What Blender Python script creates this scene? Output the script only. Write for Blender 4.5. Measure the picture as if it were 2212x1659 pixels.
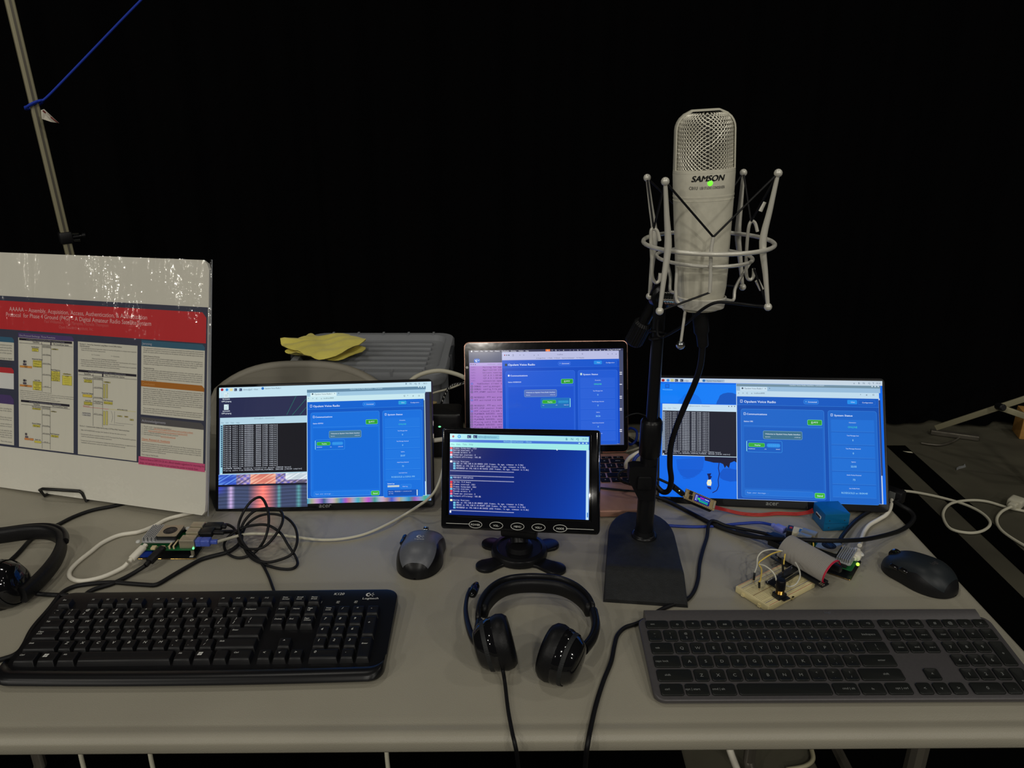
import bpy, math, random
from math import radians as rad, sin, cos, pi, tan, sqrt
from mathutils import Vector, Matrix

for _o in list(bpy.data.objects):
    bpy.data.objects.remove(_o, do_unlink=True)
SC = bpy.context.scene
COL = SC.collection
rnd = random.Random(7)

# ---------------------------------------------------------------- camera
CAMZ, PITCH, FPX, CX, CY = 1.36, rad(20.5), 1661.0, 1106.0, 829.5
T = 0.74                                    # table top height
cd = bpy.data.cameras.new('camera')
cam = bpy.data.objects.new('camera', cd)
COL.objects.link(cam)
cam.location = (0, 0, CAMZ)
cam.rotation_euler = (pi / 2 - PITCH, 0, 0)
cd.sensor_width = 36.0
cd.lens = FPX / 2212.0 * 36.0
cd.clip_start = 0.05
SC.camera = cam

# ---------------------------------------------------------------- world, exposure
w = bpy.data.worlds.new('hall')
SC.world = w
w.use_nodes = True
w.node_tree.nodes['Background'].inputs[0].default_value = (0.9, 0.95, 0.8, 1)
w.node_tree.nodes['Background'].inputs[1].default_value = 0.006
SC.view_settings.view_transform = 'Standard'
SC.view_settings.look = 'None'
SC.view_settings.exposure = 0.0
SC.view_settings.gamma = 1.0
SC.view_settings.use_curve_mapping = False

# ---------------------------------------------------------------- hall lamps (high-bay discs near the roof)
def lamp(x, y, z, power, size=0.45, col=(1.0, 0.955, 0.86)):
    ld = bpy.data.lights.new('high_bay_lamp', 'AREA')
    ld.shape = 'DISK'; ld.size = size; ld.energy = power; ld.color = col
    o = bpy.data.objects.new('high_bay_lamp', ld)
    COL.objects.link(o)
    o.location = (x, y, z)
    o.rotation_euler = (0, 0, 0)
    return o
for (x, y, z, p) in [(3.4, -3.4, 7.0, 62), (-4.2, -3.0, 7.0, 62), (0.6, -7.0, 7.0, 190), (4.4, 2.0, 7.0, 30), (-1.6, 1.6, 7.0, 34),
                     (-8, -7.5, 7.0, 270), (8, -8, 7.0, 250), (-16, -9, 7.0, 360), (-22, -14, 7.5, 470), (0.5, -14, 7.0, 500),
                     (-9, -15, 7.0, 480), (11, -16, 7.0, 480)]:
    lamp(x, y, z, p * 0.95)

# ---------------------------------------------------------------- measuring helpers: pixel of the 2212x1659 photo -> point in the room
def ray(u, v):
    a = (u - CX) / FPX; b = (v - CY) / FPX
    return Vector((a, cos(PITCH) - b * sin(PITCH), -sin(PITCH) - b * cos(PITCH)))
def PZ(u, v, z):
    d = ray(u, v); t = (z - CAMZ) / d.z
    return Vector((0, 0, CAMZ)) + d * t
def PY(u, v, y):
    d = ray(u, v); t = y / d.y
    return Vector((0, 0, CAMZ)) + d * t
def TB(u, v, h=0.0):
    return PZ(u, v, T + h)

# ---------------------------------------------------------------- colours and materials
def lin(c):
    r = []
    for x in c[:3]:
        x = x / 255.0
        r.append(x / 12.92 if x <= 0.04045 else ((x + 0.055) / 1.055) ** 2.4)
    return (r[0], r[1], r[2], 1.0)
MATS = {}
def mat(name, col, rough=0.5, metal=0.0, noise=0.0, nscale=300.0, bump=0.0, bscale=400.0, coat=0.0, trans=0.0, attr=False,
        emit=None, estr=1.0, spec=0.5, ior=1.45, sheen=0.0):
    m = bpy.data.materials.new(name); m.use_nodes = True
    nt = m.node_tree; n = nt.nodes; l = nt.links; b = n['Principled BSDF']
    b.inputs['Base Color'].default_value = lin(col) if max(col) > 1.0 else (col[0], col[1], col[2], 1)
    b.inputs['Roughness'].default_value = rough
    b.inputs['Metallic'].default_value = metal
    b.inputs['Specular IOR Level'].default_value = spec
    b.inputs['IOR'].default_value = ior
    b.inputs['Coat Weight'].default_value = coat
    b.inputs['Coat Roughness'].default_value = 0.08
    b.inputs['Transmission Weight'].default_value = trans
    b.inputs['Sheen Weight'].default_value = sheen
    tc = n.new('ShaderNodeTexCoord')
    if attr:
        at = n.new('ShaderNodeAttribute'); at.attribute_name = 'Col'
        l.new(at.outputs['Color'], b.inputs['Base Color'])
    elif noise:
        nz = n.new('ShaderNodeTexNoise'); nz.inputs['Scale'].default_value = nscale; nz.inputs['Detail'].default_value = 3
        l.new(tc.outputs['Object'], nz.inputs['Vector'])
        mr = n.new('ShaderNodeMapRange'); mr.inputs[1].default_value = 0.3; mr.inputs[2].default_value = 0.7
        mr.inputs[3].default_value = 1 - noise; mr.inputs[4].default_value = 1 + noise
        l.new(nz.outputs['Fac'], mr.inputs[0])
        mx = n.new('ShaderNodeMix'); mx.data_type = 'RGBA'; mx.blend_type = 'MULTIPLY'; mx.inputs[0].default_value = 1
        mx.inputs[6].default_value = b.inputs['Base Color'].default_value
        l.new(mr.outputs[0], mx.inputs[7]); l.new(mx.outputs[2], b.inputs['Base Color'])
    if bump:
        nb = n.new('ShaderNodeTexNoise'); nb.inputs['Scale'].default_value = bscale; nb.inputs['Detail'].default_value = 2
        l.new(tc.outputs['Object'], nb.inputs['Vector'])
        bp = n.new('ShaderNodeBump'); bp.inputs['Strength'].default_value = bump; bp.inputs['Distance'].default_value = 0.001
        l.new(nb.outputs['Fac'], bp.inputs['Height']); l.new(bp.outputs['Normal'], b.inputs['Normal'])
    if emit is not None:
        b.inputs['Emission Strength'].default_value = estr
        if emit == 'attr':
            b.inputs['Base Color'].default_value = (0.004, 0.004, 0.005, 1)
            at = n.new('ShaderNodeAttribute'); at.attribute_name = 'Col'
            l.new(at.outputs['Color'], b.inputs['Emission Color'])
        else:
            b.inputs['Emission Color'].default_value = lin(emit)
    MATS[name] = m
    return m
mat('table_plastic', (152, 147, 132), 0.42, noise=0.04, nscale=7, bump=0.28, bscale=950, spec=0.5)
mat('black_plastic', (0.007, 0.007, 0.008), 0.45, bump=0.08, bscale=900, spec=0.35)
mat('satin_black', (0.006, 0.006, 0.007), 0.32, spec=0.32)
mat('laptop_key', (0.006, 0.006, 0.007), 0.65, spec=0.12)
mat('gloss_black', (0.006, 0.006, 0.007), 0.07, bump=0.05, bscale=60)
mat('rough_black', (0.010, 0.011, 0.012), 0.62, noise=0.25, nscale=120, bump=0.5, bscale=700)
mat('keycap_black', (0.005, 0.005, 0.006), 0.42, spec=0.4)
mat('key_tray', (0.004, 0.004, 0.004), 0.5)
mat('legend_white', (205, 205, 200), 0.5)
mat('legend_grey', (120, 122, 120), 0.5)
mat('graphite', (0.078, 0.073, 0.076), 0.42, metal=0.3, noise=0.05)
mat('graphite_key', (0.008, 0.009, 0.008), 0.42, spec=0.42)
mat('cable_black', (0.006, 0.006, 0.007), 0.5, spec=0.3)
mat('cable_white', (225, 220, 205), 0.42)
mat('cable_offwhite', (196, 192, 172), 0.5)
mat('cable_blue', (22, 52, 150), 0.4)
mat('cable_red', (170, 40, 30), 0.5)
mat('foam_grey', (0.010, 0.010, 0.011), 0.75, bump=0.3, bscale=500)
mat('leatherette', (0.005, 0.005, 0.006), 0.45, bump=0.2, bscale=350, spec=0.3)
mat('paper', (0.8, 0.8, 0.8), 0.55, attr=True)
mat('foam_board', (226, 223, 210), 0.6)
mat('screen_emit', (0.01, 0.01, 0.01), 0.35, emit='attr', estr=1.0, spec=0.08)
mat('screen_gloss', (0.01, 0.01, 0.01), 0.12, emit='attr', estr=1.0, spec=0.3)
mat('print', (0.5, 0.5, 0.5), 0.5, attr=True)
mat('wire_black', (0.008, 0.008, 0.008), 0.35)
mat('rose_gold', (204, 156, 138), 0.38, metal=0.55)
mat('rose_edge', (230, 180, 160), 0.3, metal=0.8)
mat('nickel', (168, 162, 146), 0.42, metal=0.55, noise=0.04, nscale=200)
mat('mic_grey', (214, 210, 192), 0.48, metal=0.1, noise=0.05, nscale=120, bump=0.06, bscale=900)
mat('mesh_metal', (226, 222, 206), 0.38, metal=0.3)
mat('mesh_dark', (0.02, 0.019, 0.017), 0.8)
mat('mount_metal', (220, 217, 205), 0.34, metal=0.25)
mat('chrome', (235, 235, 235), 0.08, metal=1.0)
mat('gold', (214, 170, 90), 0.25, metal=1.0)
mat('steel', (190, 182, 160), 0.35, metal=0.8)
mat('aluminium', (188, 190, 192), 0.38, metal=0.6)
mat('pcb_green', (18, 92, 48), 0.35, noise=0.3, nscale=600)
mat('pcb_black', (0.008, 0.009, 0.011), 0.35)
mat('pcb_blue', (20, 60, 170), 0.35)
mat('beige_plastic', (206, 190, 150), 0.5)
mat('breadboard', (222, 208, 158), 0.5)
mat('ribbon', (150, 146, 140), 0.5)
mat('ribbon_red', (190, 30, 60), 0.5)
mat('wire_white', (214, 212, 196), 0.45)
mat('wire_yellow', (226, 196, 90), 0.45)
mat('sensor_blue', (12, 112, 168), 0.3, metal=0.35)
mat('sensor_blue_dark', (10, 80, 120), 0.4, metal=0.2)
mat('lavender', (120, 130, 210), 0.3)
mat('clear_blue', (70, 90, 180), 0.3)
mat('led_green', (90, 255, 90), 0.3, emit=(110, 235, 40), estr=1.3)
mat('led_lime', (170, 255, 60), 0.3, emit=(170, 255, 70), estr=1.6)
mat('led_mint', (120, 255, 180), 0.3, emit=(120, 250, 170), estr=1.0)
mat('led_white', (220, 255, 200), 0.3, emit=(225, 255, 200), estr=1.0)
mat('chair_plastic', (142, 137, 124), 0.48, bump=0.15, bscale=500)
mat('chair_steel', (110, 105, 95), 0.4, metal=0.6)
mat('clear_tote', (170, 173, 178), 0.28, trans=0.45, ior=1.15, spec=0.5)
mat('latch_grey', (52, 54, 58), 0.5)
mat('cloth_yellow', (236, 222, 104), 0.85, noise=0.05, nscale=60, bump=0.6, bscale=900, sheen=0.2)
mat('drape_black', (0.0016, 0.0016, 0.0019), 0.95, spec=0.05)
mat('floor_black', (0.0012, 0.0012, 0.0012), 0.9, spec=0.03)  # near-black for both floor strips and the sheet that darkens under the table
mat('pole_paint', (156, 150, 122), 0.5, metal=0.2)
mat('rope_blue', (24, 60, 190), 0.7, bump=0.6, bscale=700)
mat('tag_cloth', (200, 194, 180), 0.7)
mat('tag_stripe', (110, 20, 20), 0.7)
mat('cardboard', (176, 130, 66), 0.75, noise=0.08, nscale=40)
mat('white_label', (206, 200, 176), 0.6)
mat('mouse_grey', (0.10, 0.105, 0.12), 0.38, noise=0.04)
mat('mouse_dark', (0.014, 0.018, 0.021), 0.45, spec=0.4)
mat('tan_plastic', (160, 140, 100), 0.5)

# concrete floor
m = mat('concrete', (70, 67, 54), 0.8, noise=0.3, nscale=3.0, bump=0.3, bscale=60)
# clear plastic sleeve
def sleeve_mat():
    m = bpy.data.materials.new('clear_sleeve'); m.use_nodes = True
    nt = m.node_tree; n = nt.nodes; l = nt.links
    for x in list(n): n.remove(x)
    out = n.new('ShaderNodeOutputMaterial'); mx = n.new('ShaderNodeMixShader'); tr = n.new('ShaderNodeBsdfTransparent')
    gl = n.new('ShaderNodeBsdfGlossy'); gl.inputs['Roughness'].default_value = 0.06
    tr.inputs[0].default_value = (0.98, 0.98, 0.98, 1)
    fr = n.new('ShaderNodeFresnel'); fr.inputs[0].default_value = 1.5
    tc = n.new('ShaderNodeTexCoord')
    mp = n.new('ShaderNodeMapping'); mp.inputs['Scale'].default_value = (38, 38, 6)
    l.new(tc.outputs['Object'], mp.inputs[0])
    nz = n.new('ShaderNodeTexNoise'); nz.inputs['Scale'].default_value = 1.0; nz.inputs['Detail'].default_value = 1.5
    nz.inputs['Distortion'].default_value = 0.8
    l.new(mp.outputs[0], nz.inputs['Vector'])
    nz2 = n.new('ShaderNodeTexNoise'); nz2.inputs['Scale'].default_value = 130.0; nz2.inputs['Detail'].default_value = 1
    l.new(tc.outputs['Object'], nz2.inputs['Vector'])
    b1 = n.new('ShaderNodeBump'); b1.inputs['Strength'].default_value = 1.0; b1.inputs['Distance'].default_value = 0.0030
    b2 = n.new('ShaderNodeBump'); b2.inputs['Strength'].default_value = 0.6; b2.inputs['Distance'].default_value = 0.0008
    l.new(nz.outputs['Fac'], b1.inputs['Height']); l.new(nz2.outputs['Fac'], b2.inputs['Height'])
    l.new(b1.outputs[0], b2.inputs['Normal'])
    l.new(b2.outputs[0], gl.inputs['Normal']); l.new(b2.outputs[0], fr.inputs['Normal'])
    mm = n.new('ShaderNodeMath'); mm.operation = 'MINIMUM'; mm.inputs[1].default_value = 0.16; l.new(fr.outputs[0], mm.inputs[0]); l.new(mm.outputs[0], mx.inputs[0]); l.new(tr.outputs[0], mx.inputs[1]); l.new(gl.outputs[0], mx.inputs[2])
    l.new(mx.outputs[0], out.inputs[0])
    MATS['clear_sleeve'] = m
sleeve_mat()

# ---------------------------------------------------------------- glyphs (Blender's built-in font)
_GC = {}
def _rawtext(s, bold, res):
    cu = bpy.data.curves.new('t', 'FONT'); cu.body = s; cu.size = 1.0; cu.resolution_u = res
    if bold and s[0] not in 'MWN': cu.offset = 0.009
    o = bpy.data.objects.new('t', cu); COL.objects.link(o)
    me = o.to_mesh()
    vs = [(v.co.x, v.co.y) for v in me.vertices]; fs = [tuple(p.vertices) for p in me.polygons]
    o.to_mesh_clear(); bpy.data.objects.remove(o); bpy.data.curves.remove(cu)
    return vs, fs
_IW = {}
def glyph(ch, bold=False, res=2):
    res = max(2, res)
    k = (ch, bold, res)
    if k not in _GC:
        if (bold, res) not in _IW: _IW[(bold, res)] = max(v[0] for v in _rawtext('I', bold, res)[0])
        a = max(v[0] for v in _rawtext(ch + 'I', bold, res)[0]) - _IW[(bold, res)]
        vs, fs = ([], []) if ch == ' ' else _rawtext(ch, bold, res)
        _GC[k] = (vs, fs, a)
    return _GC[k]

# ---------------------------------------------------------------- mesh builder
class MB:
    def __init__(s, M=None):
        s.v = []; s.f = []; s.m = []; s.c = []; s.M = M or Matrix.Identity(4)
        s.mat = 'black_plastic'; s.col = (1, 1, 1, 1)
    def add(s, vs, fs, mat=None, col=None, warp=None):
        b = len(s.v)
        for p in vs:
            p = Vector(p)
            if warp: p = Vector(warp(p))
            s.v.append(s.M @ p)
        for f in fs:
            s.f.append(tuple(b + i for i in f)); s.m.append(mat or s.mat); s.c.append(col or s.col)
    def box(s, c, d, mat=None, col=None):
        x, y, z = d[0] / 2, d[1] / 2, d[2] / 2
        vs = [(c[0] + i * x, c[1] + j * y, c[2] + k * z) for k in (-1, 1) for j in (-1, 1) for i in (-1, 1)]
        s.add(vs, [(0, 2, 3, 1), (4, 5, 7, 6), (0, 1, 5, 4), (2, 6, 7, 3), (0, 4, 6, 2), (1, 3, 7, 5)], mat, col)
    def layers(s, rings, mat=None, col=None, cap0=True, cap1=True, closed=True):
        n = len(rings[0]); vs = [p for r in rings for p in r]; fs = []
        for k in range(len(rings) - 1):
            for i in range(n if closed else n - 1):
                j = (i + 1) % n
                fs.append((k * n + i, k * n + j, (k + 1) * n + j, (k + 1) * n + i))
        if cap0: fs.append(tuple(reversed(range(n))))
        if cap1: fs.append(tuple((len(rings) - 1) * n + i for i in range(n)))
        s.add(vs, fs, mat, col)
    def rbox(s, c, d, r, h=None, mat=None, seg=4, axis='z', ch=None):
        """box with rounded plan outline radius r and chamfered rims ch"""
        ch = min(d) * 0.15 if ch is None else ch
        X, Y, Z = {'z': (0, 1, 2), 'y': (0, 2, 1), 'x': (1, 2, 0)}[axis]
        def ring(ins, t):
            out = []
            for (a, b) in rr(d[X] - 2 * ins, d[Y] - 2 * ins, max(r - ins, 0.0002), seg):
                p = [0, 0, 0]; p[X] = c[X] + a; p[Y] = c[Y] + b; p[Z] = c[Z] + t
                out.append(tuple(p))
            return out if axis != 'y' else list(reversed(out))
        z = d[Z] / 2
        s.layers([ring(ch, -z), ring(ch * 0.3, -z + ch * 0.3), ring(0, -z + ch), ring(0, z - ch), ring(ch * 0.3, z - ch * 0.3), ring(ch, z)], mat)
    def tube(s, pts, r, mat=None, seg=8, caps=True, flat=1.0, closed=False, up=None):
        pts = [Vector(p) for p in pts]; n = len(pts)
        rs = r if isinstance(r, (list, tuple)) else [r] * n
        tan_ = []
        for i in range(n):
            if closed: t = pts[(i + 1) % n] - pts[(i - 1) % n]
            else: t = pts[min(i + 1, n - 1)] - pts[max(i - 1, 0)]
            tan_.append(t.normalized() if t.length > 1e-9 else Vector((0, 0, 1)))
        a = Vector(up) if up else (Vector((0, 0, 1)) if abs(tan_[0].z) < 0.9 else Vector((1, 0, 0)))
        rings = []
        for i in range(n):
            t = tan_[i]
            nn = a - t * a.dot(t)
            if nn.length < 1e-6: nn = t.orthogonal()
            nn.normalize(); b = t.cross(nn); 
            if not up: a = nn
            rings.append([pts[i] + b * (rs[i] * cos(2 * pi * k / seg)) + nn * (rs[i] * flat * sin(2 * pi * k / seg)) for k in range(seg)])
        if closed: s.layers(rings + [rings[0]], mat, cap0=False, cap1=False)
        else: s.layers(rings, mat, cap0=caps, cap1=caps)
    def lathe(s, prof, M=None, mat=None, seg=24, sx=1.0, sy=1.0, cap=True):
        """prof: list of (r, z) about local z of M"""
        M = M or Matrix.Identity(4); rings = []
        for (r, z) in prof:
            r = max(r, 1e-5)
            rings.append([M @ Vector((r * sx * cos(2 * pi * k / seg), r * sy * sin(2 * pi * k / seg), z)) for k in range(seg)])
        s.layers(rings, mat, cap0=cap, cap1=cap)
    def ball(s, c, r, mat=None, seg=12, sc=(1, 1, 1)):
        n = max(4, seg // 2); c = Vector(c); rings = []
        for k in range(n + 1):
            a = -pi / 2 + pi * k / n; rr_ = max(cos(a), 0.001) * r
            rings.append([c + Vector((rr_ * cos(2 * pi * i / seg) * sc[0], rr_ * sin(2 * pi * i / seg) * sc[1], r * sin(a) * sc[2])) for i in range(seg)])
        s.layers(rings, mat)
    def text(s, st, org, ex, ey, size, width=None, align='L', mat=None, col=None, bold=False, res=2, shear=0.0, mono=None, warp=None, maxw=None):
        """org baseline start; ex, ey unit vectors; width fits the string to a length; mono = cell width / size"""
        adv = []; tot = 0.0
        for ch in st:
            g = glyph(ch, bold, res); a = (mono if mono else g[2]); adv.append(a); tot += a
        k = (width / (tot * size)) if width else 1.0
        if maxw and tot * size * k > maxw: k = maxw / (tot * size)
        x = {'L': 0.0, 'C': -tot / 2, 'R': -tot}[align]
        org = Vector(org); ex = Vector(ex); ey = Vector(ey)
        for ch, a in zip(st, adv):
            vs, fs, ga = glyph(ch, bold, res)
            off = (a - min(ga, a * 1.15)) / 2 if mono else 0.0
            kk = min(1.0, a * 1.05 / ga) if mono and ga > 0 else 1.0
            if fs:
                P = [org + ex * ((x + off + vx * kk + shear * vy) * size * k) + ey * (vy * size) for vx, vy in vs]
                s.add(P, fs, mat, col, warp)
            x += a
    def build(s, name, parent=None, smooth=35, label=None, M=None):
        me = bpy.data.meshes.new(name)
        me.from_pydata([tuple(p) for p in s.v], [], s.f)
        names = []
        for x in s.m:
            if x not in names: names.append(x)
        for x in names: me.materials.append(MATS[x])
        idx = {x: i for i, x in enumerate(names)}
        me.polygons.foreach_set('material_index', [idx[x] for x in s.m])
        if any(x in ('paper', 'screen_emit', 'screen_gloss', 'print') for x in names):
            at = me.color_attributes.new('Col', 'FLOAT_COLOR', 'CORNER')
            buf = []
            for f, c in zip(s.f, s.c): buf += list(c) * len(f)
            at.data.foreach_set('color', buf)
        if smooth:
            me.polygons.foreach_set('use_smooth', [True] * len(me.polygons))
            me.set_sharp_from_angle(angle=rad(smooth))
        me.update()
        o = bpy.data.objects.new(name, me); COL.objects.link(o)
        if parent is not None: o.parent = parent
        if M is not None: o.matrix_basis = M
        if label: o['label'] = label
        return o

def rr(w, d, r, seg=4):
    r = min(r, w / 2 - 1e-5, d / 2 - 1e-5); out = []
    for (cx, cy, a0) in ((w / 2 - r, d / 2 - r, 0), (-w / 2 + r, d / 2 - r, pi / 2), (-w / 2 + r, -d / 2 + r, pi), (w / 2 - r, -d / 2 + r, 1.5 * pi)):
        for k in range(seg + 1):
            a = a0 + pi / 2 * k / seg
            out.append((cx + r * cos(a), cy + r * sin(a)))
    return out
def spline(pts, n=6, closed=False):
    P = [Vector(p) for p in pts]; N = len(P); out = []
    rng = range(N if closed else N - 1)
    for i in rng:
        if closed: a, b, c, d = P[(i - 1) % N], P[i], P[(i + 1) % N], P[(i + 2) % N]
        else: a, b, c, d = P[max(i - 1, 0)], P[i], P[i + 1], P[min(i + 2, N - 1)]
        for k in range(n):
            t = k / n
            out.append(0.5 * ((2 * b) + (c - a) * t + (2 * a - 5 * b + 4 * c - d) * t * t + (-a + 3 * b - 3 * c + d) * t ** 3))
    if not closed: out.append(P[-1])
    return out
def xf(loc, yaw=0, tilt=0, ro=0):
    return Matrix.Translation(Vector(loc)) @ Matrix.Rotation(rad(yaw), 4, 'Z') @ Matrix.Rotation(rad(tilt), 4, 'X') @ Matrix.Rotation(rad(ro), 4, 'Y')
def axM(o, zdir, xhint=(1, 0, 0)):
    z = Vector(zdir).normalized(); x = Vector(xhint); x = (x - z * x.dot(z))
    if x.length < 1e-5: x = z.orthogonal()
    x.normalize(); y = z.cross(x)
    M = Matrix.Identity(4)
    for i in range(3): M[i][0] = x[i]; M[i][1] = y[i]; M[i][2] = z[i]; M[i][3] = o[i]
    return M
def meta(o, label, cat, group=None, kind=None):
    o['label'] = label; o['category'] = cat
    if group: o['group'] = group
    if kind: o['kind'] = kind
    return o
def thing(name, label, cat, M=None, group=None):
    o = bpy.data.objects.new(name, None); COL.objects.link(o)
    o.empty_display_size = 0.02
    if M is not None: o.matrix_basis = M if isinstance(M, Matrix) else Matrix.Translation(Vector(M))
    return meta(o, label, cat, group)
def struct(o):
    o['kind'] = 'structure'; return o
# ================================================================ floor, drape, table
mb = MB(); mb.box((0.2, 1.0, -0.05), (9.0, 7.0, 0.1), 'concrete')
struct(mb.build('floor', smooth=0))
# black drape: folded cloth hanging across the back
mb = MB(); N = 420; top = []; bot = []
for i in range(N + 1):
    x = -4.2 + 8.8 * i / N
    dy = 0.018 * sin(x * 21) + 0.010 * sin(x * 47 + 1.3) + 0.01 * sin(x * 5.1)
    bot.append((x, 3.12 + dy * 1.3, 0.012)); top.append((x, 3.16 + dy * 0.7, 3.0))
vs = bot + top; mb.add(vs, [(i, i + 1, N + 2 + i, N + 1 + i) for i in range(N)], 'drape_black')
vs = [(p[0], p[1] + 0.006, p[2]) for p in bot] + [(p[0], p[1] + 0.006, p[2]) for p in top]
mb.add(vs, [(N + 1 + i, N + 2 + i, i + 1, i) for i in range(N)], 'drape_black')
meta(mb.build('drape'), 'black cloth drape hanging across the whole back of the booth', 'drape')
mb = MB(); mb.box((0.2, 4.3, 1.5), (9.0, 0.1, 3.0), 'drape_black'); struct(mb.build('wall_back', smooth=0))
# two black strips on the concrete, right of the table; the narrow one is tape
for (x0, x1, lab) in ((0.66, 1.478, 'wide black strip on the floor right beside the table'), (1.555, 1.632, 'narrow black tape strip on the floor, further from the table than the wide strip')):
    mb = MB(); mb.box(((x0 + x1) / 2, 1.55, 0.0022), (x1 - x0, 2.7, 0.003), 'floor_black')
    meta(mb.build('floor_dark_sheet' if x0 < 1 else 'floor_black', smooth=0), lab, 'floor strip')

a = PZ(1478, 1648, 0)  # black sheet added so the floor under the table reads dark
mb = MB(); mb.box(((a.x - 1.7) / 2, 1.05, 0.0022), (a.x + 1.7, 1.9, 0.003), 'floor_black')
meta(mb.build('floor_dark_sheet', smooth=0), 'black sheet added to darken the floor under the left and middle of the table', 'dark floor sheet')

def make_table():
    M = Matrix.Translation(Vector((0.613, 0.627, 0))) @ Matrix.Rotation(rad(0.5), 4, 'Z')
    t = thing('folding_table', 'pale grey plastic folding table carrying all the gear', 'table', M)
    W, D = 1.86, 0.775
    cx, cy = -W / 2 + 0.004, D / 2 - 0.006
    prof = [(0.026, 0.74), (0.022, 0.7388), (0.018, 0.7386), (0.012, 0.7400), (0.007, 0.7396), (0.0035, 0.7378), (0.0028, 0.7366), (0.0005, 0.7352), (0, 0.732), (0, 0.7225), (0.002, 0.7195), (0.01, 0.7185)]
    mb = MB()
    rings = [[(cx + a, cy + b, z) for a, b in rr(W - 2 * i, D - 2 * i, 0.045 - i, 8)] for i, z in reversed(prof)]
    mb.layers(rings, 'table_plastic')
    mb.build('tabletop', t, smooth=50)
    for sx in (-W + 0.25, -0.10):
        mb = MB(); p = []
        pts = [(sx, 0.12, 0.716), (sx, 0.12, 0.03), (sx, 0.14, 0.013), (sx, D - 0.16, 0.013), (sx, D - 0.14, 0.03), (sx, D - 0.14, 0.716)]
        mb.tube(pts, 0.0125, 'chair_steel', seg=10)
        mb.tube([(sx, 0.12, 0.40), (sx, D - 0.14, 0.40)], 0.008, 'chair_steel')
        mb.build('leg_frame', t)
    return t
make_table()

# ================================================================ canopy pole, cord, tag
def canopy_pole():
    yb = 2.3
    p1 = PY(20, 0, yb); p2 = PY(150, 545, yb); d = (p1 - p2).normalized()
    a = p2 - d * (p2.z / d.z) + d * 0.02; b = p1 + d * 0.5
    t = thing('canopy_pole', 'pale square metal canopy pole leaning behind the poster', 'pole', Matrix.Translation(a))
    M = axM((0, 0, 0), d, (0.8, 0.6, 0)); L = (b - a).length
    mb = MB(M); mb.rbox((0, 0, L / 2), (0.023, 0.023, L), 0.003, mat='pole_paint', ch=0.001)
    mb.box((-0.0, -0.0119, L / 2), (0.006, 0.001, L * 0.98), 'chair_steel')
    mb.build('pole_tube', t)
    k = (PY(153, 513, yb) - a).length
    mb = MB(M); mb.rbox((0, 0, k), (0.036, 0.034, 0.035), 0.005, mat='black_plastic')
    mb.lathe([(0.004, 0), (0.004, 0.03), (0.008, 0.031), (0.008, 0.04), (0.005, 0.042)], axM((0.014, -0.01, k), (1, -0.4, 0.1)), 'satin_black', 12)
    for q in (0.009, -0.009): mb.lathe([(0.0035, 0), (0.0035, 0.02), (0.001, 0.021)], axM((0.016, -0.012, k + q), (1, -0.5, 0)), 'chrome', 10)
    mb.build('height_clamp', t)
    mb = MB(M); mb.rbox((0, 0, 0.0), (0.07, 0.07, 0.004), 0.006, mat='chair_steel'); mb.build('foot_plate', t)
    return a, d
pa, pd = canopy_pole()
def cordlike(name, label, cat, pts, r, mt, seg=8, n=6, group=None, caps=True, build=True):
    mb = MB(); mb.tube(spline(pts, n), r, mt, seg=seg)
    return meta(mb.build(name, smooth=60), label, cat, group)
c0 = PY(75, 228, 2.3)
wrap = [c0 + Vector((0.022 * cos(a), 0.022 * sin(a) * 1.0, -0.004 + 0.006 * a / 6.28)) for a in [x * pi / 5 for x in range(-3, 9)]]
cordlike('guy_cord', 'thin blue cord tied round the canopy pole and running up to the right', 'cord',
         [PY(60, 233, 2.28)] + [c0 + Vector((-0.02, -0.014, -0.004)), c0 + Vector((0.0, -0.022, 0.0)), c0 + Vector((0.022, -0.012, 0.012))] + [PY(100, 211, 2.3), PY(160, 150, 2.32), PY(305, 0, 2.36), PY(420, -110, 2.4)], 0.0032, 'rope_blue')
mb = MB(); mb.tube([c0 + Vector((0.024 * cos(a), 0.024 * sin(a), 0.002 + 0.012 * cos(a))) for a in [x * pi / 8 for x in range(16)]], 0.0035, 'rope_blue', closed=True)
meta(mb.build('cord_knot'), 'blue cord loop knotted tight around the canopy pole', 'cord')
def tag():
    pts = [PY(89, 238, 2.26), PY(96, 236, 2.26), PY(110, 250, 2.27), PY(128, 266, 2.27), PY(112, 264, 2.25), PY(91, 257, 2.25)]
    mb = MB(); n = Vector((0.1, -1, 0.2)).normalized() * 0.002
    mb.layers([pts, [p + n for p in pts]], 'tag_cloth'); 
    q = [PY(94, 238, 2.257), PY(109, 250, 2.265), PY(127, 265.5, 2.265), PY(125, 265.6, 2.262), PY(106, 252, 2.262), PY(92, 240, 2.255)]
    mb.layers([q, [p + n for p in q]], 'tag_stripe')
    meta(mb.build('cloth_tag', smooth=0), 'small white cloth tag with a dark red edge hanging from the canopy pole', 'tag')
tag()

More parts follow.
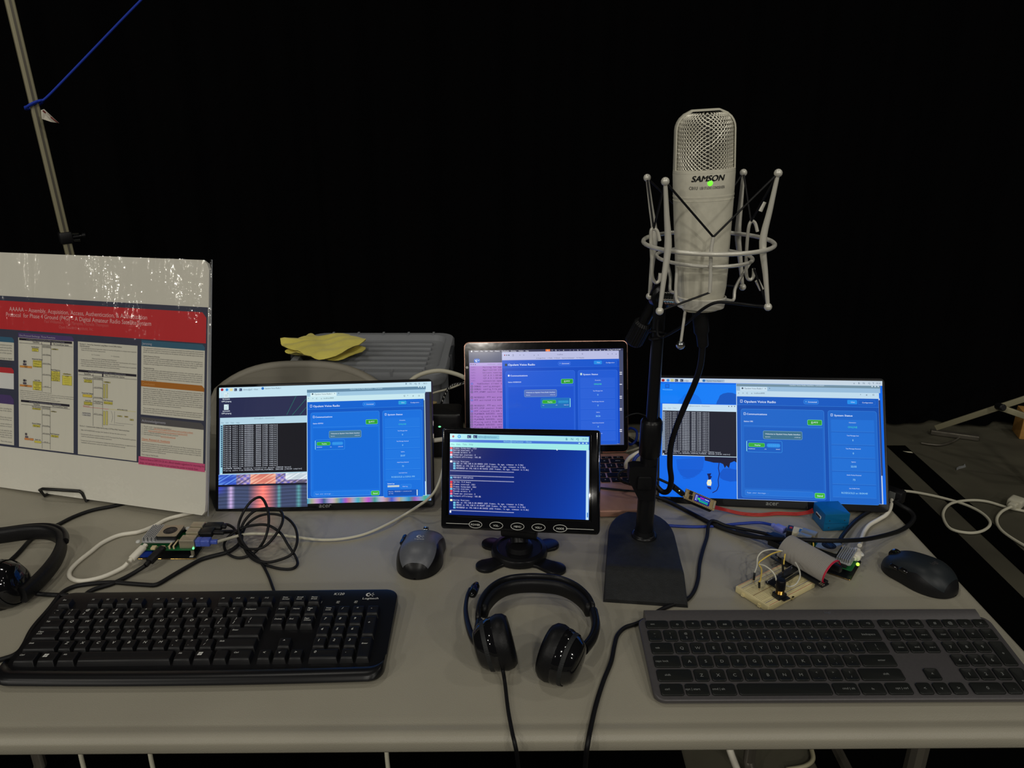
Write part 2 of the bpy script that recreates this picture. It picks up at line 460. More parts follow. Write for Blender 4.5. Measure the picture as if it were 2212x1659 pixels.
# ================================================================ chair behind the left monitor
def make_chair():
    t = thing('folding_chair', 'taupe plastic chair with rounded back behind the left monitor', 'chair', (-0.525, 1.76, 0))
    mb = MB(); NX, NZ = 24, 12; W, z0, z1 = 0.225, 0.47, 0.728
    def pt(i, k, off):
        s = -1 + 2 * i / NX; q = k / NZ
        z = z0 + (z1 - z0) * q
        zt = z1 - 0.075 * (abs(s) ** 3.0) * 1.0 - 0.02 * (1 if abs(s) == 1 else 0)
        z = z0 + (zt - z0) * q
        x = W * s * (0.93 + 0.07 * q)
        y = 0.035 * (1 - s * s) + 0.05 * (q - 0.5) + off
        return (x, y, z)
    F = [pt(i, k, -0.014) for k in range(NZ + 1) for i in range(NX + 1)]
    B = [pt(i, k, 0.014) for k in range(NZ + 1) for i in range(NX + 1)]
    nn = NX + 1; fs = []
    for k in range(NZ):
        for i in range(NX): fs.append((k * nn + i, k * nn + i + 1, (k + 1) * nn + i + 1, (k + 1) * nn + i))
    mb.add(F, fs, 'chair_plastic'); mb.add(B, [tuple(reversed(f)) for f in fs], 'chair_plastic')
    mb.tube([Vector(pt(i, NZ, 0)) for i in range(NX + 1)], 0.0135, 'chair_plastic', seg=10)
    mb.tube([Vector(pt(0, k, 0)) for k in range(NZ + 1)], 0.0135, 'chair_plastic', seg=10)
    mb.tube([Vector(pt(NX, k, 0)) for k in range(NZ + 1)], 0.0135, 'chair_plastic', seg=10)
    mb.tube([Vector(pt(i, 0, 0)) for i in range(NX + 1)], 0.0135, 'chair_plastic', seg=10)
    mb.build('backrest', t, smooth=60)
    mb = MB(); mb.rbox((0, -0.185, 0.45), (0.42, 0.38, 0.03), 0.06, mat='chair_plastic', seg=6, ch=0.01); mb.build('seat', t)
    for s in (-1, 1):
        mb = MB(); mb.tube([(s * 0.215, 0.03, 0.62), (s * 0.215, 0.0, 0.45), (s * 0.215, -0.33, 0.012)], 0.0115, 'chair_steel'); mb.build('leg', t)
        mb = MB(); mb.tube([(s * 0.20, -0.28, 0.44), (s * 0.20, 0.08, 0.012)], 0.0115, 'chair_steel'); mb.build('leg', t)
make_chair()

# ================================================================ clear totes and yellow cloth
def make_tote(zb, h, label):
    t = thing('storage_tote', label, 'storage box', (-0.385, 2.04, zb), 'clear storage totes')
    W, D = 0.40, 0.33
    mb = MB()
    def ring(sc, z, g=0.0): return [(a, b, z) for a, b in rr(W * sc - g, D * sc - g, 0.035, 5)]
    H = h - 0.035
    mb.layers([ring(0.86, 0), ring(0.88, 0.008), ring(0.985, H - 0.012), ring(1.0, H)], 'clear_tote', cap1=False)
    for k in range(9):
        x = -0.155 + 0.039 * k; mb.box((x, -D / 2 * 0.955, H * 0.5), (0.004, 0.008, H * 0.85), 'clear_tote')
    for k in range(7):
        y = -0.115 + 0.038 * k
        for s in (-1, 1): mb.box((s * W / 2 * 0.955, y, H * 0.5), (0.008, 0.004, H * 0.85), 'clear_tote')
    mb.build('tub', t, smooth=40)
    mb = MB()
    def lr(i, z): return [(a, b, z) for a, b in rr(W + 0.03 - 2 * i, D + 0.03 - 2 * i, 0.045, 6)]
    mb.layers([lr(0.004, H - 0.01), lr(0, H), lr(0, H + 0.022), lr(0.004, H + 0.028), lr(0.022, H + 0.028), lr(0.027, H + 0.012)], 'clear_tote', cap0=False)
    for k in range(6):
        y = -D / 2 + 0.055 + 0.042 * k
        mb.rbox((0, y, H + 0.016), (W - 0.09, 0.018, 0.010), 0.006, mat='clear_tote', ch=0.003)
    for k in range(5):
        x = -0.15 + 0.075 * k
        for s in (-1, 1): mb.box((x, s * (D / 2 + 0.004), H + 0.024), (0.006, 0.024, 0.012), 'clear_tote')
    lid = mb.build('lid', t, smooth=40)
    for s in (-1, 1):
        mb = MB(xf((s * (W / 2 + 0.017), 0.0, H + 0.002), 0, 0, 0)); mb.rbox((0, 0, 0.004), (0.010, 0.085, 0.052), 0.004, mat='latch_grey', ch=0.002)
        mb.build('latch', lid)
make_tote(0.0, 0.39, 'clear plastic storage tote on the floor, lower one of the stack')
make_tote(0.392, 0.31, 'clear plastic storage tote with ribbed lid under the yellow cloth')
def cloth():
    zl = 0.6985
    def layer(px, z, th, seed, name=None):
        P = [PZ(u, v, z) for u, v in px]; P = spline([p - Vector((0, 0, p.z)) for p in P], 4, closed=True)
        n = len(P); c = sum(P, Vector()) / n; R = 10; top = []; bot = []
        for k in range(R + 1):
            s_ = 1 - (k / R); s_ = s_
            hgt = th * (1 - s_ ** 6) ** 0.5 if s_ < 1 else 0
            for i, p in enumerate(P):
                q = c + (p - c) * s_
                a = 2 * pi * i / n
                wr = 0.0035 * sin(q.x * 60 + q.y * 35 + seed) * (1 - s_ ** 4) + 0.002 * sin(q.y * 110 - q.x * 40 + seed)
                lift = 0.014 * max(0, sin(a * 1.5 + seed)) ** 2 * s_
                top.append((q.x, q.y, z + hgt / 2 + th / 2 + wr + lift + 0.002)); bot.append((q.x, q.y, z + 0.001 + th / 2 - hgt / 2 + lift * 0.9 + wr * 0.6))
        return P, n, R, top, bot
    t = thing('dust_cloth', 'folded yellow cleaning cloth lying on the clear tote lid', 'cloth', (0, 0, 0))
    for px, z, th, sd in ((((616, 766), (640, 764), (672, 748), (720, 740), (770, 752), (790, 760), (742, 781), (700, 785), (660, 780), (636, 772)), zl, 0.012, 0.4),
                          (((607, 746), (618, 741), (634, 743), (652, 736), (672, 727), (690, 733), (712, 731), (748, 729), (770, 740), (792, 750), (752, 770), (700, 784), (664, 774), (638, 762), (616, 757)), zl + 0.013, 0.013, 2.1)):
        P, n, R, top, bot = layer(px, z, th, sd); mb = MB(); fs = []
        for k in range(R):
            for i in range(n):
                j = (i + 1) % n; fs.append((k * n + i, k * n + j, (k + 1) * n + j, (k + 1) * n + i))
        mb.add(top, fs, 'cloth_yellow'); mb.add(bot, [tuple(reversed(f)) for f in fs], 'cloth_yellow')
        mb.build('folded_layer', t, smooth=80)
    mb = MB(); mb.rbox((PZ(757, 737, zl + 0.034)), (0.016, 0.010, 0.001), 0.001, mat='white_label'); mb.build('care_label', t)
cloth()

# ================================================================ floor clutter on the right
FP = lambda pts, z=0.007: [PZ(p[0], p[1], p[2] if len(p) > 2 else z) for p in pts]
def ext_cable():
    t = thing('extension_cable', 'cream extension cable looped on the floor right of the table', 'cable', (0, 0, 0))
    mb = MB(); mb.tube(spline(FP([(1900, 1052), (1938, 1059), (1975, 1063), (2030, 1074), (2085, 1090), (2122, 1109), (2139, 1130), (2124, 1146), (2092, 1151), (2052, 1141), (2037, 1112), (2052, 1089), (2090, 1081), (2130, 1083), (2175, 1096), (2212, 1104), (2262, 1113)]), 8), 0.0048, 'cable_offwhite')
    mb.build('cord', t)
ext_cable()
def plug_cable():
    t = thing('power_plug_cable', 'cream power plug and cord lying at the right edge of the floor', 'cable', (0, 0, 0))
    mb = MB(); mb.tube(spline(FP([(2188, 1093, .02), (2164, 1105, .014), (2153, 1124), (2166, 1148), (2212, 1178), (2262, 1202)]), 8), 0.0048, 'cable_offwhite'); mb.build('cord', t)
    a = PZ(2185, 1094, .02); b = PZ(2214, 1068, .02)
    mb = MB(axM(a, b - a, (0, 0, 1)))
    mb.rbox((0, 0, 0.012), (0.020, 0.026, 0.03), 0.006, mat='cable_offwhite'); mb.rbox((0, 0, 0.045), (0.032, 0.046, 0.05), 0.008, mat='cable_offwhite'); mb.build('plug_body', t)
    mb = MB(axM(a, b - a, (0, 0, 1)))
    for s in (-1, 1): mb.box((0, s * 0.0065, 0.078), (0.006, 0.0015, 0.018), 'steel')
    mb.build('prong', t)
plug_cable()
def bars():
    t = thing('folded_canopy_frame', 'pale canopy truss bars propped above the floor at the right edge', 'canopy frame', (0, 0, 0))
    a, b = PY(2022, 924, 2.82), PY(2300, 833, 2.55)
    mb = MB(axM(a, b - a, (0, 0, 1))); L = (b - a).length
    mb.rbox((0, 0, L / 2), (0.022, 0.013, L), 0.002, mat='pole_paint', ch=0.001); mb.build('truss_bar', t)
    a, b = PY(2160, 880, 2.665), PY(2290, 925, 2.60)
    mb = MB(axM(a, b - a, (0, 0, 1))); L = (b - a).length
    mb.rbox((0, 0, L / 2), (0.022, 0.012, L), 0.002, mat='pole_paint', ch=0.001); mb.build('truss_bar', t)
    mb = MB(axM(PY(2161, 879, 2.64), (0, -1, 0.2))); mb.lathe([(0.011, -0.018), (0.013, -0.016), (0.013, 0.016), (0.009, 0.02)], mat='black_plastic', seg=16); mb.build('pivot_joint', t)
    for (u, v, y) in ((2280, 840, 2.56),):
        q = PY(u, v, y); mb = MB(); mb.rbox((q.x, q.y, q.z / 2), (0.024, 0.024, q.z), 0.002, mat='pole_paint'); mb.build('upright', t)
bars()
a, b = PZ(2010, 932, 0.012), PZ(2114, 946, 0.012)
mb = MB(axM(a, b - a, (0, 0, 1))); mb.rbox((0, 0, (b - a).length / 2), (0.02, 0.028, (b - a).length), 0.003, mat='chair_steel')
meta(mb.build('floor_bar'), 'dim grey metal bar lying flat at the foot of the drape', 'bar')
cordlike('grey_cable', 'thin grey cord curving on the floor below the grey bar', 'cable', FP([(1990, 957), (2010, 960), (2034, 961), (2062, 952), (2084, 936)]), 0.004, 'chair_steel')
def carton():
    t = thing('cardboard_box', 'brown cardboard box with white label at the right edge', 'box', xf(PZ(2330, 962, 0), -16))
    mb = MB(); mb.rbox((0, 0.05, 0.0585), (0.44, 0.10, 0.115), 0.003, mat='cardboard', ch=0.002); mb.build('carton', t)
    mb = MB(); mb.box((-0.06, -0.0012, 0.07), (0.21, 0.001, 0.075), 'white_label'); mb.build('shipping_label', t)
    mb = MB(); mb.box((0, 0.05, 0.1167), (0.05, 0.10, 0.001), 'beige_plastic'); mb.build('packing_tape', t)
carton()
def litter():
    mb = MB(); P = FP([(2066, 1012), (2071, 1009), (2081, 1007), (2084, 1003), (2086, 1009), (2080, 1011), (2072, 1013), (2066, 1016)], 0.001)
    mb.layers([P, [p + Vector((0, 0, 0.003)) for p in P]], 'aluminium'); meta(mb.build('foil_scrap', smooth=0), 'tiny pale twist of litter on the concrete floor', 'litter')
    mb = MB(); P = FP([(1950, 976), (1968, 977), (1972, 980), (1962, 979)], 0.001)
    mb.layers([P, [p + Vector((0, 0, 0.003)) for p in P]], 'white_label'); meta(mb.build('paper_scrap', smooth=0), 'white paper scrap on the floor beyond the right monitor', 'litter')
litter()
# things seen under the front edge
cordlike('hanging_cord', 'white cord slanting down under the table front, right of centre', 'cable', [PY(1573, 1608, .66), PY(1580, 1630, .66), PY(1593, 1664, .67), PY(1618, 1730, .69)], 0.004, 'cable_white')
for (u, lab) in ((176, 'leftmost of the thin grey cords hanging under the table front'), (326, 'middle one of the three thin grey cords hanging under the table front'), (836, 'rightmost of the three thin grey cords hanging under the table front')):
    a = PZ(u, 1638, 0.60); cordlike('hanging_cord', lab, 'cable', [(a.x, a.y + 0.02, 0.714), a, (a.x + 0.01, a.y, 0.3), (a.x, a.y + 0.1, 0.01)], 0.0028, 'cable_offwhite', group='thin grey cords under the table front')
cordlike('grey_cable', 'grey cord curled on the floor under the right end of the table', 'cable', FP([(1700, 1662), (1738, 1655), (1756, 1640), (1752, 1615)]), 0.005, 'pole_paint')
# ================================================================ flat artwork helper: draws on a panel, measured from the photo
class Art:
    def __init__(s, M, y, crop=(0, 0, 1.0), front=-1):
        s.Mi = M.inverted(); s.M = M; s.y = y; s.mb = MB(); s.o, s.s0, s.k = (crop[0], crop[1]), 0, crop[2]; s.mat = 'screen_emit'
        s.dl = 0.00006
    def crop(s, ox, oy, k): s.o = (ox, oy); s.k = k; return s
    def loc(s, u, v):
        u = s.o[0] + u * s.k; v = s.o[1] + v * s.k
        o = s.Mi @ Vector((0, 0, CAMZ)); d = s.Mi.to_3x3() @ ray(u, v)
        t = (s.y - o.y) / d.y; p = o + d * t
        return (p.x, p.z)
    def L(s, layer): return s.y - s.dl * layer
    def quad_l(s, x0, z0, x1, z1, col, layer, r=0.0):
        """local rect, z1 top"""
        y = s.L(layer)
        if r > 0:
            P = [((x0 + x1) / 2 + a, y, (z0 + z1) / 2 + b) for a, b in rr(abs(x1 - x0), abs(z1 - z0), r, 3)]
        else: P = [(x0, y, z0), (x1, y, z0), (x1, y, z1), (x0, y, z1)]
        s.mb.add(P, [tuple(range(len(P)))], s.mat, lin(col))
    def rect(s, u0, v0, u1, v1, col, layer=1, r=0.0):
        a = s.loc(u0, v0); b = s.loc(u1, v1)
        s.quad_l(min(a[0], b[0]), min(a[1], b[1]), max(a[0], b[0]), max(a[1], b[1]), col, layer, r)
    def rectL(s, u0, v0, u1, v1, col, layer=1, r=0.0):
        a = s.loc(u0, v0); b = s.loc(u0, v1); c = s.loc(u1, v0)
        s.quad_l(min(a[0], c[0]), b[1], max(a[0], c[0]), a[1], col, layer, r)
    def poly(s, pts, col, layer=1):
        y = s.L(layer); P = [(p[0], y, p[1]) for p in (s.loc(*q) for q in pts)]
        s.mb.add(P, [tuple(range(len(P)))], s.mat, lin(col))
    def line(s, u0, v0, u1, v1, wpx, col, layer=2):
        a = Vector(s.loc(u0, v0)); b = Vector(s.loc(u1, v1)); d = (b - a).normalized(); n = Vector((-d.y, d.x)); wd = wpx * s.unit(u0, v0) / 2
        y = s.L(layer); P = [a + n * wd, b + n * wd, b - n * wd, a - n * wd]
        s.mb.add([(p.x, y, p.y) for p in P], [(0, 1, 2, 3)], s.mat, lin(col))
    def unit(s, u, v):
        a = s.loc(u, v); b = s.loc(u + 50, v); return abs(b[0] - a[0]) / 50
    def frame(s, u0, v0, u1, v1, wpx, col, layer=2, r=0.0, fill=None):
        k = s.unit(u0, v0) * wpx; a = s.loc(u0, v0); b = s.loc(u1, v1)
        x0, x1, z0, z1 = min(a[0], b[0]), max(a[0], b[0]), min(a[1], b[1]), max(a[1], b[1])
        s.quad_l(x0, z0, x1, z1, col, layer, r)
        if fill: s.quad_l(x0 + k, z0 + k, x1 - k, z1 - k, fill, layer + 0.5, max(0, r - k))
    def text(s, st, u, v, h, col, layer=3, u2=None, align='L', bold=False, res=1, mono=None, shear=0.0):
        """(u, v) baseline start; h = cap height in crop px; u2 = where the string ends"""
        a = s.loc(u, v); k = s.unit(u, v); y = s.L(layer)
        width = None
        if u2 is not None: width = abs(s.loc(u2, v)[0] - a[0])
        s.mb.text(st, (a[0], y, a[1]), (1, 0, 0), (0, 0, 1), h * k / 0.72, width=width, align=align, mat=s.mat, col=lin(col), bold=bold, res=res, mono=mono, shear=shear)

BLU = (20, 108, 215)
def radio_ui(A, X, Z, W, d):
    """the radio web page. X, Z = page top-left in panel coordinates, W = page width; d: station name etc.
    coordinates in page units: 1000 wide, y down"""
    k = W / 1000.0; mat_ = A.mat; ys = d.get('ys', 1.0); page = d['page']; hdr = d['hdr']; card = d['card']; y_end = d['yend']; L0 = 10
    def R(x0, y0, x1, y1, col, l, r=0): A.quad_l(X + x0 * k, Z - y1 * k * ys, X + x1 * k, Z - y0 * k * ys, col, l, r * k)
    def F(x0, y0, x1, y1, col, fill, l, r=0, w_=2.2): R(x0, y0, x1, y1, col, l, r); A.quad_l(X + (x0 + w_) * k, Z - (y1 * ys - w_) * k, X + (x1 - w_) * k, Z - (y0 * ys + w_) * k, fill, l + .6, max(0, (r - w_) * k))
    def Tx(st, x, y, size, col, x2=None, bold=False, al='L', l=15, res=2, mono=None):
        A.mb.text(st, (X + x * k, A.L(l), Z - y * k * ys), (1, 0, 0), (0, 0, 1), size * k / 0.72, width=(x2 - x) * k if x2 else None, align=al, mat=mat_, col=lin(col), bold=bold, res=res, mono=mono)
    WH = (225, 240, 255); PT = d.get('panel', (28, 118, 225)); edge = d['edge']; inner = d['inner']
    R(0, 0, 1000, y_end, page, L0)
    R(0, 0, 1000, 62, hdr, L0 + 1); R(0, 62, 1000, 64, edge, L0 + 2)
    if d.get('icon'): R(24, 28, 42, 48, (40, 60, 60), L0 + 3)
    else: F(24, 25, 40, 46, WH, hdr, L0 + 2, 0, 2.5)
    Tx('Opulent Voice Radio', 50, 46, 17, WH, x2=280, bold=True)
    F(475, 14, 583, 50, edge, PT, L0 + 2, 14); Tx('Connected', 506, 37, 9, WH, x2=570, bold=True); R(490, 28, 496, 34, (120, 200, 240), L0 + 4)
    R(782, 12, 850, 43, d['chat'], L0 + 2, 6); Tx('Chat', 806, 32, 8, WH, x2=834)
    F(858, 12, 975, 46, edge, hdr, L0 + 2, 6, 1.2); Tx('Configuration', 884, 34, 8.5, WH, x2=960)
    y0 = 92
    F(28, y0, 618, y_end + (10 if d.get('cut') else -12), edge, card, L0 + 1, 16)
    if d.get('icon'): R(48, y0 + 30, 62, y0 + 46, WH, L0 + 3, 6)
    else: F(48, y0 + 28, 62, y0 + 46, WH, card, L0 + 3, 0, 2.2)
    Tx('Communications', 68, y0 + 45, 13, WH, x2=215, bold=True)
    Tx('Station: ' + d['station'], 48, y0 + 98, 9.5, WH, bold=True)
    F(500, y0 + 72, 602, y0 + 112, (130, 235, 160), (46, 160, 50), L0 + 3, 8, 2.0); Tx('PTT', 543, y0 + 98, 12, WH, x2=575, bold=True)
    F(527, y0 + 86, 537, y0 + 100, WH, (46, 160, 50), L0 + 5, 0, 2)
    R(48, y0 + 126, 606, y0 + 128, edge, L0 + 3)
    yi = d.get('ychat', 470)
    R(50, y0 + 138, 604, y0 + 138 + yi, inner, L0 + 3)
    F(185, y0 + 160, 462, y0 + 222, (120, 170, 200), d['bubble'], L0 + 5, 10, 2)
    Tx('Welcome to Opulent Voice Radio Interface', 200, y0 + 188, 9, WH, x2=448, bold=True, l=19); Tx('System', 200, y0 + 208, 6.5, WH, x2=236, l=19); Tx(d['t1'], 405, y0 + 208, 6.5, WH, x2=448, l=19)
    mx = d.get('msgx', 66); my = y0 + d.get('msgy', 234)
    F(mx, my, mx + 254, my + 86, d.get('medge', (60, 160, 240)), d.get('mfill', inner), L0 + 5, 12, 2)
    if d.get('msgx'): R(mx + 249, my + 6, mx + 254, my + 80, (150, 240, 235), L0 + 7)
    else: R(mx, my + 6, mx + 4, my + 80, (150, 240, 235), L0 + 7)
    F(mx + 14, my + 18, mx + 130, my + 48, (120, 230, 150), (50, 170, 55), L0 + 7, 8, 1.5); Tx('Replay', mx + 58, my + 38, 9, WH, x2=mx + 100, bold=True, l=19)
    R(mx + 144, my + 20, mx + 240, my + 48, d.get('wave', (40, 140, 230)), L0 + 7, 12)
    for i in range(14): R(mx + 152 + i * 6, my + 34 - 3 - 6 * abs(sin(i * 1.9)), mx + 154 + i * 6, my + 34 + 3 + 6 * abs(sin(i * 1.9)), (70, 170, 240), L0 + 8)
    Tx(d['who'], mx + 14, my + 65, 6.5, WH, l=19); Tx('2.9s', mx + 128, my + 65, 6, WH, l=19); Tx(d['t2'], mx + 238, my + 65, 6.5, WH, al='R', l=19)
    if not d.get('cut'):
        yb = d['yb']
        F(54, yb, 532, yb + 40, edge, PT, L0 + 4, 8, 2); Tx('Type your message...', 66, yb + 25, 9, (190, 220, 250), x2=222, mono=0.62)
        F(540, yb + 6, 610, yb + 44, (130, 240, 150), (60, 180, 55), L0 + 4, 8, 2); Tx('Send', 556, yb + 32, 11, WH, x2=596, bold=True, l=18)
    F(644, y0, 982, y_end + 10, edge, card, L0 + 1, 16)
    if d.get('icon'): R(664, y0 + 24, 680, y0 + 42, (190, 220, 220), L0 + 3)
    else: F(664, y0 + 24, 678, y0 + 42, WH, card, L0 + 3, 0, 2.2)
    Tx('System Status', 688, y0 + 42, 13, WH, x2=816, bold=True)
    rows = d['rows']; y = y0 + 66; st = d.get('step', 95)
    for a, b in rows:
        if y > y_end - 30: break
        R(664, y, 962, min(y + st - 12, y_end), PT, L0 + 3, 6); R(664, y + st - 11, 962, y + st - 9, edge, L0 + 4)
        Tx(a, 813, y + 24, 7.5, WH, al='C', l=17)
        if y + 60 < y_end: Tx(b, 813, y + 60, 13, d.get('online', (60, 200, 190)) if b == 'ONLINE' else (150, 215, 245), al='C', l=17, bold=len(b) < 8)
        y += st
    if d.get('log'):
        Tx('System Log', 680, y + 24, 9, WH, bold=True, l=17); R(680, y + 34, 780, y + 50, (190, 205, 210), L0 + 5)
        F(790, y + 28, 882, y + 62, edge, PT, L0 + 4, 8); Tx('Clear Log', 806, y + 50, 8, WH, l=17)
        R(680, y + 74, 940, y_end, (14, 80, 180), L0 + 4)
        for i, st_ in enumerate(('Replay: ROSEGOLD > transmission', '[3.9s]', '', '[5:59:57 PM] RoseGold:', 'transmission playback started')):
            yy = y + 90 + i * 16
            if yy < y_end: Tx(st_, 690, yy, 7.5, WH, l=17, mono=0.6, res=1)
        R(926, y + 76, 934, y_end, (200, 225, 240), L0 + 6)

def portrait_pic(A, u0, v0, u1, v1, nx, ny, fn, layer=1, clip=None):
    """small picture shown on a screen, cell by cell"""
    a = A.loc(u0, v0); b = A.loc(u1, v1); x0, x1, z1, z0 = a[0], b[0], a[1], b[1]; y = A.L(layer)
    for j in range(ny):
        for i in range(nx):
            c = fn((i + .5) / nx, (j + .5) / ny)
            if c is None: continue
            xa = x0 + (x1 - x0) * i / nx; xb = x0 + (x1 - x0) * (i + 1) / nx; za = z1 + (z0 - z1) * j / ny; zb = z1 + (z0 - z1) * (j + 1) / ny
            A.mb.add([(xa, y, zb), (xb, y, zb), (xb, y, za), (xa, y, za)], [(0, 1, 2, 3)], A.mat, lin(c))

# ================================================================ 15-inch portable monitors
def monitor(M, W, H, label, scr, artfn):
    t = thing('monitor', label, 'monitor', M, 'portable monitors')
    mb = MB(); mb.rbox((0, 0.005, H / 2), (W, 0.010, H), 0.007, axis='y', mat='satin_black', ch=0.0015)
    mb.rbox((0, 0.013, H * 0.27), (W * 0.72, 0.010, H * 0.42), 0.01, axis='y', mat='satin_black', ch=0.002)
    hs = mb.build('housing', t)
    A = Art(M, -0.0004); artfn(A); A.mb.build('screen', t, smooth=0)
    mb = MB(); mb.text('acer', (0.001, -0.0007, 0.0046), (1, 0, 0), (0, 0, 1), 0.0098, width=0.0195, align='C', mat='legend_grey', bold=True, shear=0.12)
    mb.build('brand_mark', hs, smooth=0)
    th = 0.077; ang = rad(52)
    mb = MB(Matrix.Translation(Vector((0, 0.018, H * 0.42))) @ Matrix.Rotation(ang, 4, 'X'))
    mb.rbox((0, 0, -th / 2), (W * 0.5, 0.003, th), 0.004, axis='y', mat='satin_black', ch=0.0008); mb.build('kickstand', t)
    for s in range(2):
        mb = MB(); mb.rbox((W / 2 + 0.0002, 0.006, H * (0.55 + 0.1 * s)), (0.001, 0.0035, 0.009), 0.0012, axis='x', mat='steel'); mb.build('side_port', hs)
    return t
LB = (196, 226, 240)
def taskbar(A, u0, v0, u1, v1, clock, tabs, skew=0.0, dim=1.0):
    c = tuple(int(x * dim) for x in LB)
    A.rect(u0, v0, u1, v1, c, 2)

def art_left(A):
    A.crop(460, 800, 500 / 2212.0)
    A.rect(60, 165, 2086, 1243, (42, 46, 78), 0)
    # desktop picture: night harbour with lit roofs and coloured reflections
    def city(x, y):
        r = lambda: 0.5 + 0.5 * sin(x * 57 + y * 31 + 2 * sin(y * 33 + x * 41)); s = 0.5 + 0.5 * sin(x * 90) * sin(y * 40 + x * 8)
        if y < 0.30:
            base = (95 + 120 * s * r(), 90 + 100 * s * r(), 110 + 90 * r())
            if 0.36 < x < 0.64 and y > 0.02: base = (215 + 30 * r(), 120 + 70 * r(), 105 + 60 * r())
            if x < 0.2: base = (50 + 60 * r(), 80 + 80 * r(), 190 + 50 * r())
            if x > 0.75 and y < 0.2: base = (190 + 50 * r(), 205 + 40 * r(), 215 + 35 * r())
            return tuple(min(255, c) for c in base)
        if y < 0.36: return (22, 24, 44)
        g = 0.88 + 0.09 * sin(y * 62 + sin(x * 9)) + 0.05 * sin(y * 120 + 9 * x)
        band = max(0, 1 - abs(x - 0.5) / 0.17); side = max(0, 1 - abs(x - 0.14) / 0.05); lft = max(0, 1 - x / 0.12) * max(0, 1 - (y - .36) / .3)
        b2 = max(0, 1 - abs(x - 0.9) / 0.04) + max(0, 1 - abs(x - 0.68) / 0.03)
        return (min(255, g * (72 + 240 * band + 150 * side + 30 * b2)), min(255, g * (84 + 70 * band + 110 * side + 90 * b2)), min(255, g * (120 + 20 * band + 130 * side + 120 * lft + 60 * b2)))
    portrait_pic(A, 54, 998, 905, 1302, 190, 70, city, 0.6)
    portrait_pic(A, 900, 1218, 2086, 1243, 120, 6, lambda x, y: ((70 + 120 * abs(sin(x * 23))) * (0.8 if x > .75 else 1), 90 + 80 * abs(sin(x * 17 + 1)), 140 + 60 * abs(sin(x * 31 + 2))), 0.7)
    for l in ((815, 205, 705, 425), (890, 272, 757, 428), (893, 352, 830, 425)): A.line(*l, 3.0, (40, 130, 110), 1)
    A.rect(60, 167, 2086, 205, LB, 2); A.text('k5mnu@pi5: ~/Inter..', 290, 192, 15, (60, 80, 110), 3, u2=440)
    for x, c in ((88, (170, 30, 50)), (134, (60, 150, 220)), (176, (230, 220, 160)), (217, (40, 60, 100)), (265, (40, 60, 100))): A.rect(x - 13, 173, x + 13, 198, c, 3, 0.002 if x < 150 else 0)
    A.text('>_', 208, 192, 11, (230, 240, 250), 4, bold=True); A.text('>_', 256, 191, 11, (230, 240, 250), 4, bold=True)
    A.rect(463, 160, 489, 186, (40, 110, 190), 4, 0.0028); A.text('Opulent Voice Radio I', 495, 180, 14, (50, 70, 95), 3, u2=650)
    for x, st in ((1840, 'B'), (1880, 'N'), (1925, '<)'), (1965, 'Y')): A.text(st, x, 136, 17, (50, 90, 120), 3, bold=True)
    A.text('18:15', 2008, 132, 13, (60, 90, 110), 3, u2=2046)
    for yy, a in ((238, 'first.junk'), (352, 'some.junk')):
        A.rect(106, yy - 25, 150, yy + 25, (215, 235, 240), 3); A.poly([(138, yy - 26), (150, yy - 12), (138, yy - 12)], (150, 180, 190), 4)
        for q in range(3): A.line(114, yy - 5 + q * 9, 142, yy - 5 + q * 9, 2, (130, 160, 175), 4)
        A.text(a, 92, yy + 44, 13, (225, 235, 245), 3, u2=162, bold=True); A.text('OPV.pcapng', 82, yy + 67, 13, (225, 235, 245), 3, u2=175, bold=True)
    # terminal
    A.rectL(68, 455, 905, 1000, (180, 214, 230), 2); A.rectL(76, 522, 905, 990, (24, 24, 30), 3)
    A.rect(70, 522, 92, 996, (150, 205, 225), 3.5)
    A.text('k5mnu@pi5: ~/Interlocutor', 395, 466, 12, (110, 140, 160), 4, u2=590)
    for x, st, x2 in ((78, 'File', 104), (122, 'Edit', 150), (168, 'Tabs', 203), (222, 'Help', 256)): A.text(st, x, 508, 13, (90, 120, 140), 4, u2=x2)
    for i in range(22):
        y = 541 + i * 18.3
        A.rect(76, y - 11, 90, y + 1, (20, 40, 80), 4)
        A.text('Playing audio from ROSEGOLD: 38400 [1920 samples]', 100, y, 11.5, (205, 212, 225), 4.5, u2=620, mono=0.62, bold=True)
    A.text('PLAYBACK SUCCESS: incoming transmission queued [280320 bytes]', 100, 945, 11.5, (205, 212, 225), 4.5, u2=748, mono=0.62, bold=True)
    A.text('Playing audio from ROSEGOLD_INCOMING_PLAYBACK: 280320B [140160 samples]', 100, 964, 11.5, (205, 212, 225), 4.5, u2=852, mono=0.62, bold=True)
    A.rect(76, 984, 86, 994, (230, 230, 240), 5)
    # browser
    A.rect(897, 183, 2042, 1196, (200, 232, 240), 6); A.rectL(899, 186, 2034, 214, (100, 138, 165), 6.5)
    A.text('Opulent Voice Radio Interface - Chromium', 1308, 186, 14, (190, 225, 240), 7, u2=1620)
    for x in (1965, 1990, 2014): A.rect(x - 4, 155, x + 5, 164, (220, 240, 245), 7)
    A.rectL(900, 214, 2030, 252, (160, 200, 225), 7); A.rectL(932, 217, 1182, 252, (215, 240, 245), 7.5, 0.0008)
    A.text('Opulent Voice Radio I', 970, 236, 15, (50, 70, 90), 8, u2=1140); A.text('x', 1158, 226, 14, (40, 60, 80), 8, bold=True); A.text('+', 1196, 226, 15, (40, 60, 80), 8, bold=True); A.rect(945, 219, 961, 235, (60, 80, 90), 8, .0016)
    A.text('localhost:8000', 1058, 273, 13, (60, 90, 100), 8, u2=1155)
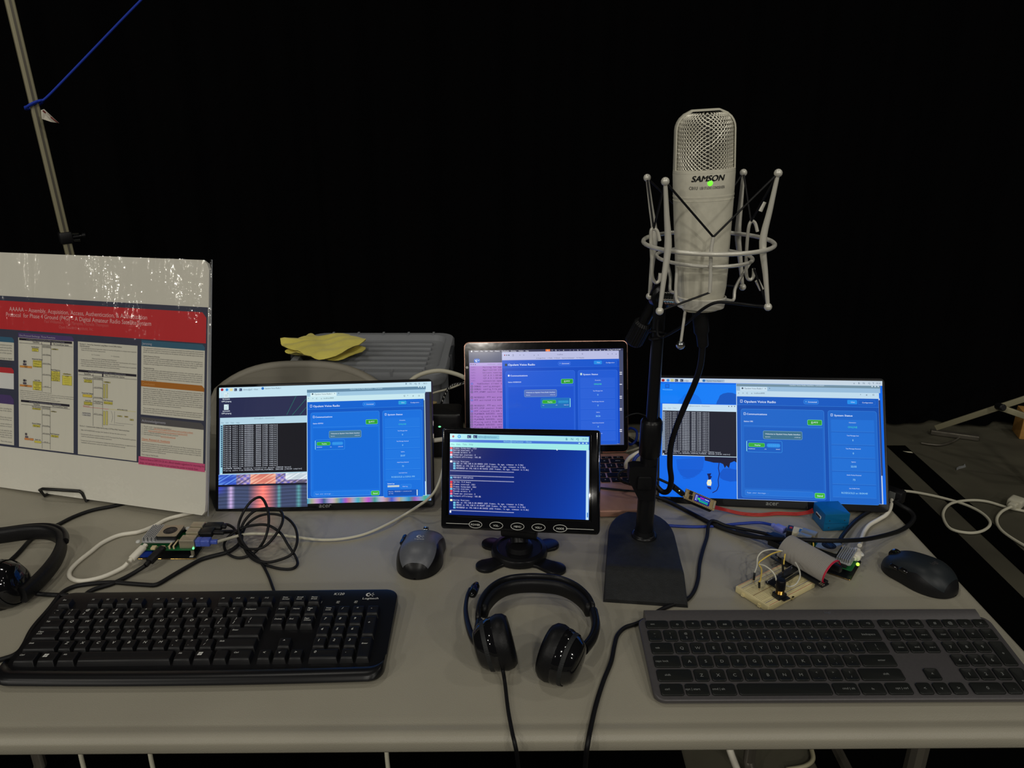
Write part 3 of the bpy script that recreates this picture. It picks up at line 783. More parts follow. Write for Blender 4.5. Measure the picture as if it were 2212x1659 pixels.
    for x, st in ((908, '<'), (950, '>'), (985, 'C'), (1032, 'o'), (1822, 'Q'), (1857, '*'), (1908, '#'), (1962, 'O'), (2003, ':')): A.text(st, x, 276 if x < 1100 else 250, 14, (60, 85, 100), 8, bold=True)
    x0, z0 = A.loc(903, 304); x1, _ = A.loc(2016, 268)
    d = dict(page=(12, 88, 196), hdr=(16, 98, 208), card=(22, 112, 222), inner=(16, 106, 216), edge=(60, 146, 236), chat=(40, 160, 220), bubble=(70, 120, 150),
             station='K5MNU', who='ROSEGOLD', t1='5:49:52 PM', t2='5:59:42 PM', yend=848, yb=762, ychat=520, step=89, log=True,
             rows=[('Connection', 'ONLINE'), ('Text Messages Sent', '0'), ('Text Messages Received', '0'), ('Uptime', '23:37'), ('Audio Frames Received', '73'), ('Last Audio From', 'ROSEGOLD at 5:59:51 PM')])
    zb = A.loc(1480, 1208)[1]; d['yend'] = (z0 - zb) / ((x1 - x0) / 1000)
    radio_ui(A, x0, z0, x1 - x0, d)
    A.rect(2018, 270, 2030, 1190, (210, 235, 245), 12); A.rect(2021, 285, 2026, 1060, (60, 80, 100), 13)
def art_right(A):
    A.crop(1400, 800, 560 / 2212.0)
    A.rect(104, 64, 2034, 1145, (2, 104, 232), 0)
    # desktop picture: blue dusk lake, dark trees mirrored, small lamp
    A.rect(104, 112, 752, 290, (2, 124, 246), 0.5)
    def blob(pts, c, l):
        A.poly(pts, c, l)
    blob([(250, 290), (262, 255), (290, 232), (310, 205), (350, 196), (395, 200), (430, 222), (450, 250), (462, 290)], (2, 112, 232), 1)
    blob([(580, 290), (590, 260), (600, 245), (612, 215), (640, 198), (680, 190), (720, 192), (752, 205), (752, 290)], (0, 84, 190), 1)
    blob([(240, 760), (480, 740), (470, 830), (440, 880), (390, 915), (330, 920), (275, 890), (250, 840)], (2, 92, 214), 1)
    for i in range(7): A.line(262 + i * 6, 850 + i * 12, 470 - i * 18, 852 + i * 12, 4, (2, 80, 196), 1.4)
    blob([(482, 735), (760, 735), (760, 790), (735, 775), (700, 790), (690, 835), (668, 812), (655, 835), (640, 800), (618, 790), (560, 788), (520, 778), (484, 770)], (14, 16, 50), 1.5)
    blob([(610, 880), (640, 840), (690, 835), (764, 850), (764, 945), (700, 950), (640, 935), (612, 915)], (0, 84, 200), 1.2)
    for a in ((606, 786, 600, 835), (600, 835, 608, 880), (608, 880, 598, 935), (598, 935, 602, 985), (602, 985, 586, 1025), (586, 1025, 548, 1045)): A.line(*a, 7, (16, 24, 90), 2)
    blob([(502, 882), (540, 878), (530, 900), (545, 905), (532, 930), (515, 932), (512, 905)], (8, 20, 80), 2)
    blob([(508, 935), (536, 932), (542, 960), (536, 985), (506, 982), (500, 962)], (245, 235, 190), 2.2); A.rect(512, 945, 532, 970, (200, 230, 240), 2.4)
    blob([(500, 990), (536, 994), (538, 1018), (512, 1008)], (14, 30, 110), 2)
    A.frame(146, 118, 180, 150, 3, (0, 60, 150), 2, 0.0, (2, 110, 232)); A.text('Wastebasket', 122, 168, 11, (120, 200, 255), 3, u2=208)
    A.poly([(104, 65), (1998, 92), (1998, 132), (104, 97)], (196, 212, 226), 2)
    for x, c in ((128, (150, 30, 40)), (170, (60, 140, 220)), (206, (190, 190, 130)), (242, (40, 56, 90)), (287, (40, 56, 90))):
        A.rect(x - 13, 73 + (x - 104) * .012, x + 13, 96 + (x - 104) * .012, c, 3, 0.002 if x < 180 else 0)
    A.text('>_', 233, 92, 11, (220, 230, 240), 4, bold=True); A.text('>_', 278, 93, 11, (220, 230, 240), 4, bold=True)
    A.text('ori@pi..', 305, 94, 13, (60, 76, 110), 3, u2=352); A.text('~/Inter..', 405, 96, 13, (60, 76, 110), 3, u2=446)
    A.rect(460, 76, 652, 101, (160, 184, 208), 2.6); A.rect(464, 77, 488, 100, (40, 110, 180), 4, 0.0028); A.text('Opulent Voice Radio I..', 498, 97, 14, (50, 66, 100), 4, u2=640)
    for x, st in ((1752, 'x'), (1793, 'B'), (1832, 'N'), (1875, '<)'), (1915, 'Y')): A.text(st, x, 117, 16, (60, 90, 120), 3, bold=True)
    A.text('18:20', 1942, 116, 13, (60, 80, 110), 3, u2=1984)
    # terminal
    A.rectL(122, 284, 762, 725, (196, 222, 240), 2.5); A.rectL(124, 342, 752, 720, (22, 24, 40), 3)
    A.text('ori@openresearch: ~/Interlocutor', 338, 308, 12, (110, 130, 160), 4, u2=528)
    for x, st, x2 in ((130, 'File', 154), (168, 'Edit', 195), (210, 'Tabs', 242)): A.text(st, x, 328, 12, (150, 170, 190), 4, u2=x2)
    for i in range(23):
        y = 360 + i * 14.45
        A.rect(126, y - 9, 142, y + 3, (170, 190, 215), 4); A.rect(130, y - 7, 137, y, (20, 30, 60), 4.5)
        A.text('Playing audio from ROSEGOLD: 38400 [1920 samples]', 146, y, 9.8, (200, 208, 222), 4.5, u2=523, mono=0.62, bold=True)
    A.text('PLAYBACK SUCCESS: incoming transmission queued [280320 bytes]', 146, 692, 9.8, (200, 208, 222), 4.5, u2=620, mono=0.62, bold=True)
    A.text('Playing audio from ROSEGOLD_INCOMING_PLAYBACK: 280320B [140160 samples]', 146, 707, 9.8, (200, 208, 222), 4.5, u2=700, mono=0.62, bold=True)
    A.rect(126, 706, 136, 718, (200, 210, 230), 5)
    for x in (688, 713, 738): A.rect(x - 4, 304, x + 4, 312, (60, 80, 100), 4)
    # browser
    A.rect(751, 112, 2002, 1143, (190, 218, 236), 6); A.rectL(753, 114, 1980, 136, (112, 142, 160), 6.5)
    A.text('Opulent Voice Radio Interface - Chromium', 1205, 132, 14, (200, 220, 235), 7, u2=1502)
    for x in (1910, 1936, 1962): A.rect(x - 4, 134, x + 5, 143, (230, 240, 250), 8)
    A.rectL(754, 136, 1978, 174, (150, 186, 216), 7); A.rectL(784, 139, 1016, 174, (198, 222, 238), 7.5, 0.0008)
    A.text('Opulent Voice Radio I', 820, 160, 14, (50, 66, 96), 8, u2=978); A.text('x', 995, 160, 14, (40, 50, 80), 8, bold=True); A.text('+', 1030, 161, 15, (40, 50, 80), 8, bold=True); A.rect(797, 145, 813, 161, (50, 70, 96), 8, .0016)
    A.text('localhost:8000', 903, 200, 13, (50, 70, 96), 8, u2=995)
    for x, st in ((766, '<'), (804, '>'), (838, 'C'), (879, 'o'), (1808, '*'), (1858, '#'), (1914, 'O'), (1953, ':')): A.text(st, x, 201 if x < 1100 else 216, 14, (50, 66, 90), 8, bold=True)
    x0, z0 = A.loc(757, 222); x1, _ = A.loc(1966, 240)
    d = dict(page=(8, 78, 178), hdr=(12, 88, 192), card=(22, 100, 200), inner=(16, 92, 192), panel=(26, 110, 212), edge=(56, 132, 222), chat=(30, 140, 235), bubble=(60, 112, 140),
             station='ORI', who='ROSEGOLD', t1='17:57:24', t2='18:04:37', ychat=440, step=95, yb=690,
             rows=[('Connection', 'ONLINE'), ('Text Messages Sent', '0'), ('Text Messages Received', '0'), ('Uptime', '22:55'), ('Audio Frames Received', '73'), ('Last Audio From', 'ROSEGOLD at 18:04:40')])
    zb = A.loc(1480, 1122)[1]; d['yend'] = (z0 - zb) / ((x1 - x0) / 1000); d['yb'] = (z0 - A.loc(830, 1018)[1]) / ((x1 - x0) / 1000); d['ychat'] = d['yb'] - 92 - 138 - 14
    radio_ui(A, x0, z0, x1 - x0, d)
    A.rect(1974, 240, 1996, 1143, (190, 206, 226), 12); A.rect(1980, 256, 1988, 900, (40, 60, 110), 13)

make_l = monitor(xf((-0.2987, 1.0761, 0.743), -1.18, -25.99, -2.12), 0.3505, 0.2056, 'black 15-inch portable monitor on the left, beside the poster, with city-lights desktop', None, art_left)
make_r = monitor(xf((0.4148, 1.0828, 0.743), -9.01, -29.33, -2.24), 0.3582, 0.2138, 'black 15-inch portable monitor on the right, behind the blue sensor box', None, art_right)

# ================================================================ small glossy 7-inch monitor
def small_monitor():
    M = xf((0.0087, 0.9340, 0.79), -11.58, -21.99, -3.71); W, H = 0.2253, 0.1436
    t = thing('small_monitor', 'small glossy black monitor on a cross-shaped foot in the centre, buttons below its screen', 'monitor', M)
    mb = MB(); mb.rbox((0, 0.011, H / 2), (W, 0.022, H), 0.005, axis='y', mat='gloss_black', ch=0.003)
    mb.rbox((0, 0.026, H / 2), (W * 0.82, 0.012, H * 0.8), 0.01, axis='y', mat='black_plastic', ch=0.003)
    # raised inner rim round the picture
    mb.build('housing', t)
    A = Art(M, -0.0006).crop(930, 910, 400 / 1896.0); A.mat = 'screen_gloss'
    A.rect(200, 127, 1622, 1010, (10, 30, 118), 0)
    # background blue grows stronger toward the right and bottom of the panel
    a = A.loc(200, 127); b = A.loc(1622, 1010)
    nx, ny = 60, 30
    for j in range(ny):
        for i in range(nx):
            s = (i + .5) / nx; q = (j + .5) / ny
            c = (8 + 6 * s, 22 + 34 * s * s + 14 * q, 92 + 66 * s * s + 26 * q)
            xa = a[0] + (b[0] - a[0]) * i / nx; xb = a[0] + (b[0] - a[0]) * (i + 1) / nx; za = a[1] + (b[1] - a[1]) * j / ny; zb = a[1] + (b[1] - a[1]) * (j + 1) / ny
            y = A.L(0.6); A.mb.add([(xa, y, zb), (xb, y, zb), (xb, y, za), (xa, y, za)], [(0, 1, 2, 3)], A.mat, lin(c))
    A.poly([(200, 127), (1622, 160), (1620, 216), (200, 186)], (168, 228, 236), 2); A.poly([(460, 140), (704, 145), (704, 186), (460, 180)], (140, 205, 225), 2.5)
    A.poly([(200, 184), (1622, 212), (1620, 240), (200, 214)], (70, 118, 214), 3)
    A.poly([(200, 213), (1622, 238), (1620, 300), (200, 262)], (160, 234, 232), 3.5)
    A.rect(222, 142, 244, 168, (150, 20, 40), 4, 0.002); A.rect(276, 138, 312, 174, (50, 160, 220), 4, 0.0036); A.rect(288, 148, 300, 162, (130, 220, 240), 4.5)
    for x in (376, 438): A.rect(x, 142, x + 40, 174, (16, 50, 110), 4); A.text('>_', x + 6, 168, 15, (200, 230, 240), 5, bold=True)
    A.text('kb5mu@interlocutor..', 488, 168, 19, (50, 110, 150), 5, u2=690); A.text('kb5mu@interlocutor: ~/locus', 748, 215, 19, (150, 225, 240), 5, u2=1035)
    for x, st, x2 in ((212, 'File', 246), (266, 'Edit', 306), (328, 'Tabs', 374), (394, 'Help', 437)): A.text(st, x, 244, 16, (70, 140, 160), 5, u2=x2)
    for x, st in ((1384, 'B'), (1436, 'N'), (1490, '<)')): A.text(st, x, 194, 24, (30, 120, 150), 5, bold=True)
    A.text('18:30', 1548, 190, 17, (60, 120, 150), 5, u2=1602)
    for x in (1516, 1554, 1590): A.rect(x, 219, x + 14, 232, (190, 240, 245), 5)
    WH = (205, 210, 245); RD = (235, 60, 80); CY_ = (110, 190, 225)
    def row(y, x, ic, st, x2, sk=0.013):
        if ic: A.rect(x - 32, y - 16, x - 8, y + 5, ic, 5, 0.0006)
        A.text(st, x, y, 15, WH, 5, u2=x2, mono=0.62, bold=True)
    row(281, 233, RD, 'Frames forwarded: 1723', 473)
    row(302, 233, CY_, 'Active stations: 3', 431); row(324, 233, RD, 'Decode errors: 0', 408); row(348, 233, (240, 200, 220), 'Timed out stations: 0', 463); row(371, 233, CY_, 'Forward efficiency: 100.0%', 516)
    row(416, 233, (240, 240, 250), 'Active Stations:', 405)
    row(438, 265, CY_, 'ORI at 192.168.0.20:48450 (531 frames, 0s ago, timeout in 5.0m)', 953); row(462, 265, CY_, 'KB5MU at 192.168.0.10:43697 (532 frames, 2s ago, timeout in 5.0m)', 975); row(486, 265, CY_, 'ROSEGOLD at 192.168.0.40:56032 (553 frames, 0s ago, timeout in 5.0m)', 1008)
    for y in (512, 562, 608, 918): A.text('=' * 60, 200, y, 15, WH, 5, u2=855, bold=True)
    row(582, 233, CY_, 'PERIODIC STATISTICS', 438)
    row(626, 233, RD, 'Uptime: 0.4 hours', 415); row(651, 233, (240, 120, 90), 'Frames received: 1951', 460); row(675, 233, (240, 120, 90), 'Frames forwarded: 1901', 470)
    row(697, 233, CY_, 'Active stations: 3', 427); row(720, 233, RD, 'Decode errors: 0', 406); row(746, 233, (240, 120, 150), 'Timed out stations: 0', 460); row(770, 233, CY_, 'Forward efficiency: 100.0%', 515)
    row(812, 233, (240, 240, 200), 'Active Stations:', 405)
    row(838, 265, CY_, 'ORI at 192.168.0.20:48450 (621 frames, 0s ago, timeout in 5.0m)', 953); row(862, 265, CY_, 'KB5MU at 192.168.0.10:43697 (620 frames, 2s ago, timeout in 5.0m)', 975); row(888, 265, CY_, 'ROSEGOLD at 192.168.0.40:56032 (652 frames, 1s ago, timeout in 5.0m)', 1008)
    A.rect(196, 912, 212, 936, (230, 235, 250), 5)
    A.rect(1596, 295, 1618, 1010, (190, 225, 245), 5); A.rect(1602, 935, 1612, 985, (30, 110, 200), 6)
    A.poly([(1290, 278), (1304, 298), (1290, 298)], (235, 245, 250), 7)
    A.mb.build('screen', t, smooth=0)
    # bezel lip framing the picture
    mb = MB()
    x0, z1 = A.loc(178, 108); x1, z0 = A.loc(1642, 1024)
    mb.tube([(x0, -0.0016, z0), (x1, -0.0016, z0), (x1, -0.0016, z1), (x0, -0.0016, z1)], 0.0012, 'gloss_black', closed=True, seg=6)
    mb.build('screen_rim', t, smooth=30)
    # printed button marks
    for st, u in (('POWER', 460), ('VOL-', 673), ('MENU', 890), ('VOL+', 1106), ('MODE', 1327)):
        v = 1057 + (u - 460) * 0.046; c = A.loc(u, v); mb = MB()
        mb.tube([(c[0] + 0.0094 * cos(a), -0.0007, c[1] + 0.0048 * sin(a)) for a in [pi * k / 12 for k in range(24)]], 0.00042, 'legend_white', closed=True, seg=5)
        mb.text(st, (c[0], -0.0009, c[1] - 0.0016), (1, 0, 0), (0, 0, 1), 0.0038, align='C', mat='legend_white', bold=True); mb.build('button', t, smooth=0)
    mb = MB()
    for u0, v0, u1, v1 in ((160, 1042, 404, 1053), (1386, 1098, 1672, 1112)):
        a = A.loc(u0, v0); b = A.loc(u1, v1); mb.box(((a[0] + b[0]) / 2, -0.0006, (a[1] + b[1]) / 2), (abs(b[0] - a[0]), 0.0006, 0.0006), 'legend_white')
    mb.build('printed_line', t, smooth=0)
    # foot: four lobes, disc, neck (level with the table)
    Mi = M.inverted()
    mb = MB(Mi); c = TB(1122, 1203)
    lobes = [TB(1062, 1178), TB(1186, 1180), TB(1050, 1226), TB(1200, 1232)]
    for q in lobes:
        d = (q - c); L = d.length; d.normalize(); n = Vector((-d.y, d.x, 0)); out = []
        prof = [(0.0, 0.020), (0.35, 0.016), (0.6, 0.0115), (0.78, 0.0125)]
        endr = 0.0148; ec = L * 1.0
        left = [c + d * (a * L) + n * b for a, b in prof]; right = [c + d * (a * L) - n * b for a, b in prof]
        arc = [c + d * ec + (n * cos(x) + d * sin(x)) * endr for x in [pi * k / 10 for k in range(0, 11)]]
        ring = left + arc + list(reversed(right)); cc = sum(ring, Vector()) / len(ring)
        def lev(s_, z): return [Vector(((cc + (p - cc) * s_).x, (cc + (p - cc) * s_).y, T + z)) for p in ring]
        mb.layers(list(reversed([list(r) for r in (lev(0.93, 0.0050), lev(0.985, 0.0044), lev(1.0, 0.003), lev(1.0, 0.0006))])), 'satin_black')
    mb.build('foot', t, smooth=40)
    mb = MB(Mi); mb.lathe([(0.0405, 0.0), (0.041, 0.006), (0.039, 0.010), (0.033, 0.0115), (0.031, 0.0095), (0.020, 0.0095), (0.018, 0.016), (0.013, 0.018)], Matrix.Translation(Vector((c.x, c.y + 0.008, T + 0.001))), 'satin_black', 36)
    mb.build('foot_disc', t, smooth=40)
    mb = MB(Mi); p0 = Vector((c.x, c.y + 0.010, T + 0.016)); p1 = M @ Vector((0.0, 0.030, 0.045)); p2 = M @ Vector((0, 0.034, 0.02))
    mb.tube(spline([p0, p0 + Vector((0, 0.01, 0.014)), p2 + Vector((0, .004, 0)), p1], 5), 0.013, 'satin_black', seg=14)
    mb.build('neck', t, smooth=50)
    mb = MB(Mi @ Matrix.Translation(Vector((c.x, c.y + 0.012, T + 0.036))) @ Matrix.Rotation(rad(-11), 4, 'Z')); mb.rbox((0, 0, 0), (0.052, 0.020, 0.018), 0.006, axis='x', mat='satin_black', ch=0.003)
    mb.build('tilt_clamp', t, smooth=50)
small_monitor()

# ================================================================ rose-gold laptop
def laptop():
    M = xf((0.0641, 1.2582, 0.755), 2.28, 0, 0)
    t = thing('laptop', 'open rose gold laptop behind the small centre monitor', 'laptop', M)
    W, D, H = 0.2990, 0.208, 0.2035
    mb = MB(); mb.rbox((0, -D / 2 + 0.004, -0.008), (W, D, 0.012), 0.012, mat='rose_gold', seg=6, ch=0.003); mb.build('base', t)
    ML = Matrix.Rotation(rad(-18.89), 4, 'X'); MW = M @ ML
    mb = MB(ML); mb.rbox((0, 0.004, H / 2), (W - 0.003, 0.005, H), 0.010, axis='y', mat='rose_edge', seg=6, ch=0.0012); lid = mb.build('lid', t)
    mb = MB(ML)
    mb.layers([[(a, 0.0012, H / 2 + b) for a, b in rr(W - 0.0055, H - 0.0035, 0.009, 6)], [(a, 0.0004, H / 2 + b) for a, b in rr(W - 0.0055, H - 0.0035, 0.009, 6)]], 'gloss_black'); mb.build('glass_bezel', lid, smooth=0)
    mb = MB(ML); mb.tube([(-0.10, 0.004, 0.0), (0.10, 0.004, 0.0)], 0.0045, 'satin_black'); mb.build('hinge', t)
    A = Art(MW, -0.0001).crop(980, 720, 400 / 2212.0); A.mat = 'screen_gloss'
    A.rect(180, 205, 2034, 1332, (72, 78, 108), 0)
    A.poly([(180, 205), (2020, 178), (2021, 206), (180, 232)], (52, 54, 84), 1)
    WH = (225, 228, 240)
    A.rect(206, 206, 222, 226, WH, 2, .0012)
    for x, st, x2 in ((248, 'Safari', 295), (320, 'File', 348), (374, 'Edit', 405), (432, 'View', 468), (492, 'History', 548), (575, 'Bookmarks', 660), (684, 'Develop', 748), (775, 'Window', 834), (858, 'Help', 896)):
        A.text(st, x, 223 - x * .007, 14, WH, 2, u2=x2, bold=True)
    A.rect(1098, 191, 1152, 216, (240, 130, 70), 2); A.rect(1122, 196, 1127, 212, (250, 220, 200), 3)
    for i, x in enumerate((1170, 1212, 1256, 1306, 1388, 1432, 1476, 1512, 1566, 1616, 1662, 1706, 1746, 1796)): A.text('VQ~A/I%=-OQ*#o'[i], x, 213 - x * .003, 15, WH, 2, bold=True)
    A.text('Sat Aug 9 10:14 AM', 1834, 202, 14, WH, 2, u2=1996, bold=True)
    A.rect(242, 304, 314, 352, (36, 100, 200), 2, 0.0028); A.line(255, 318, 280, 345, 6, (230, 240, 250), 3); A.line(280, 312, 262, 340, 5, (230, 240, 250), 3); A.line(285, 330, 308, 318, 5, (200, 230, 250), 3)
    A.rect(190, 354, 590, 1140, (166, 120, 200), 2); A.rect(190, 354, 590, 388, (180, 160, 220), 3)
    A.text('interlocutor -- python', 404, 376, 14, (120, 100, 160), 4, u2=578)
    for x in (208, 233, 258): A.rect(x - 6, 366, x + 6, 379, (100, 90, 130), 4, 0.0006)
    BK = (44, 24, 78)
    for y, pre, st, x2 in ((414, 'INFO:', 'Waiting for app', 574), (446, 'INFO:', 'Application sta', 574), (479, 'INFO:', 'Uvicorn running', 574), (512, 'INFO:', '127.0.0.1:50168', 574), (545, 'INFO:', '127.0.0.1:50168', 574), (577, 'INFO:', 'connection open', 574)):
        A.text(pre, 203, y, 18, (120, 84, 160), 4, u2=270, mono=0.62, bold=True, res=2); A.text(st, 348, y, 18, BK, 4, u2=x2, mono=0.62, bold=True, res=2)
    for y, ic, st, x2 in ((611, (40, 80, 190), '  WebSocket client c', 578), (644, (60, 40, 90), 'DEBUG: config_manager', 560), (677, (60, 40, 90), 'DEBUG: config_file_pat', 578), (710, (60, 40, 90), 'PTT_START control fram', 580), (774, (60, 40, 90), 'ROSEGOLD: PTT was pres', 578), (808, (40, 80, 190), 'PTT activated via web', 566),
                          (873, (60, 40, 90), 'ROSEGOLD: PTT was rele', 578), (905, (60, 40, 90), 'PTT_STOP control frame', 580), (939, (40, 80, 190), 'PTT released via web i', 580), (971, (60, 40, 90), 'PLAYBACK SUCCESS: outp', 580), (1004, (60, 40, 90), 'Playing audio from ROS', 580), (1037, (60, 40, 90), 'PLAYBACK SUCCESS: outp', 580), (1069, (60, 40, 90), 'Playing audio from ROS', 580), (1102, (60, 40, 90), 'PLAYBACK SUCCESS: outp', 580), (1134, (60, 40, 90), 'Playing audio from ROS', 580)):
        A.rect(206, y - 18, 230, y + 2, ic, 4); A.rect(211, y - 12, 225, y - 4, (190, 170, 230), 4.5); A.text(st, 247, y, 18, BK, 4, u2=x2, mono=0.62, bold=True, res=2)
    A.rect(576, 224, 1982, 1320, (186, 190, 226), 6, 0.001); A.rect(578, 322, 1982, 1318, (26, 84, 200), 6.5)
    for x, c in ((609, (150, 30, 60)), (634, (110, 110, 130)), (659, (30, 60, 90))): A.rect(x - 7, 254, x + 7, 269, c, 7, .0008)
    for x, st in ((702, '[]'), (785, '<'), (830, '>'), (955, 'o'), (1003, '+')): A.text(st, x, 268, 17, (70, 74, 110), 7, bold=True)
    A.text('localhost', 1236, 259, 13, (70, 74, 110), 7, u2=1306)
    for x, st in ((1530, 'C'), (1838, 'n'), (1886, '+'), (1934, 'o')): A.text(st, x, 254, 17, (70, 74, 110), 7, bold=True)
    for x, st, x2 in ((985, 'G Google Drive', 1095), (1122, '+ Trello', 1180), (1200, 'M Gmail', 1268), (1294, 'Send to Instapaper', 1442), (1466, 'W Wikipedia', 1558)): A.text(st, x, 303 - (x - 985) * .01, 12, (90, 94, 130), 7, u2=x2, bold=True)
    x0, z0 = A.loc(578, 324); x1, _ = A.loc(1978, 314)
    d = dict(page=(22, 78, 196), hdr=(28, 88, 206), card=(36, 92, 212), inner=(30, 84, 206), edge=(62, 116, 226), chat=(40, 140, 230), bubble=(86, 112, 190), panel=(44, 98, 216), icon=True, cut=True,
             station='ROSEGOLD', who='You', t1='9:57:24 AM', t2='9:58:21 AM', ychat=560, step=91, msgx=324, medge=(44, 128, 200), mfill=(34, 110, 190), wave=(30, 130, 190), msgy=232, online=(70, 220, 150),
             rows=[('Connection', 'ONLINE'), ('Text Messages Sent', '0'), ('Text Messages Received', '0'), ('Uptime', '26:26'), ('Audio Frames Received', '0'), ('Last Audio From', '--'), ('System Log', ''), ])
    d['yend'] = (z0 - A.loc(1750, 1314)[1]) / ((x1 - x0) / 1000)
    radio_ui(A, x0, z0, x1 - x0, d)
    A.rect(1958, 330, 1980, 1316, (20, 70, 190), 12)
    for y in (466, 487, 609, 752, 773, 898, 916, 1150, 1170): A.rect(1982, y - 4, 2010, y + 5, (220, 222, 235), 13)
    A.mb.build('screen', lid, smooth=0, M=ML)
    mb = MB(ML); q = A.loc(160, 410); mb.ball((q[0], -0.0015, q[1]), 0.0026, 'legend_white', 8, (1, .4, 1)); mb.build('rim_fleck', lid)
    # keyboard
    u = 0.01905 * 0.985; x00 = -0.1365; top = -0.0018
    rows = [[1.0] * 13, [1] * 13 + [1.5], [1.5] + [1] * 13, [1.75] + [1] * 11 + [1.75], [2.25] + [1] * 10 + [2.25], [1, 1, 1, 1.25, 5, 1.25, 1, 1, 1, 1]]
    rows[0] = [1.115] * 13; leg = [['esc'] + ['F%d' % i for i in range(1, 13)], list('`1234567890-=') + ['delete'], ['tab'] + list('qwertyuiop[]\\'), ['caps lock'] + list("asdfghjkl;'") + ['return'], ['shift'] + list('zxcvbnm,./') + ['shift'], ['fn', 'ctrl', 'opt', 'cmd', '', 'cmd', 'opt', '<', '^', '>']]
    y = -0.012
    for ri, row in enumerate(rows):
        h = 0.0095 if ri == 0 else 0.0178; x = x00; tot = sum(row); k = 0.273 / (tot)
        for wi, st in zip(row, leg[ri]):
            ww = wi * k; mb = MB()
            mb.rbox((x + ww / 2, y - h / 2, top + 0.0004), (ww - 0.003, h - 0.0026, 0.0012), 0.0015, mat='laptop_key', seg=2, ch=0.0003)
            if st: mb.text(st.upper() if len(st) == 1 else st, (x + ww / 2, y - h / 2 - 0.002, top + 0.00104), (1, 0, 0), (0, 1, 0), 0.0055 if len(st) == 1 else 0.0035, align='C', mat='legend_white', res=1)
            mb.build('space_bar' if (wi == 5) else 'key', t)
            x += ww
        y -= h + 0.0002
    mb = MB(); mb.rbox((0, -0.158, -0.0022), (0.105, 0.068, 0.0008), 0.004, mat='rose_gold', ch=0.0002); mb.build('trackpad', t)
laptop()

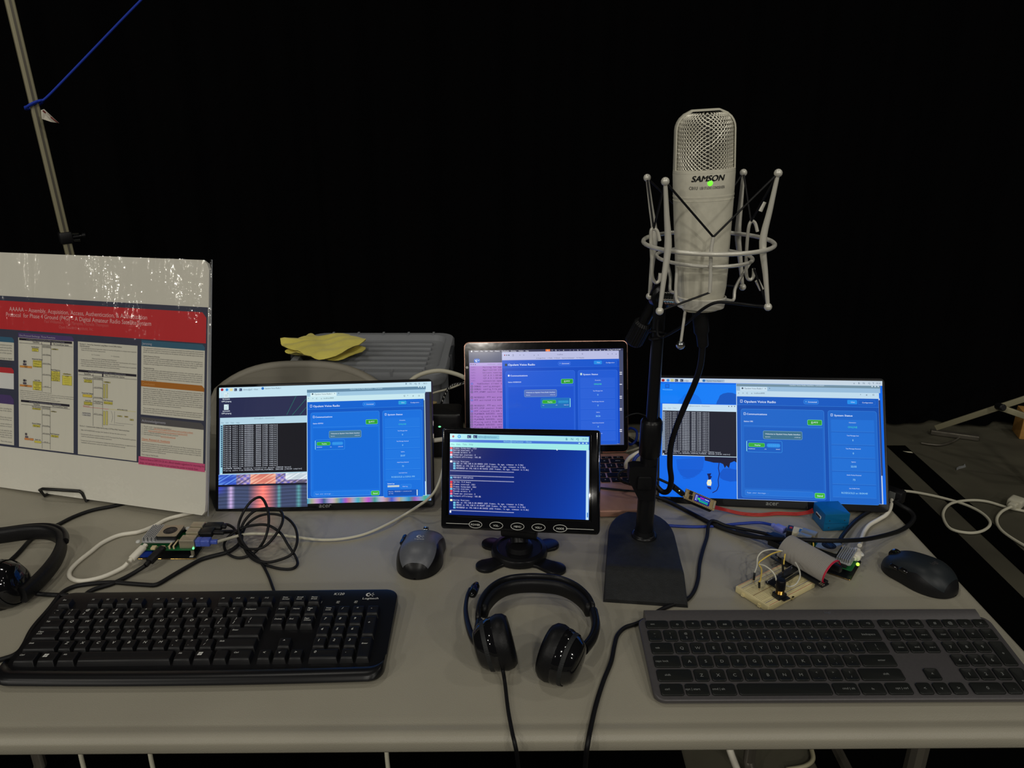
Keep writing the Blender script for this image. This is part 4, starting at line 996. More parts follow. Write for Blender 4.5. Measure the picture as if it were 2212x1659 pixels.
# ================================================================ poster board
def poster():
    M = xf((-0.4716, 1.0428, 0.752), -16.09, -15.45, -1.28)
    t = thing('poster_board', 'white foam board with a printed research poster, standing at the left end', 'poster', M)
    W, H = 0.56, 0.392
    mb = MB()
    corner = [(-W, 0), (-0.006, 0.0), (-0.001, 0.006), (0.0, 0.02), (0, H - 0.014), (-0.004, H - 0.005), (-0.012, H), (-W, H)]; corner = [(a - (0.0034 if a > -.3 else 0), b) for a, b in corner]
    mb.layers([[(a, 0.006, b) for a, b in corner], [(a, 0.0, b) for a, b in corner]], 'foam_board'); bd = mb.build('board', t, smooth=0)
    A = Art(M, -0.0002); A.mat = 'print'; A.dl = 0.00004
    PAP = (226, 223, 208); NV = (58, 62, 84); BK = (32, 30, 44); YL = (236, 224, 92); RED = (206, 40, 46); TX = (74, 72, 78)
    xr = A.loc(449, 900)[0]
    c = A.crop(0, 520, 480 / 2212.0)
    ztop = A.loc(1000, 603)[1]; zbot = A.crop(0, 860, 480 / 2212.0).loc(1000, 596)[1]
    A.quad_l(-0.545, zbot, -0.0044, ztop, NV, 0)
    A.crop(0, 520, 480 / 2212.0)
    zr0 = A.loc(1000, 653)[1]; zr1 = A.loc(1000, 948)[1]; xe = A.loc(2052, 900)[0]
    y = A.L(1)
    P = [(-0.535, zr1), (xe, zr1), (xe, zr0 - 0.008), (xe - 0.007, zr0), (-0.535, zr0)]
    A.mb.add([(a, y, b) for a, b in P], [(0, 1, 2, 3, 4)], 'print', lin(RED))
    A.text('AAAAA \u2013 Assembly, Acquisition, Access, Authentication, & Authorization', 92, 698, 34, (236, 190, 190), 2, u2=1468, res=3, bold=False)
    A.text('Protocol  for Phase 4 Ground (P4G) \u2013 A Digital Amateur Radio Satellite System', 58, 752, 34, (236, 190, 190), 2, u2=1508, res=3)
    A.text('Paul Williamson, Tilak Marupilla, Michelle Thompson', 440, 816, 27, (214, 106, 106), 2, u2=1082, res=2)
    A.text('Open Research Institute, Inc.', 585, 872, 27, (214, 106, 106), 2, u2=930, res=2)
    # panels
    def col(x0, x1, v0, v1, crop0, crop1, colr=PAP, l=2):
        A.crop(*crop0); a = A.loc(x0, v0); A.crop(*crop1); b = A.loc(x1, v1); A.quad_l(a[0], b[1], b[0], a[1], colr, l); return a[0], b[0], a[1], b[1]
    C1 = (0, 520, 480 / 2212.0); C2 = (0, 860, 480 / 2212.0); P1 = (0, 690, 240 / 2212.0); P2 = (160, 720, 300 / 2212.0); P3 = (160, 880, 300 / 2212.0); P4 = (0, 840, 240 / 2212.0)
    def hdr(x0, z1, x1, h, cc, label, l=3, tc=(190, 190, 205)):
        y = A.L(l); q = h * 0.45; A.mb.add([(x0, y, z1), (x1, y, z1), (x1, y, z1 + h - q), (x1 - q, y, z1 + h), (x0, y, z1 + h)], [(0, 1, 2, 3, 4)], 'print', lin(cc))
        if label: A.mb.text(label, (x0 + 0.002, A.L(l + 1), z1 + h * 0.28), (1, 0, 0), (0, 0, 1), min(h * 0.56, .0056), mat='print', col=lin(tc), res=1, maxw=(x1 - x0) * .94)
    # far-left column pieces
    x0, x1, z0_, z1_ = col(-560, 140, 962 + 0, 1195, C1, C1); hdr(x0, z0_, x1, 0.0085, (52, 104, 136), 'Summary')
    zc = z0_ - 0.006
    for i, s_ in enumerate(('A robust and simple authentication and authorization process', 'is required for access control to the ground and satellite', 'stations in order to prevent misuse and harmful interference for the', 'operators of the system.', '', 'The design uses elliptic curve keys and token exchange on digital', 'amateur radio links, with challenge and response based on tokens', 'using public certificates issued by a trusted third party with', 'logbook of the world or through local registration only.')):
        if s_: A.mb.text(s_, (x1 - 0.004, A.L(4), zc), (1, 0, 0), (0, 0, 1), 0.0036, align='R', mat='print', col=lin(TX), res=1, maxw=0.13)
        zc -= 0.0044
    x0, x1, z0_, z1_ = col(-560, 138, 1260, 1480, C1, C1, (232, 232, 230)); hdr(x0, z0_, x1, 0.009, (200, 44, 52), '')
    x0, x1, z0_, z1_ = col(-560, 140, 1560, 470, C1, C2); hdr(x0, z0_, x1, 0.015, (82, 62, 120), '')
    zc = z0_ - 0.009
    for i, s_ in enumerate(('The token is sent with the first frames of each session, including the', 'signature and the time stamp of the station.', '', '', 'The second check is the number signed from the trusted', 'source list of the net.', '', 'The satellite stores only the tokens heard in each access window in', 'memory on board.', '', 'When the response does not match, the station can apply for the', 'next round and the payload is told to drop every frame, further', 'frames are ignored until the next broadcast with this station and', 'the window is closed.', '', 'If the keys are lost, they can be replaced on line. This is the easiest', 'way to enroll a new radio in the same session using the same key.', 'This works for all stations that have a valid token, as long as storage', 'on the satellite is available, including the comparison of the', 'signature and the certificate. It can be sent by the user when', 'the link is good enough, otherwise the token will be enough.')):
        if s_ and zc > z1_ + .002: A.mb.text(s_, (x1 - 0.004, A.L(4), zc), (1, 0, 0), (0, 0, 1), 0.0034, align='R', mat='print', col=lin(TX), res=1, maxw=0.13)
        zc -= 0.0037
    # column 2
    x0, x1, z0_, z1_ = col(182, 733, 962, 548, C1, C2); hdr(x0, z0_, x1, 0.0078, (84, 64, 124), 'One Protocol Exchange, Three Functions')
    A.crop(*P1)
    def flow(ax, bx, vt, vb):            # two life-lines
        a0 = A.loc(ax, vt); a1 = A.loc(ax, vb)
        A.quad_l(a0[0] - .0003, a1[1], a0[0] + .0003, a0[1], (60, 60, 66), 4); b0 = A.loc(bx, vt); A.quad_l(b0[0] - .0003, a1[1], b0[0] + .0003, a0[1], (60, 60, 66), 4)
    def arrow(u0, u1, v, lab=''):
        a = A.loc((u0 + u1) / 2, v); w_ = abs(A.loc(u1, v)[0] - A.loc(u0, v)[0]) / 2
        A.quad_l(a[0] - w_, a[1] - .00025, a[0] + w_, a[1] + .00025, (50, 50, 60), 4); yy = A.L(4.5)
        A.mb.add([(a[0] + w_, yy, a[1]), (a[0] + w_ - .0012, yy, a[1] + .0007), (a[0] + w_ - .0012, yy, a[1] - .0007)], [(0, 1, 2)], 'print', lin(BK))
        if lab: A.mb.text(lab, (a[0], A.L(5), a[1] + .0007), (1, 0, 0), (0, 0, 1), 0.0026, align='C', mat='print', col=lin(BK), res=1, maxw=1.7 * w_)
    def ybox(u0, v0, u1, v1, lab='', cc=YL, ec=(110, 100, 30), cap=''):
        a = A.loc(u0, v0); b = A.loc(u1, v1); A.quad_l(a[0], b[1], b[0], a[1], ec, 5); A.quad_l(a[0] + .0004, b[1] + .0004, b[0] - .0004, a[1] - .0004, cc, 5.5)
        ls = lab.split('|') if lab else []
        for i, q in enumerate(ls): A.mb.text(q, ((a[0] + b[0]) / 2, A.L(7), a[1] - (i + .75) * (a[1] - b[1]) / len(ls)), (1, 0, 0), (0, 0, 1), 0.0028, align='C', mat='print', col=lin(BK), res=1, maxw=(b[0] - a[0]) * .9, bold=True)
        if cap: A.mb.text(cap, ((a[0] + b[0]) / 2, A.L(7), a[1] + .0009), (1, 0, 0), (0, 0, 1), 0.0030, align='C', mat='print', col=lin(BK), res=1, bold=True, maxw=(b[0] - a[0]) * 1.2)
    def bar(u0, v0, u1, v1, lab, cc=(34, 28, 44)):
        a = A.loc(u0, v0); b = A.loc(u1, v1); zm = (a[1] + b[1]) / 2; a = (a[0], zm + .0019); b = (b[0], zm - .0019); A.quad_l(a[0], b[1], b[0], a[1], cc, 4); A.mb.text(lab, ((a[0] + b[0]) / 2, A.L(5), (a[1] + b[1]) / 2 - .0009), (1, 0, 0), (0, 0, 1), .0026, align='C', mat='print', col=lin((180, 180, 196)), res=1, maxw=(b[0] - a[0]) * .72)
    def heads(us, vs_, ug, vg, xa, xb, vl, gw=1.0):
        a = A.loc(us, vs_); A.mb.text('Satellite', (a[0], A.L(5), a[1]), (1, 0, 0), (0, 0, 1), 0.0042, mat='print', col=lin(BK), res=1, bold=True)
        a = A.loc(ug, vg); A.mb.text('P4G Ground/User Station', (a[0], A.L(5), a[1]), (1, 0, 0), (0, 0, 1), 0.0040, mat='print', col=lin(BK), res=1, bold=True, maxw=abs(A.loc(ug + 310 * gw, vg)[0] - a[0]))
        a = A.loc((xa + xb) / 2, vl); k = abs(A.loc(xb, vl)[0] - A.loc(xa, vl)[0]) / 2; A.quad_l(a[0] - k, a[1] - .0003, a[0] + k, a[1] + .0003, (90, 90, 96), 4)
    bar(380, 372, 1436, 483, 'v1.3 Phase4 Access Authenticating Process Cards vs Impressionist Practice'); heads(655, 468, 1060, 508, 380, 1440, 505)
    a = A.loc(834, 482); A.quad_l(a[0] - .002, a[1], a[0] + .0006, a[1] + .0006, (120, 100, 100), 5); A.quad_l(a[0] - .0006, a[1] - .001, a[0], a[1] + .0026, (90, 80, 90), 5); a = A.loc(1015, 490); A.quad_l(a[0] - .0013, a[1] - .0025, a[0] + .0013, a[1] + .0035, (60, 50, 66), 5, .001)
    flow(838, 1015, 490, 1440)
    arrow(840, 1012, 538, 'auth broadcast'); arrow(840, 1012, 566, 'auth broadcast'); arrow(840, 1012, 718, 'auth challenge'); arrow(840, 1012, 895, 'directed auth challenge'); arrow(840, 1012, 1112, 'auth response'); arrow(840, 1012, 1352, 'auth ack')
    ybox(638, 566, 768, 645, 'timestamp|nonce', cap='Auth Broadcast'); ybox(1028, 578, 1160, 612, 'callsign', (214, 206, 130)); ybox(656, 808, 832, 962, 'Ground station|Challenge to|Challenge bits', cap='Directed Auth Challenge')
    ybox(1022, 1022, 1196, 1238, 'User ID|Ground Station|Account Mapping|Challenge to|Digital Signature|Certificate', cap='Auth Response'); ybox(1240, 1112, 1434, 1322, 'X.509|--------------|------------|------------|---------'); ybox(1254, 1074, 1418, 1108, 'Certificate')
    ybox(656, 1226, 830, 1418, 'Ground station|Challenge to|Check|Authorized|Expires', cap='Auth Ack')
    for v, cc2 in ((830, (232, 160, 70)), (1208, (226, 150, 70))):
        a = A.loc(498, v + 20); A.quad_l(a[0] - .0036, a[1] - .001, a[0] + .0014, a[1] + .003, (70, 66, 76), 5, .0008); A.quad_l(a[0] + .002, a[1] - .0004, a[0] + .0034, a[1] + .0026, (70, 66, 76), 5); A.quad_l(a[0] - .0042, a[1] - .0052, a[0] + .0034, a[1] - .0018, (84, 76, 92), 5, .0012)
        ybox(395, v + 80, 640, v + 146, 'stored | table', cc2, (180, 150, 120))
    A.crop(*P4)
    def para(lines, u, v, u2, h, step, colr=TX, bold=False, al='L'):
        a = A.loc(u, v); kx_ = A.unit(u, v); wd = (u2 - u) * kx_; zc = a[1]; k = abs(A.loc(u, v + 50)[1] - a[1]) / 50
        for s_ in lines:
            if s_:
                full = s_.endswith('~'); s_ = s_.rstrip('~'); b_ = s_.startswith('^'); s_ = s_.lstrip('^')
                A.mb.text(s_, (a[0], A.L(5), zc), (1, 0, 0), (0, 0, 1), h * k / 0.72, width=wd if full else None, maxw=wd, mat='print', col=lin(colr), res=1, bold=bold or b_)
            zc -= step * k
    para(('Satellite periodically broadcasts nonce and timestamp, according to its policy.', 'Ground User establishes session on a new uplink frame, e.g., after the user hears a P4G broadcast to initiate activation~', 'After DCH? - no more time passed in a callsite. Stale users? waiting for their response. The digital signature~', 'would be verified and the result is stored in satellite hash table against each user ID.', 'Certificate - to indicate the possible results like AUTH_ACK, AUTH_FAIL and NACK or REPLY.'), 400, 36, 1448, 18, 37)
    bar(418, 218, 1386, 352, 'v1.4 Location Wise Authentication & User Validation Process'); heads(668, 322, 1040, 358, 418, 1392, 355)
    flow(838, 1000, 330, 1186)
    for v, s_ in ((372, 'auth broadcast'), (404, 'auth broadcast'), (530, 'auth challenge'), (752, 'directed challenge'), (904, 'auth response'), (1076, 'auth ack')): arrow(840, 998, v, s_)
    ybox(645, 372, 812, 424, 'AUTH BROADCAST', cap='Auth Broadcast'); ybox(1012, 440, 1128, 468, 'callsign', (214, 206, 130)); ybox(655, 706, 800, 768, 'Mfg Digest', cap='Directed Challenge'); ybox(1016, 912, 1166, 974, 'Mfg Digest', cap='Auth Response'); ybox(686, 1026, 826, 1086, '', cap='Auth Ack')
    ybox(490, 970, 582, 1024, '', (232, 150, 84), (150, 100, 60)); ybox(588, 978, 670, 1034, '', (226, 150, 84), (150, 100, 60))
    a = A.loc(534, 914); A.quad_l(a[0] - .0036, a[1] - .001, a[0] + .001, a[1] + .003, (90, 84, 92), 5, .0008); A.quad_l(a[0] - .0036, a[1] - .005, a[0] + .0034, a[1] - .0018, (110, 100, 112), 5, .0012)
    # column 3
    x0, x1, z0_, z1_ = col(776, 1360, 1002, 628, C1, C2)
    A.crop(*P2)
    para(('^Function 2 \u2013 Secret Key Generation using Elliptic Curved Diffie-Hellman', '^Auth Broadcast:'), 90, 178, 752, 22, 31)
    para(('\u2022  Commonly agreed prime and generator values are used by both parties to compute their respective~', '    Public & Secret keys in below steps process', '', '                               G = Y a mod p                             Y = G b mod p', '', '                                ^Directed Auth Challenge & Auth Response', '\u2022  Satellite shares its Public key G and UE user will share its Public key Y and the private a & b values in~', '    Directed Auth Challenge and Auth Response messages, respectively.', '\u2022  Now both parties can compute the Shared/AES shared secret key. Ground station uses it to generate~', '    token in uplink frames, and the satellite uses it to verify those tokens.', '', '                               Y^ a mod p              =              G^ b mod p'), 92, 240, 976, 19, 31)
    bar(66, 578, 994, 690, 'v1.3 Phase4 Authentication ADDED Tokens vs Applications Process'); heads(160, 656, 496, 684, 66, 994, 698)
    a = A.loc(306, 672); A.quad_l(a[0] - .002, a[1], a[0] + .0006, a[1] + .0006, (120, 100, 100), 5); A.quad_l(a[0] - .0006, a[1] - .001, a[0], a[1] + .0026, (90, 80, 90), 5); a = A.loc(458, 672); A.quad_l(a[0] - .0014, a[1] - .0025, a[0] + .0014, a[1] + .0035, (60, 50, 66), 5, .001)
    flow(306, 458, 680, 1475)
    for v, s_ in ((716, 'auth broadcast'), (740, 'auth broadcast'), (876, 'auth challenge'), (1036, 'directed auth challenge'), (1096, 'auth response'), (1124, 'token ack'), (1300, 'AUTH + token')): arrow(308, 456, v, s_)
    ybox(160, 730, 288, 792, 'timestamp|with random', cap='Auth Broadcast'); ybox(474, 764, 580, 796, 'callsign', (214, 206, 130)); ybox(138, 966, 288, 1026, '', (238, 212, 80), cap='Directed Auth Challenge'); ybox(158, 1084, 292, 1150, 'Ground ID data|Secret Session', cap='Auth Ack'); ybox(474, 1082, 614, 1138, 'Shared Session', cap='Auth Response')
    for u in (466, 508):
        ybox(u, 806, u + 30, 1036, '', (212, 204, 130)); ybox(u, 1236, u + 30, 1462, '', (224, 216, 128))
    a = A.loc(145, 1178); b = A.loc(440, 1200); A.quad_l(a[0], b[1], a[0] + .05, b[1] + .0005, (210, 70, 80), 5); A.mb.text('Denied AC', (a[0], A.L(5), b[1] + .001), (1, 0, 0), (0, 0, 1), .0028, mat='print', col=lin((200, 50, 60)), res=1)
    ybox(132, 1258, 264, 1320, 'Verified Auth|Token Data', (222, 220, 214), (40, 50, 90)); ybox(558, 1206, 984, 1252, 'AUTH PROCESS', (226, 216, 110))
    ybox(690, 1306, 768, 1334, 'hash', (228, 222, 140)); ybox(804, 1316, 862, 1342, 'user', (226, 200, 100)); ybox(888, 1362, 950, 1394, 'acc', (216, 206, 120))
    for q in ((590, 1238, 612, 1290), (612, 1290, 616, 1350), (616, 1350, 594, 1420), (648, 1244, 646, 1440), (560, 1448, 800, 1470), (660, 1426, 940, 1456)): A.line(*q, 3, (90, 90, 100), 5)
    A.crop(*P3)
    para(('^Function 3 \u2013 Continuous sender identity check by using a COTP-like HMAC Token in every frame',), 90, 300, 866, 22, 31)
    para(('\u2022  After AUTH-RESPONSE message, both Satellite & GS have the same secret key', '', '\u2022  Ground station will use a mechanism similar to TOTP (Time based One-Time Password) ID to generate~', '    small 4-6 authentication tokens included in each frame.', '', '\u2022  Compromise load can be moderated by rotating each token in ground frames, as registered in the~', '    handshake with parameters set by the satellite in the Auth Broadcast message.'), 92, 364, 968, 19, 33)
    # column 4
    A.crop(*C1); a4 = A.loc(1408, 1046); A.crop(*P2); b4 = A.loc(2066, 1392); zA = A.loc(1080, 203)[1]
    A.quad_l(a4[0], A.crop(*P3).loc(1570, 838)[1], b4[0], zA, PAP, 2)
    A.crop(*P2); z = A.loc(1080, 203)[1]; hdr(a4[0], z, b4[0], 0.0092, (52, 104, 132), 'Jamming')
    para(('The cryptographic authentication process can not protect those attacks from interfering with communications~', 'through the system. If a jammer is determined to completely overwhelm the entire uplink band with excessive', 'power, the system will be rendered useless, but the jammer will also be relatively easy to track down.'), 1106, 242, 2044, 20, 31)
    para(('^Uplink Frequency Diversity', 'The uplink consists of many closely arranged single-user channels. An individual narrowband jammer~', 'with enough power could take out as many as 4 of those channels at a time. In order to significantly', 'reduce the system usability, the jammer would need to interfere with many of the uplink channels, which', 'multiplies the total energy power needed and the complexity of the jammer\'s equipment.'), 1106, 368, 2030, 20, 31)
    para(('^Targeted Jamming', 'If a malicious uplink jammer with limited equipment intends to interfere with a particular uplink user, it', 'would need to know which uplink channel the targeted user is transmitting on. If the jammer is physically', 'adjacent to the target, it can directly listen on the uplink, and we can\'t do much about that. If not, the jammer~', 'can only go by what is heard on the downlink. More work is needed to define a protocol that allows the', 'authorized uplink stations to choose a new frequency channel without also helping a malicious jammer to~', 'target the used uplink.'), 1106, 558, 2026, 20, 31)
    z = A.loc(1080, 842)[1]; hdr(a4[0], z, b4[0], 0.0092, (188, 116, 30), 'Conclusion', tc=(226, 170, 100))
    para(('Open Research Institute, Inc. (ORI) is a non-profit research and development organization which provides all~', 'of its work to the general public under the principles of Open Source and Open Access to Research. ORI\'s~', 'Phase 4 Ground Station and Phase 4 Space projects are working to bring advanced digital communication~', 'techniques to the amateur satellite service, in the belief that digital systems offer many advantages over~', 'simpler analog systems. Some of those advantages take the form of effective protections against persons of~', 'ill-will that are difficult or impossible to defend against in analog systems. The work shown here is an~', 'attempt to use common cryptographic techniques to realize some of those protections, while staying~', 'entirely within the regulatory framework of amateur radio, which currently prohibits the use of encryption~', 'when it is intended to obscure the meaning of communications.'), 1100, 886, 2034, 20, 31)
    para(('This is an early design, and the volunteers who have come up with it are not cryptography experts (yet). We~', 'sincerely invite comments and criticisms of this work from anyone interested, but especially from experts~', 'within the security community who may discover design flaws with the scheme presented here.'), 1100, 1196, 2030, 20, 31)
    zg1 = A.loc(1080, 1292)[1]; zg0 = A.loc(1080, 1435)[1]
    A.quad_l(a4[0] - .0005, zg0, b4[0] + .0005, zg1, NV, 3); hdr(a4[0], zg0, b4[0], 0.0102, (92, 90, 92), 'Acknowledgements', 4)
    A.crop(*P3)
    OR = (226, 120, 64)
    para(('1.  PhaseIV sounds - https://phase4ground.github.io/', '2.  LoTW Certificate -', '3.  COTP -', '4.  https://en.wikipedia.org/wiki/Time-based_one-time_password', '5.  Radio Resilience Competition -'), 1082, 306, 1650, 19, 31)
    para(('https://lotw.arrl.org/lotw-help/certificates/ what-is-a-callsign-certificate/',), 1272, 346, 1886, 19, 31, OR); para(('https://tools.ietf.org/html/rfc4226 one-time password algorithm HOTP',), 1182, 376, 1800, 19, 31, OR); para(('https://www.radio-resilience.org/',), 1380, 466, 1615, 19, 31, OR)
    for u0, u1, v in ((1272, 1886, 352), (1182, 1800, 382), (1380, 1615, 472)):
        a = A.loc(u0, v); k = A.unit(u0, v); A.quad_l(a[0], a[1] - .0004, a[0] + (u1 - u0) * k, a[1], OR, 5)
    para(('^Open Research Institute~',), 1078, 512, 1524, 30, 31, OR); a = A.loc(1078, 518); k = A.unit(1078, 518); A.quad_l(a[0], a[1] - .0008, a[0] + 446 * k, a[1] - .0002, OR, 5)
    para(('Open Research Institute, Inc. has received 501c3 and GPL clearance for the Phase 4 projects from the United~', 'States government, based in part on the assignment of "carve-out" for open source technologies. This means~', 'that no special procedures are legally required for work on projects or systems like this, provided that all the~', 'work is published as it is created, and we send you for another power on that subject, or check the', 'Regulatory section of our Github server.'), 1078, 576, 2004, 20, 31)
    para(('Poster design by Tilak Marupilla',), 1078, 756, 1340, 20, 31)
    a = A.loc(1028, 776); b = A.loc(2084, 992); kx = A.unit(1500, 880); zt = A.loc(1028, 776)[1]; 
    A.quad_l(a[0], zt - 0.0128, b[0], zt, (220, 92, 140), 6)
    A.mb.text('Thanks to those at DEFCON 26 who offered valuable suggestions for improving this', (a[0] + .002, A.L(8), zt - .0056), (1, 0, 0), (0, 0, 1), .0047, width=(b[0] - a[0]) * .975, mat='print', col=lin((150, 30, 80)), res=1, bold=True)
    A.mb.text('design, and apologies for having not yet updated this poster to include them.', (a[0] + .002, A.L(8), zt - .0112), (1, 0, 0), (0, 0, 1), .0047, width=(b[0] - a[0]) * .89, mat='print', col=lin((150, 30, 80)), res=1, bold=True)
    A.mb.build('printed_sheet', bd, smooth=0)
    # clear plastic sleeve, a little wider than the board
    mb = MB(); NX, NZ = 60, 50; vs = []
    for j in range(NZ + 1):
        for i in range(NX + 1):
            x = -W + (W + 0.0016) * i / NX; z = 0.0 + (H + 0.001) * j / NZ
            vs.append((x, -0.0022 - 0.0012 * sin(x * 40 + 2 * sin(z * 20)) * cos(z * 14 + x * 9) + (0.002 if x > -0.001 else 0), z))
    fs = [(j * (NX + 1) + i, j * (NX + 1) + i + 1, (j + 1) * (NX + 1) + i + 1, (j + 1) * (NX + 1) + i) for j in range(NZ) for i in range(NX)]
    mb.add(vs, fs, 'clear_sleeve'); mb.tube([(0.0017, 0.000, 0.0), (0.0021, 0.000, H * .5), (0.0014, 0.000, H + .001)], 0.0007, 'clear_tote', seg=6)
    mb.build('plastic_sleeve', t, smooth=80)
poster()
def easel():
    t = thing('wire_easel', 'black bent-wire easel holding up the poster board', 'easel', (0, 0, 0))
    a = TB(96, 1071, .004); b = TB(88, 1060, .018); c_ = TB(176, 1066, .018); d = TB(186, 1082, .004)
    mb = MB(); r = 0.0027
    back = [Vector((p.x - 0.02, p.y + 0.06, T + 0.004)) for p in (a, d)]
    q = [Vector((a.x + .012, a.y + .03, T + .004)), a, TB(86, 1058, .016), TB(92, 1056, .021), TB(172, 1061, .021), TB(178, 1066, .016), d, Vector((d.x + .004, d.y + .03, T + .004))]
    mb.tube(q, r, 'wire_black', seg=8); mb.build('front_hook', t, smooth=50)
    mb = MB(); m_ = (a + d) / 2; up = Vector((-0.0, 0.17, 0.30))
    mb.tube([Vector((a.x - .02, a.y + .03, T + .003)), Vector((a.x + .05, a.y + .16, T + .24)), Vector((d.x - 0.0, d.y + .17, T + .24)), Vector((d.x + .05, d.y + .05, T + .003))], r, 'wire_black'); mb.build('back_frame', t)
    mb = MB(); mb.tube([Vector((a.x + .06, a.y + .165, T + .23)), Vector((a.x + .07, a.y + .24, T + .003))], r, 'wire_black'); mb.build('strut', t)
easel()
# ================================================================ microphone stand
YS = 0.985                                     # the pole stands at this depth
def mic_stand():
    base = xf((0.1735, 0.8370, T), -6.5)
    t = thing('microphone_stand', 'black desktop microphone stand with flat rounded base, beside the right monitor', 'microphone stand', base)
    mb = MB(); L = 0.208; secs = []
    N = 26
    for i in range(N + 1):
        s = i / N; y = L * (s if s < 0.8 else 0.8 + 0.2 * sin((s - .8) / .2 * pi / 2))
        wf = 0.0545 - 0.006 * (y / 0.14 if y < 0.14 else 1)
        if y > 0.135: wf *= sqrt(max(0.0004, 1 - ((y - 0.135) / (L - 0.135)) ** 2.2))
        h = 0.006 + 0.018 * (y / 0.048) if y < 0.048 else 0.0240 - 0.002 * min(1, (y - .048) / .03)
        if i == 0: h = 0.005
        if y > L - 0.006: h = 0.022 - 0.006 * ((y - (L - .006)) / .006)
        e = min(0.004, wf * 0.3)
        secs.append([(-wf, y, 0.0), (-wf, y, h - e), (-wf + e * .3, y, h - e * .3), (-wf + e, y, h), (wf - e, y, h), (wf - e * .3, y, h - e * .3), (wf, y, h - e), (wf, y, 0.0)])
    mb.layers(secs, 'rough_black'); mb.build('base', t, smooth=32)
    B = PZ(1391, 1157, T + 0.022); Bi = base.inverted()
    def ax(u, v): 
        p = PY(u, v, YS); return p
    def seg(v0, v1, r, name, mt, prof=None):
        z0 = PY(1392, v0, B.y).z; z1 = PY(1400, v1, B.y).z
        mb = MB(Bi @ Matrix.Translation(Vector((B.x, B.y, z0)))); h = z1 - z0
        mb.lathe(prof(h) if prof else [(r, 0), (r, h)], mat=mt, seg=28); return mb, name
    mb = MB(Bi @ Matrix.Translation(Vector((B.x, B.y, T + 0.021)))); mb.lathe([(0.0185, 0), (0.0185, 0.003), (0.0165, 0.0055), (0.0148, 0.006), (0.0142, 0.009), (0.0138, 0.012)], mat='satin_black', seg=32); mb.build('pole_collar', t, smooth=40)
    ztop = PY(1424, 636, B.y).z; z1 = PY(1393, 985, B.y).z; z2 = PY(1400, 905, B.y).z
    def cyl(za, zb, prof, name, mt='satin_black'):
        mb = MB(Bi @ Matrix.Translation(Vector((B.x, B.y, za)))); mb.lathe(prof(zb - za), mat=mt, seg=28); return mb.build(name, t, smooth=40)
    cyl(T + 0.024, z1 + 0.01, lambda h: [(0.0125, 0), (0.0125, h)], 'lower_pole')
    cyl(z1, z2, lambda h: [(0.0125, 0), (0.0150, 0.003), (0.0152, h * .93), (0.0138, h * .97), (0.0125, h)], 'height_grip')
    cyl(z2 - 0.01, ztop, lambda h: [(0.0082, 0), (0.0082, h)], 'upper_pole')
    # angled bracket half way up
    zc = PY(1380, 1030, B.y).z
    mb = MB(Bi @ Matrix.Translation(Vector((B.x - 0.004, B.y - 0.004, zc))))
    mb.layers([[(-0.025, y, 0.022), (-0.018, y, 0.024), (0.012, y, 0.022), (0.012, y, -0.030), (-0.010, y, -0.028), (-0.026, y, 0.004)] for y in (0.006, -0.012)], 'satin_black')
    mb.rbox((-0.004, -0.014, 0.0), (0.020, 0.006, 0.020), 0.004, axis='y', mat='satin_black'); mb.build('side_clamp', t, smooth=30)
    # top joint
    J = PY(1425, 640, B.y)
    mb = MB(Bi @ axM(J + Vector((0, 0.008, 0)), (0.35, -1, 0.0)))
    mb.lathe([(0.014, 0), (0.0165, 0.002), (0.0165, 0.012), (0.013, 0.015), (0.006, 0.017), (0.006, 0.020), (0.0005, 0.0205)], mat='satin_black', seg=28); mb.build('tilt_joint', t, smooth=35)
    # short boom: rear end with knurled weight, front end to the shock mount
    a = PY(1420, 640, B.y + 0.012); b = PY(1390, 698, B.y + 0.03); c = PY(1367, 741, B.y + 0.042); dd = (c - a).normalized()
    mb = MB(Bi @ axM(a, dd)); mb.lathe([(0.0072, -0.006), (0.0078, 0.0), (0.0078, (b - a).length + 0.01)], mat='satin_black', seg=20); mb.build('boom_arm', t, smooth=40)
    Lw = (c - b).length; mb = MB(Bi @ axM(b, dd)); prof = [(0.0095, -0.003), (0.0125, 0.001), (0.0128, Lw - .003), (0.0105, Lw)]
    seg_ = 48; rings = []
    for (r, z) in prof: rings.append([((r * (1 - .05 * (k % 2))) * cos(2 * pi * k / seg_), (r * (1 - .05 * (k % 2))) * sin(2 * pi * k / seg_), z) for k in range(seg_)])
    mb.layers(rings, 'black_plastic'); mb.build('counterweight', t, smooth=20)
    m = PY(1458, 641, B.y - 0.02); dd = (m - J).normalized()
    mb = MB(Bi @ axM(J + Vector((0, -.006, 0)), dd)); q = (m - J).length
    mb.lathe([(0.0095, 0), (0.0095, q * .45), (0.0065, q * .46), (0.0065, q * .55)], mat='satin_black', seg=20); mb.build('swivel', t)
    mb = MB(Bi @ axM(J + Vector((0, -.006, 0)), dd)); prof = []
    z = q * .55
    for k in range(4): prof += [(0.0105, z), (0.0105, z + .0028), (0.0095, z + .0032), (0.0095, z + .0040)]; z += .0044
    mb.lathe(prof, mat='chrome', seg=24); mb.build('threaded_nut', t, smooth=30)
    # cord tie round the pole
    zt = PY(1410, 725, B.y).z
    for k in range(2):
        mb = MB(Bi @ Matrix.Translation(Vector((B.x, B.y, zt + .004 * k)))); mb.tube([(0.0105 * cos(a_), 0.0105 * sin(a_), 0.004 * cos(a_ + k * 2)) for a_ in [pi * i / 10 for i in range(20)]], 0.0018, 'cable_black', closed=True); mb.build('cord_tie', t)
    return B
BP = mic_stand()

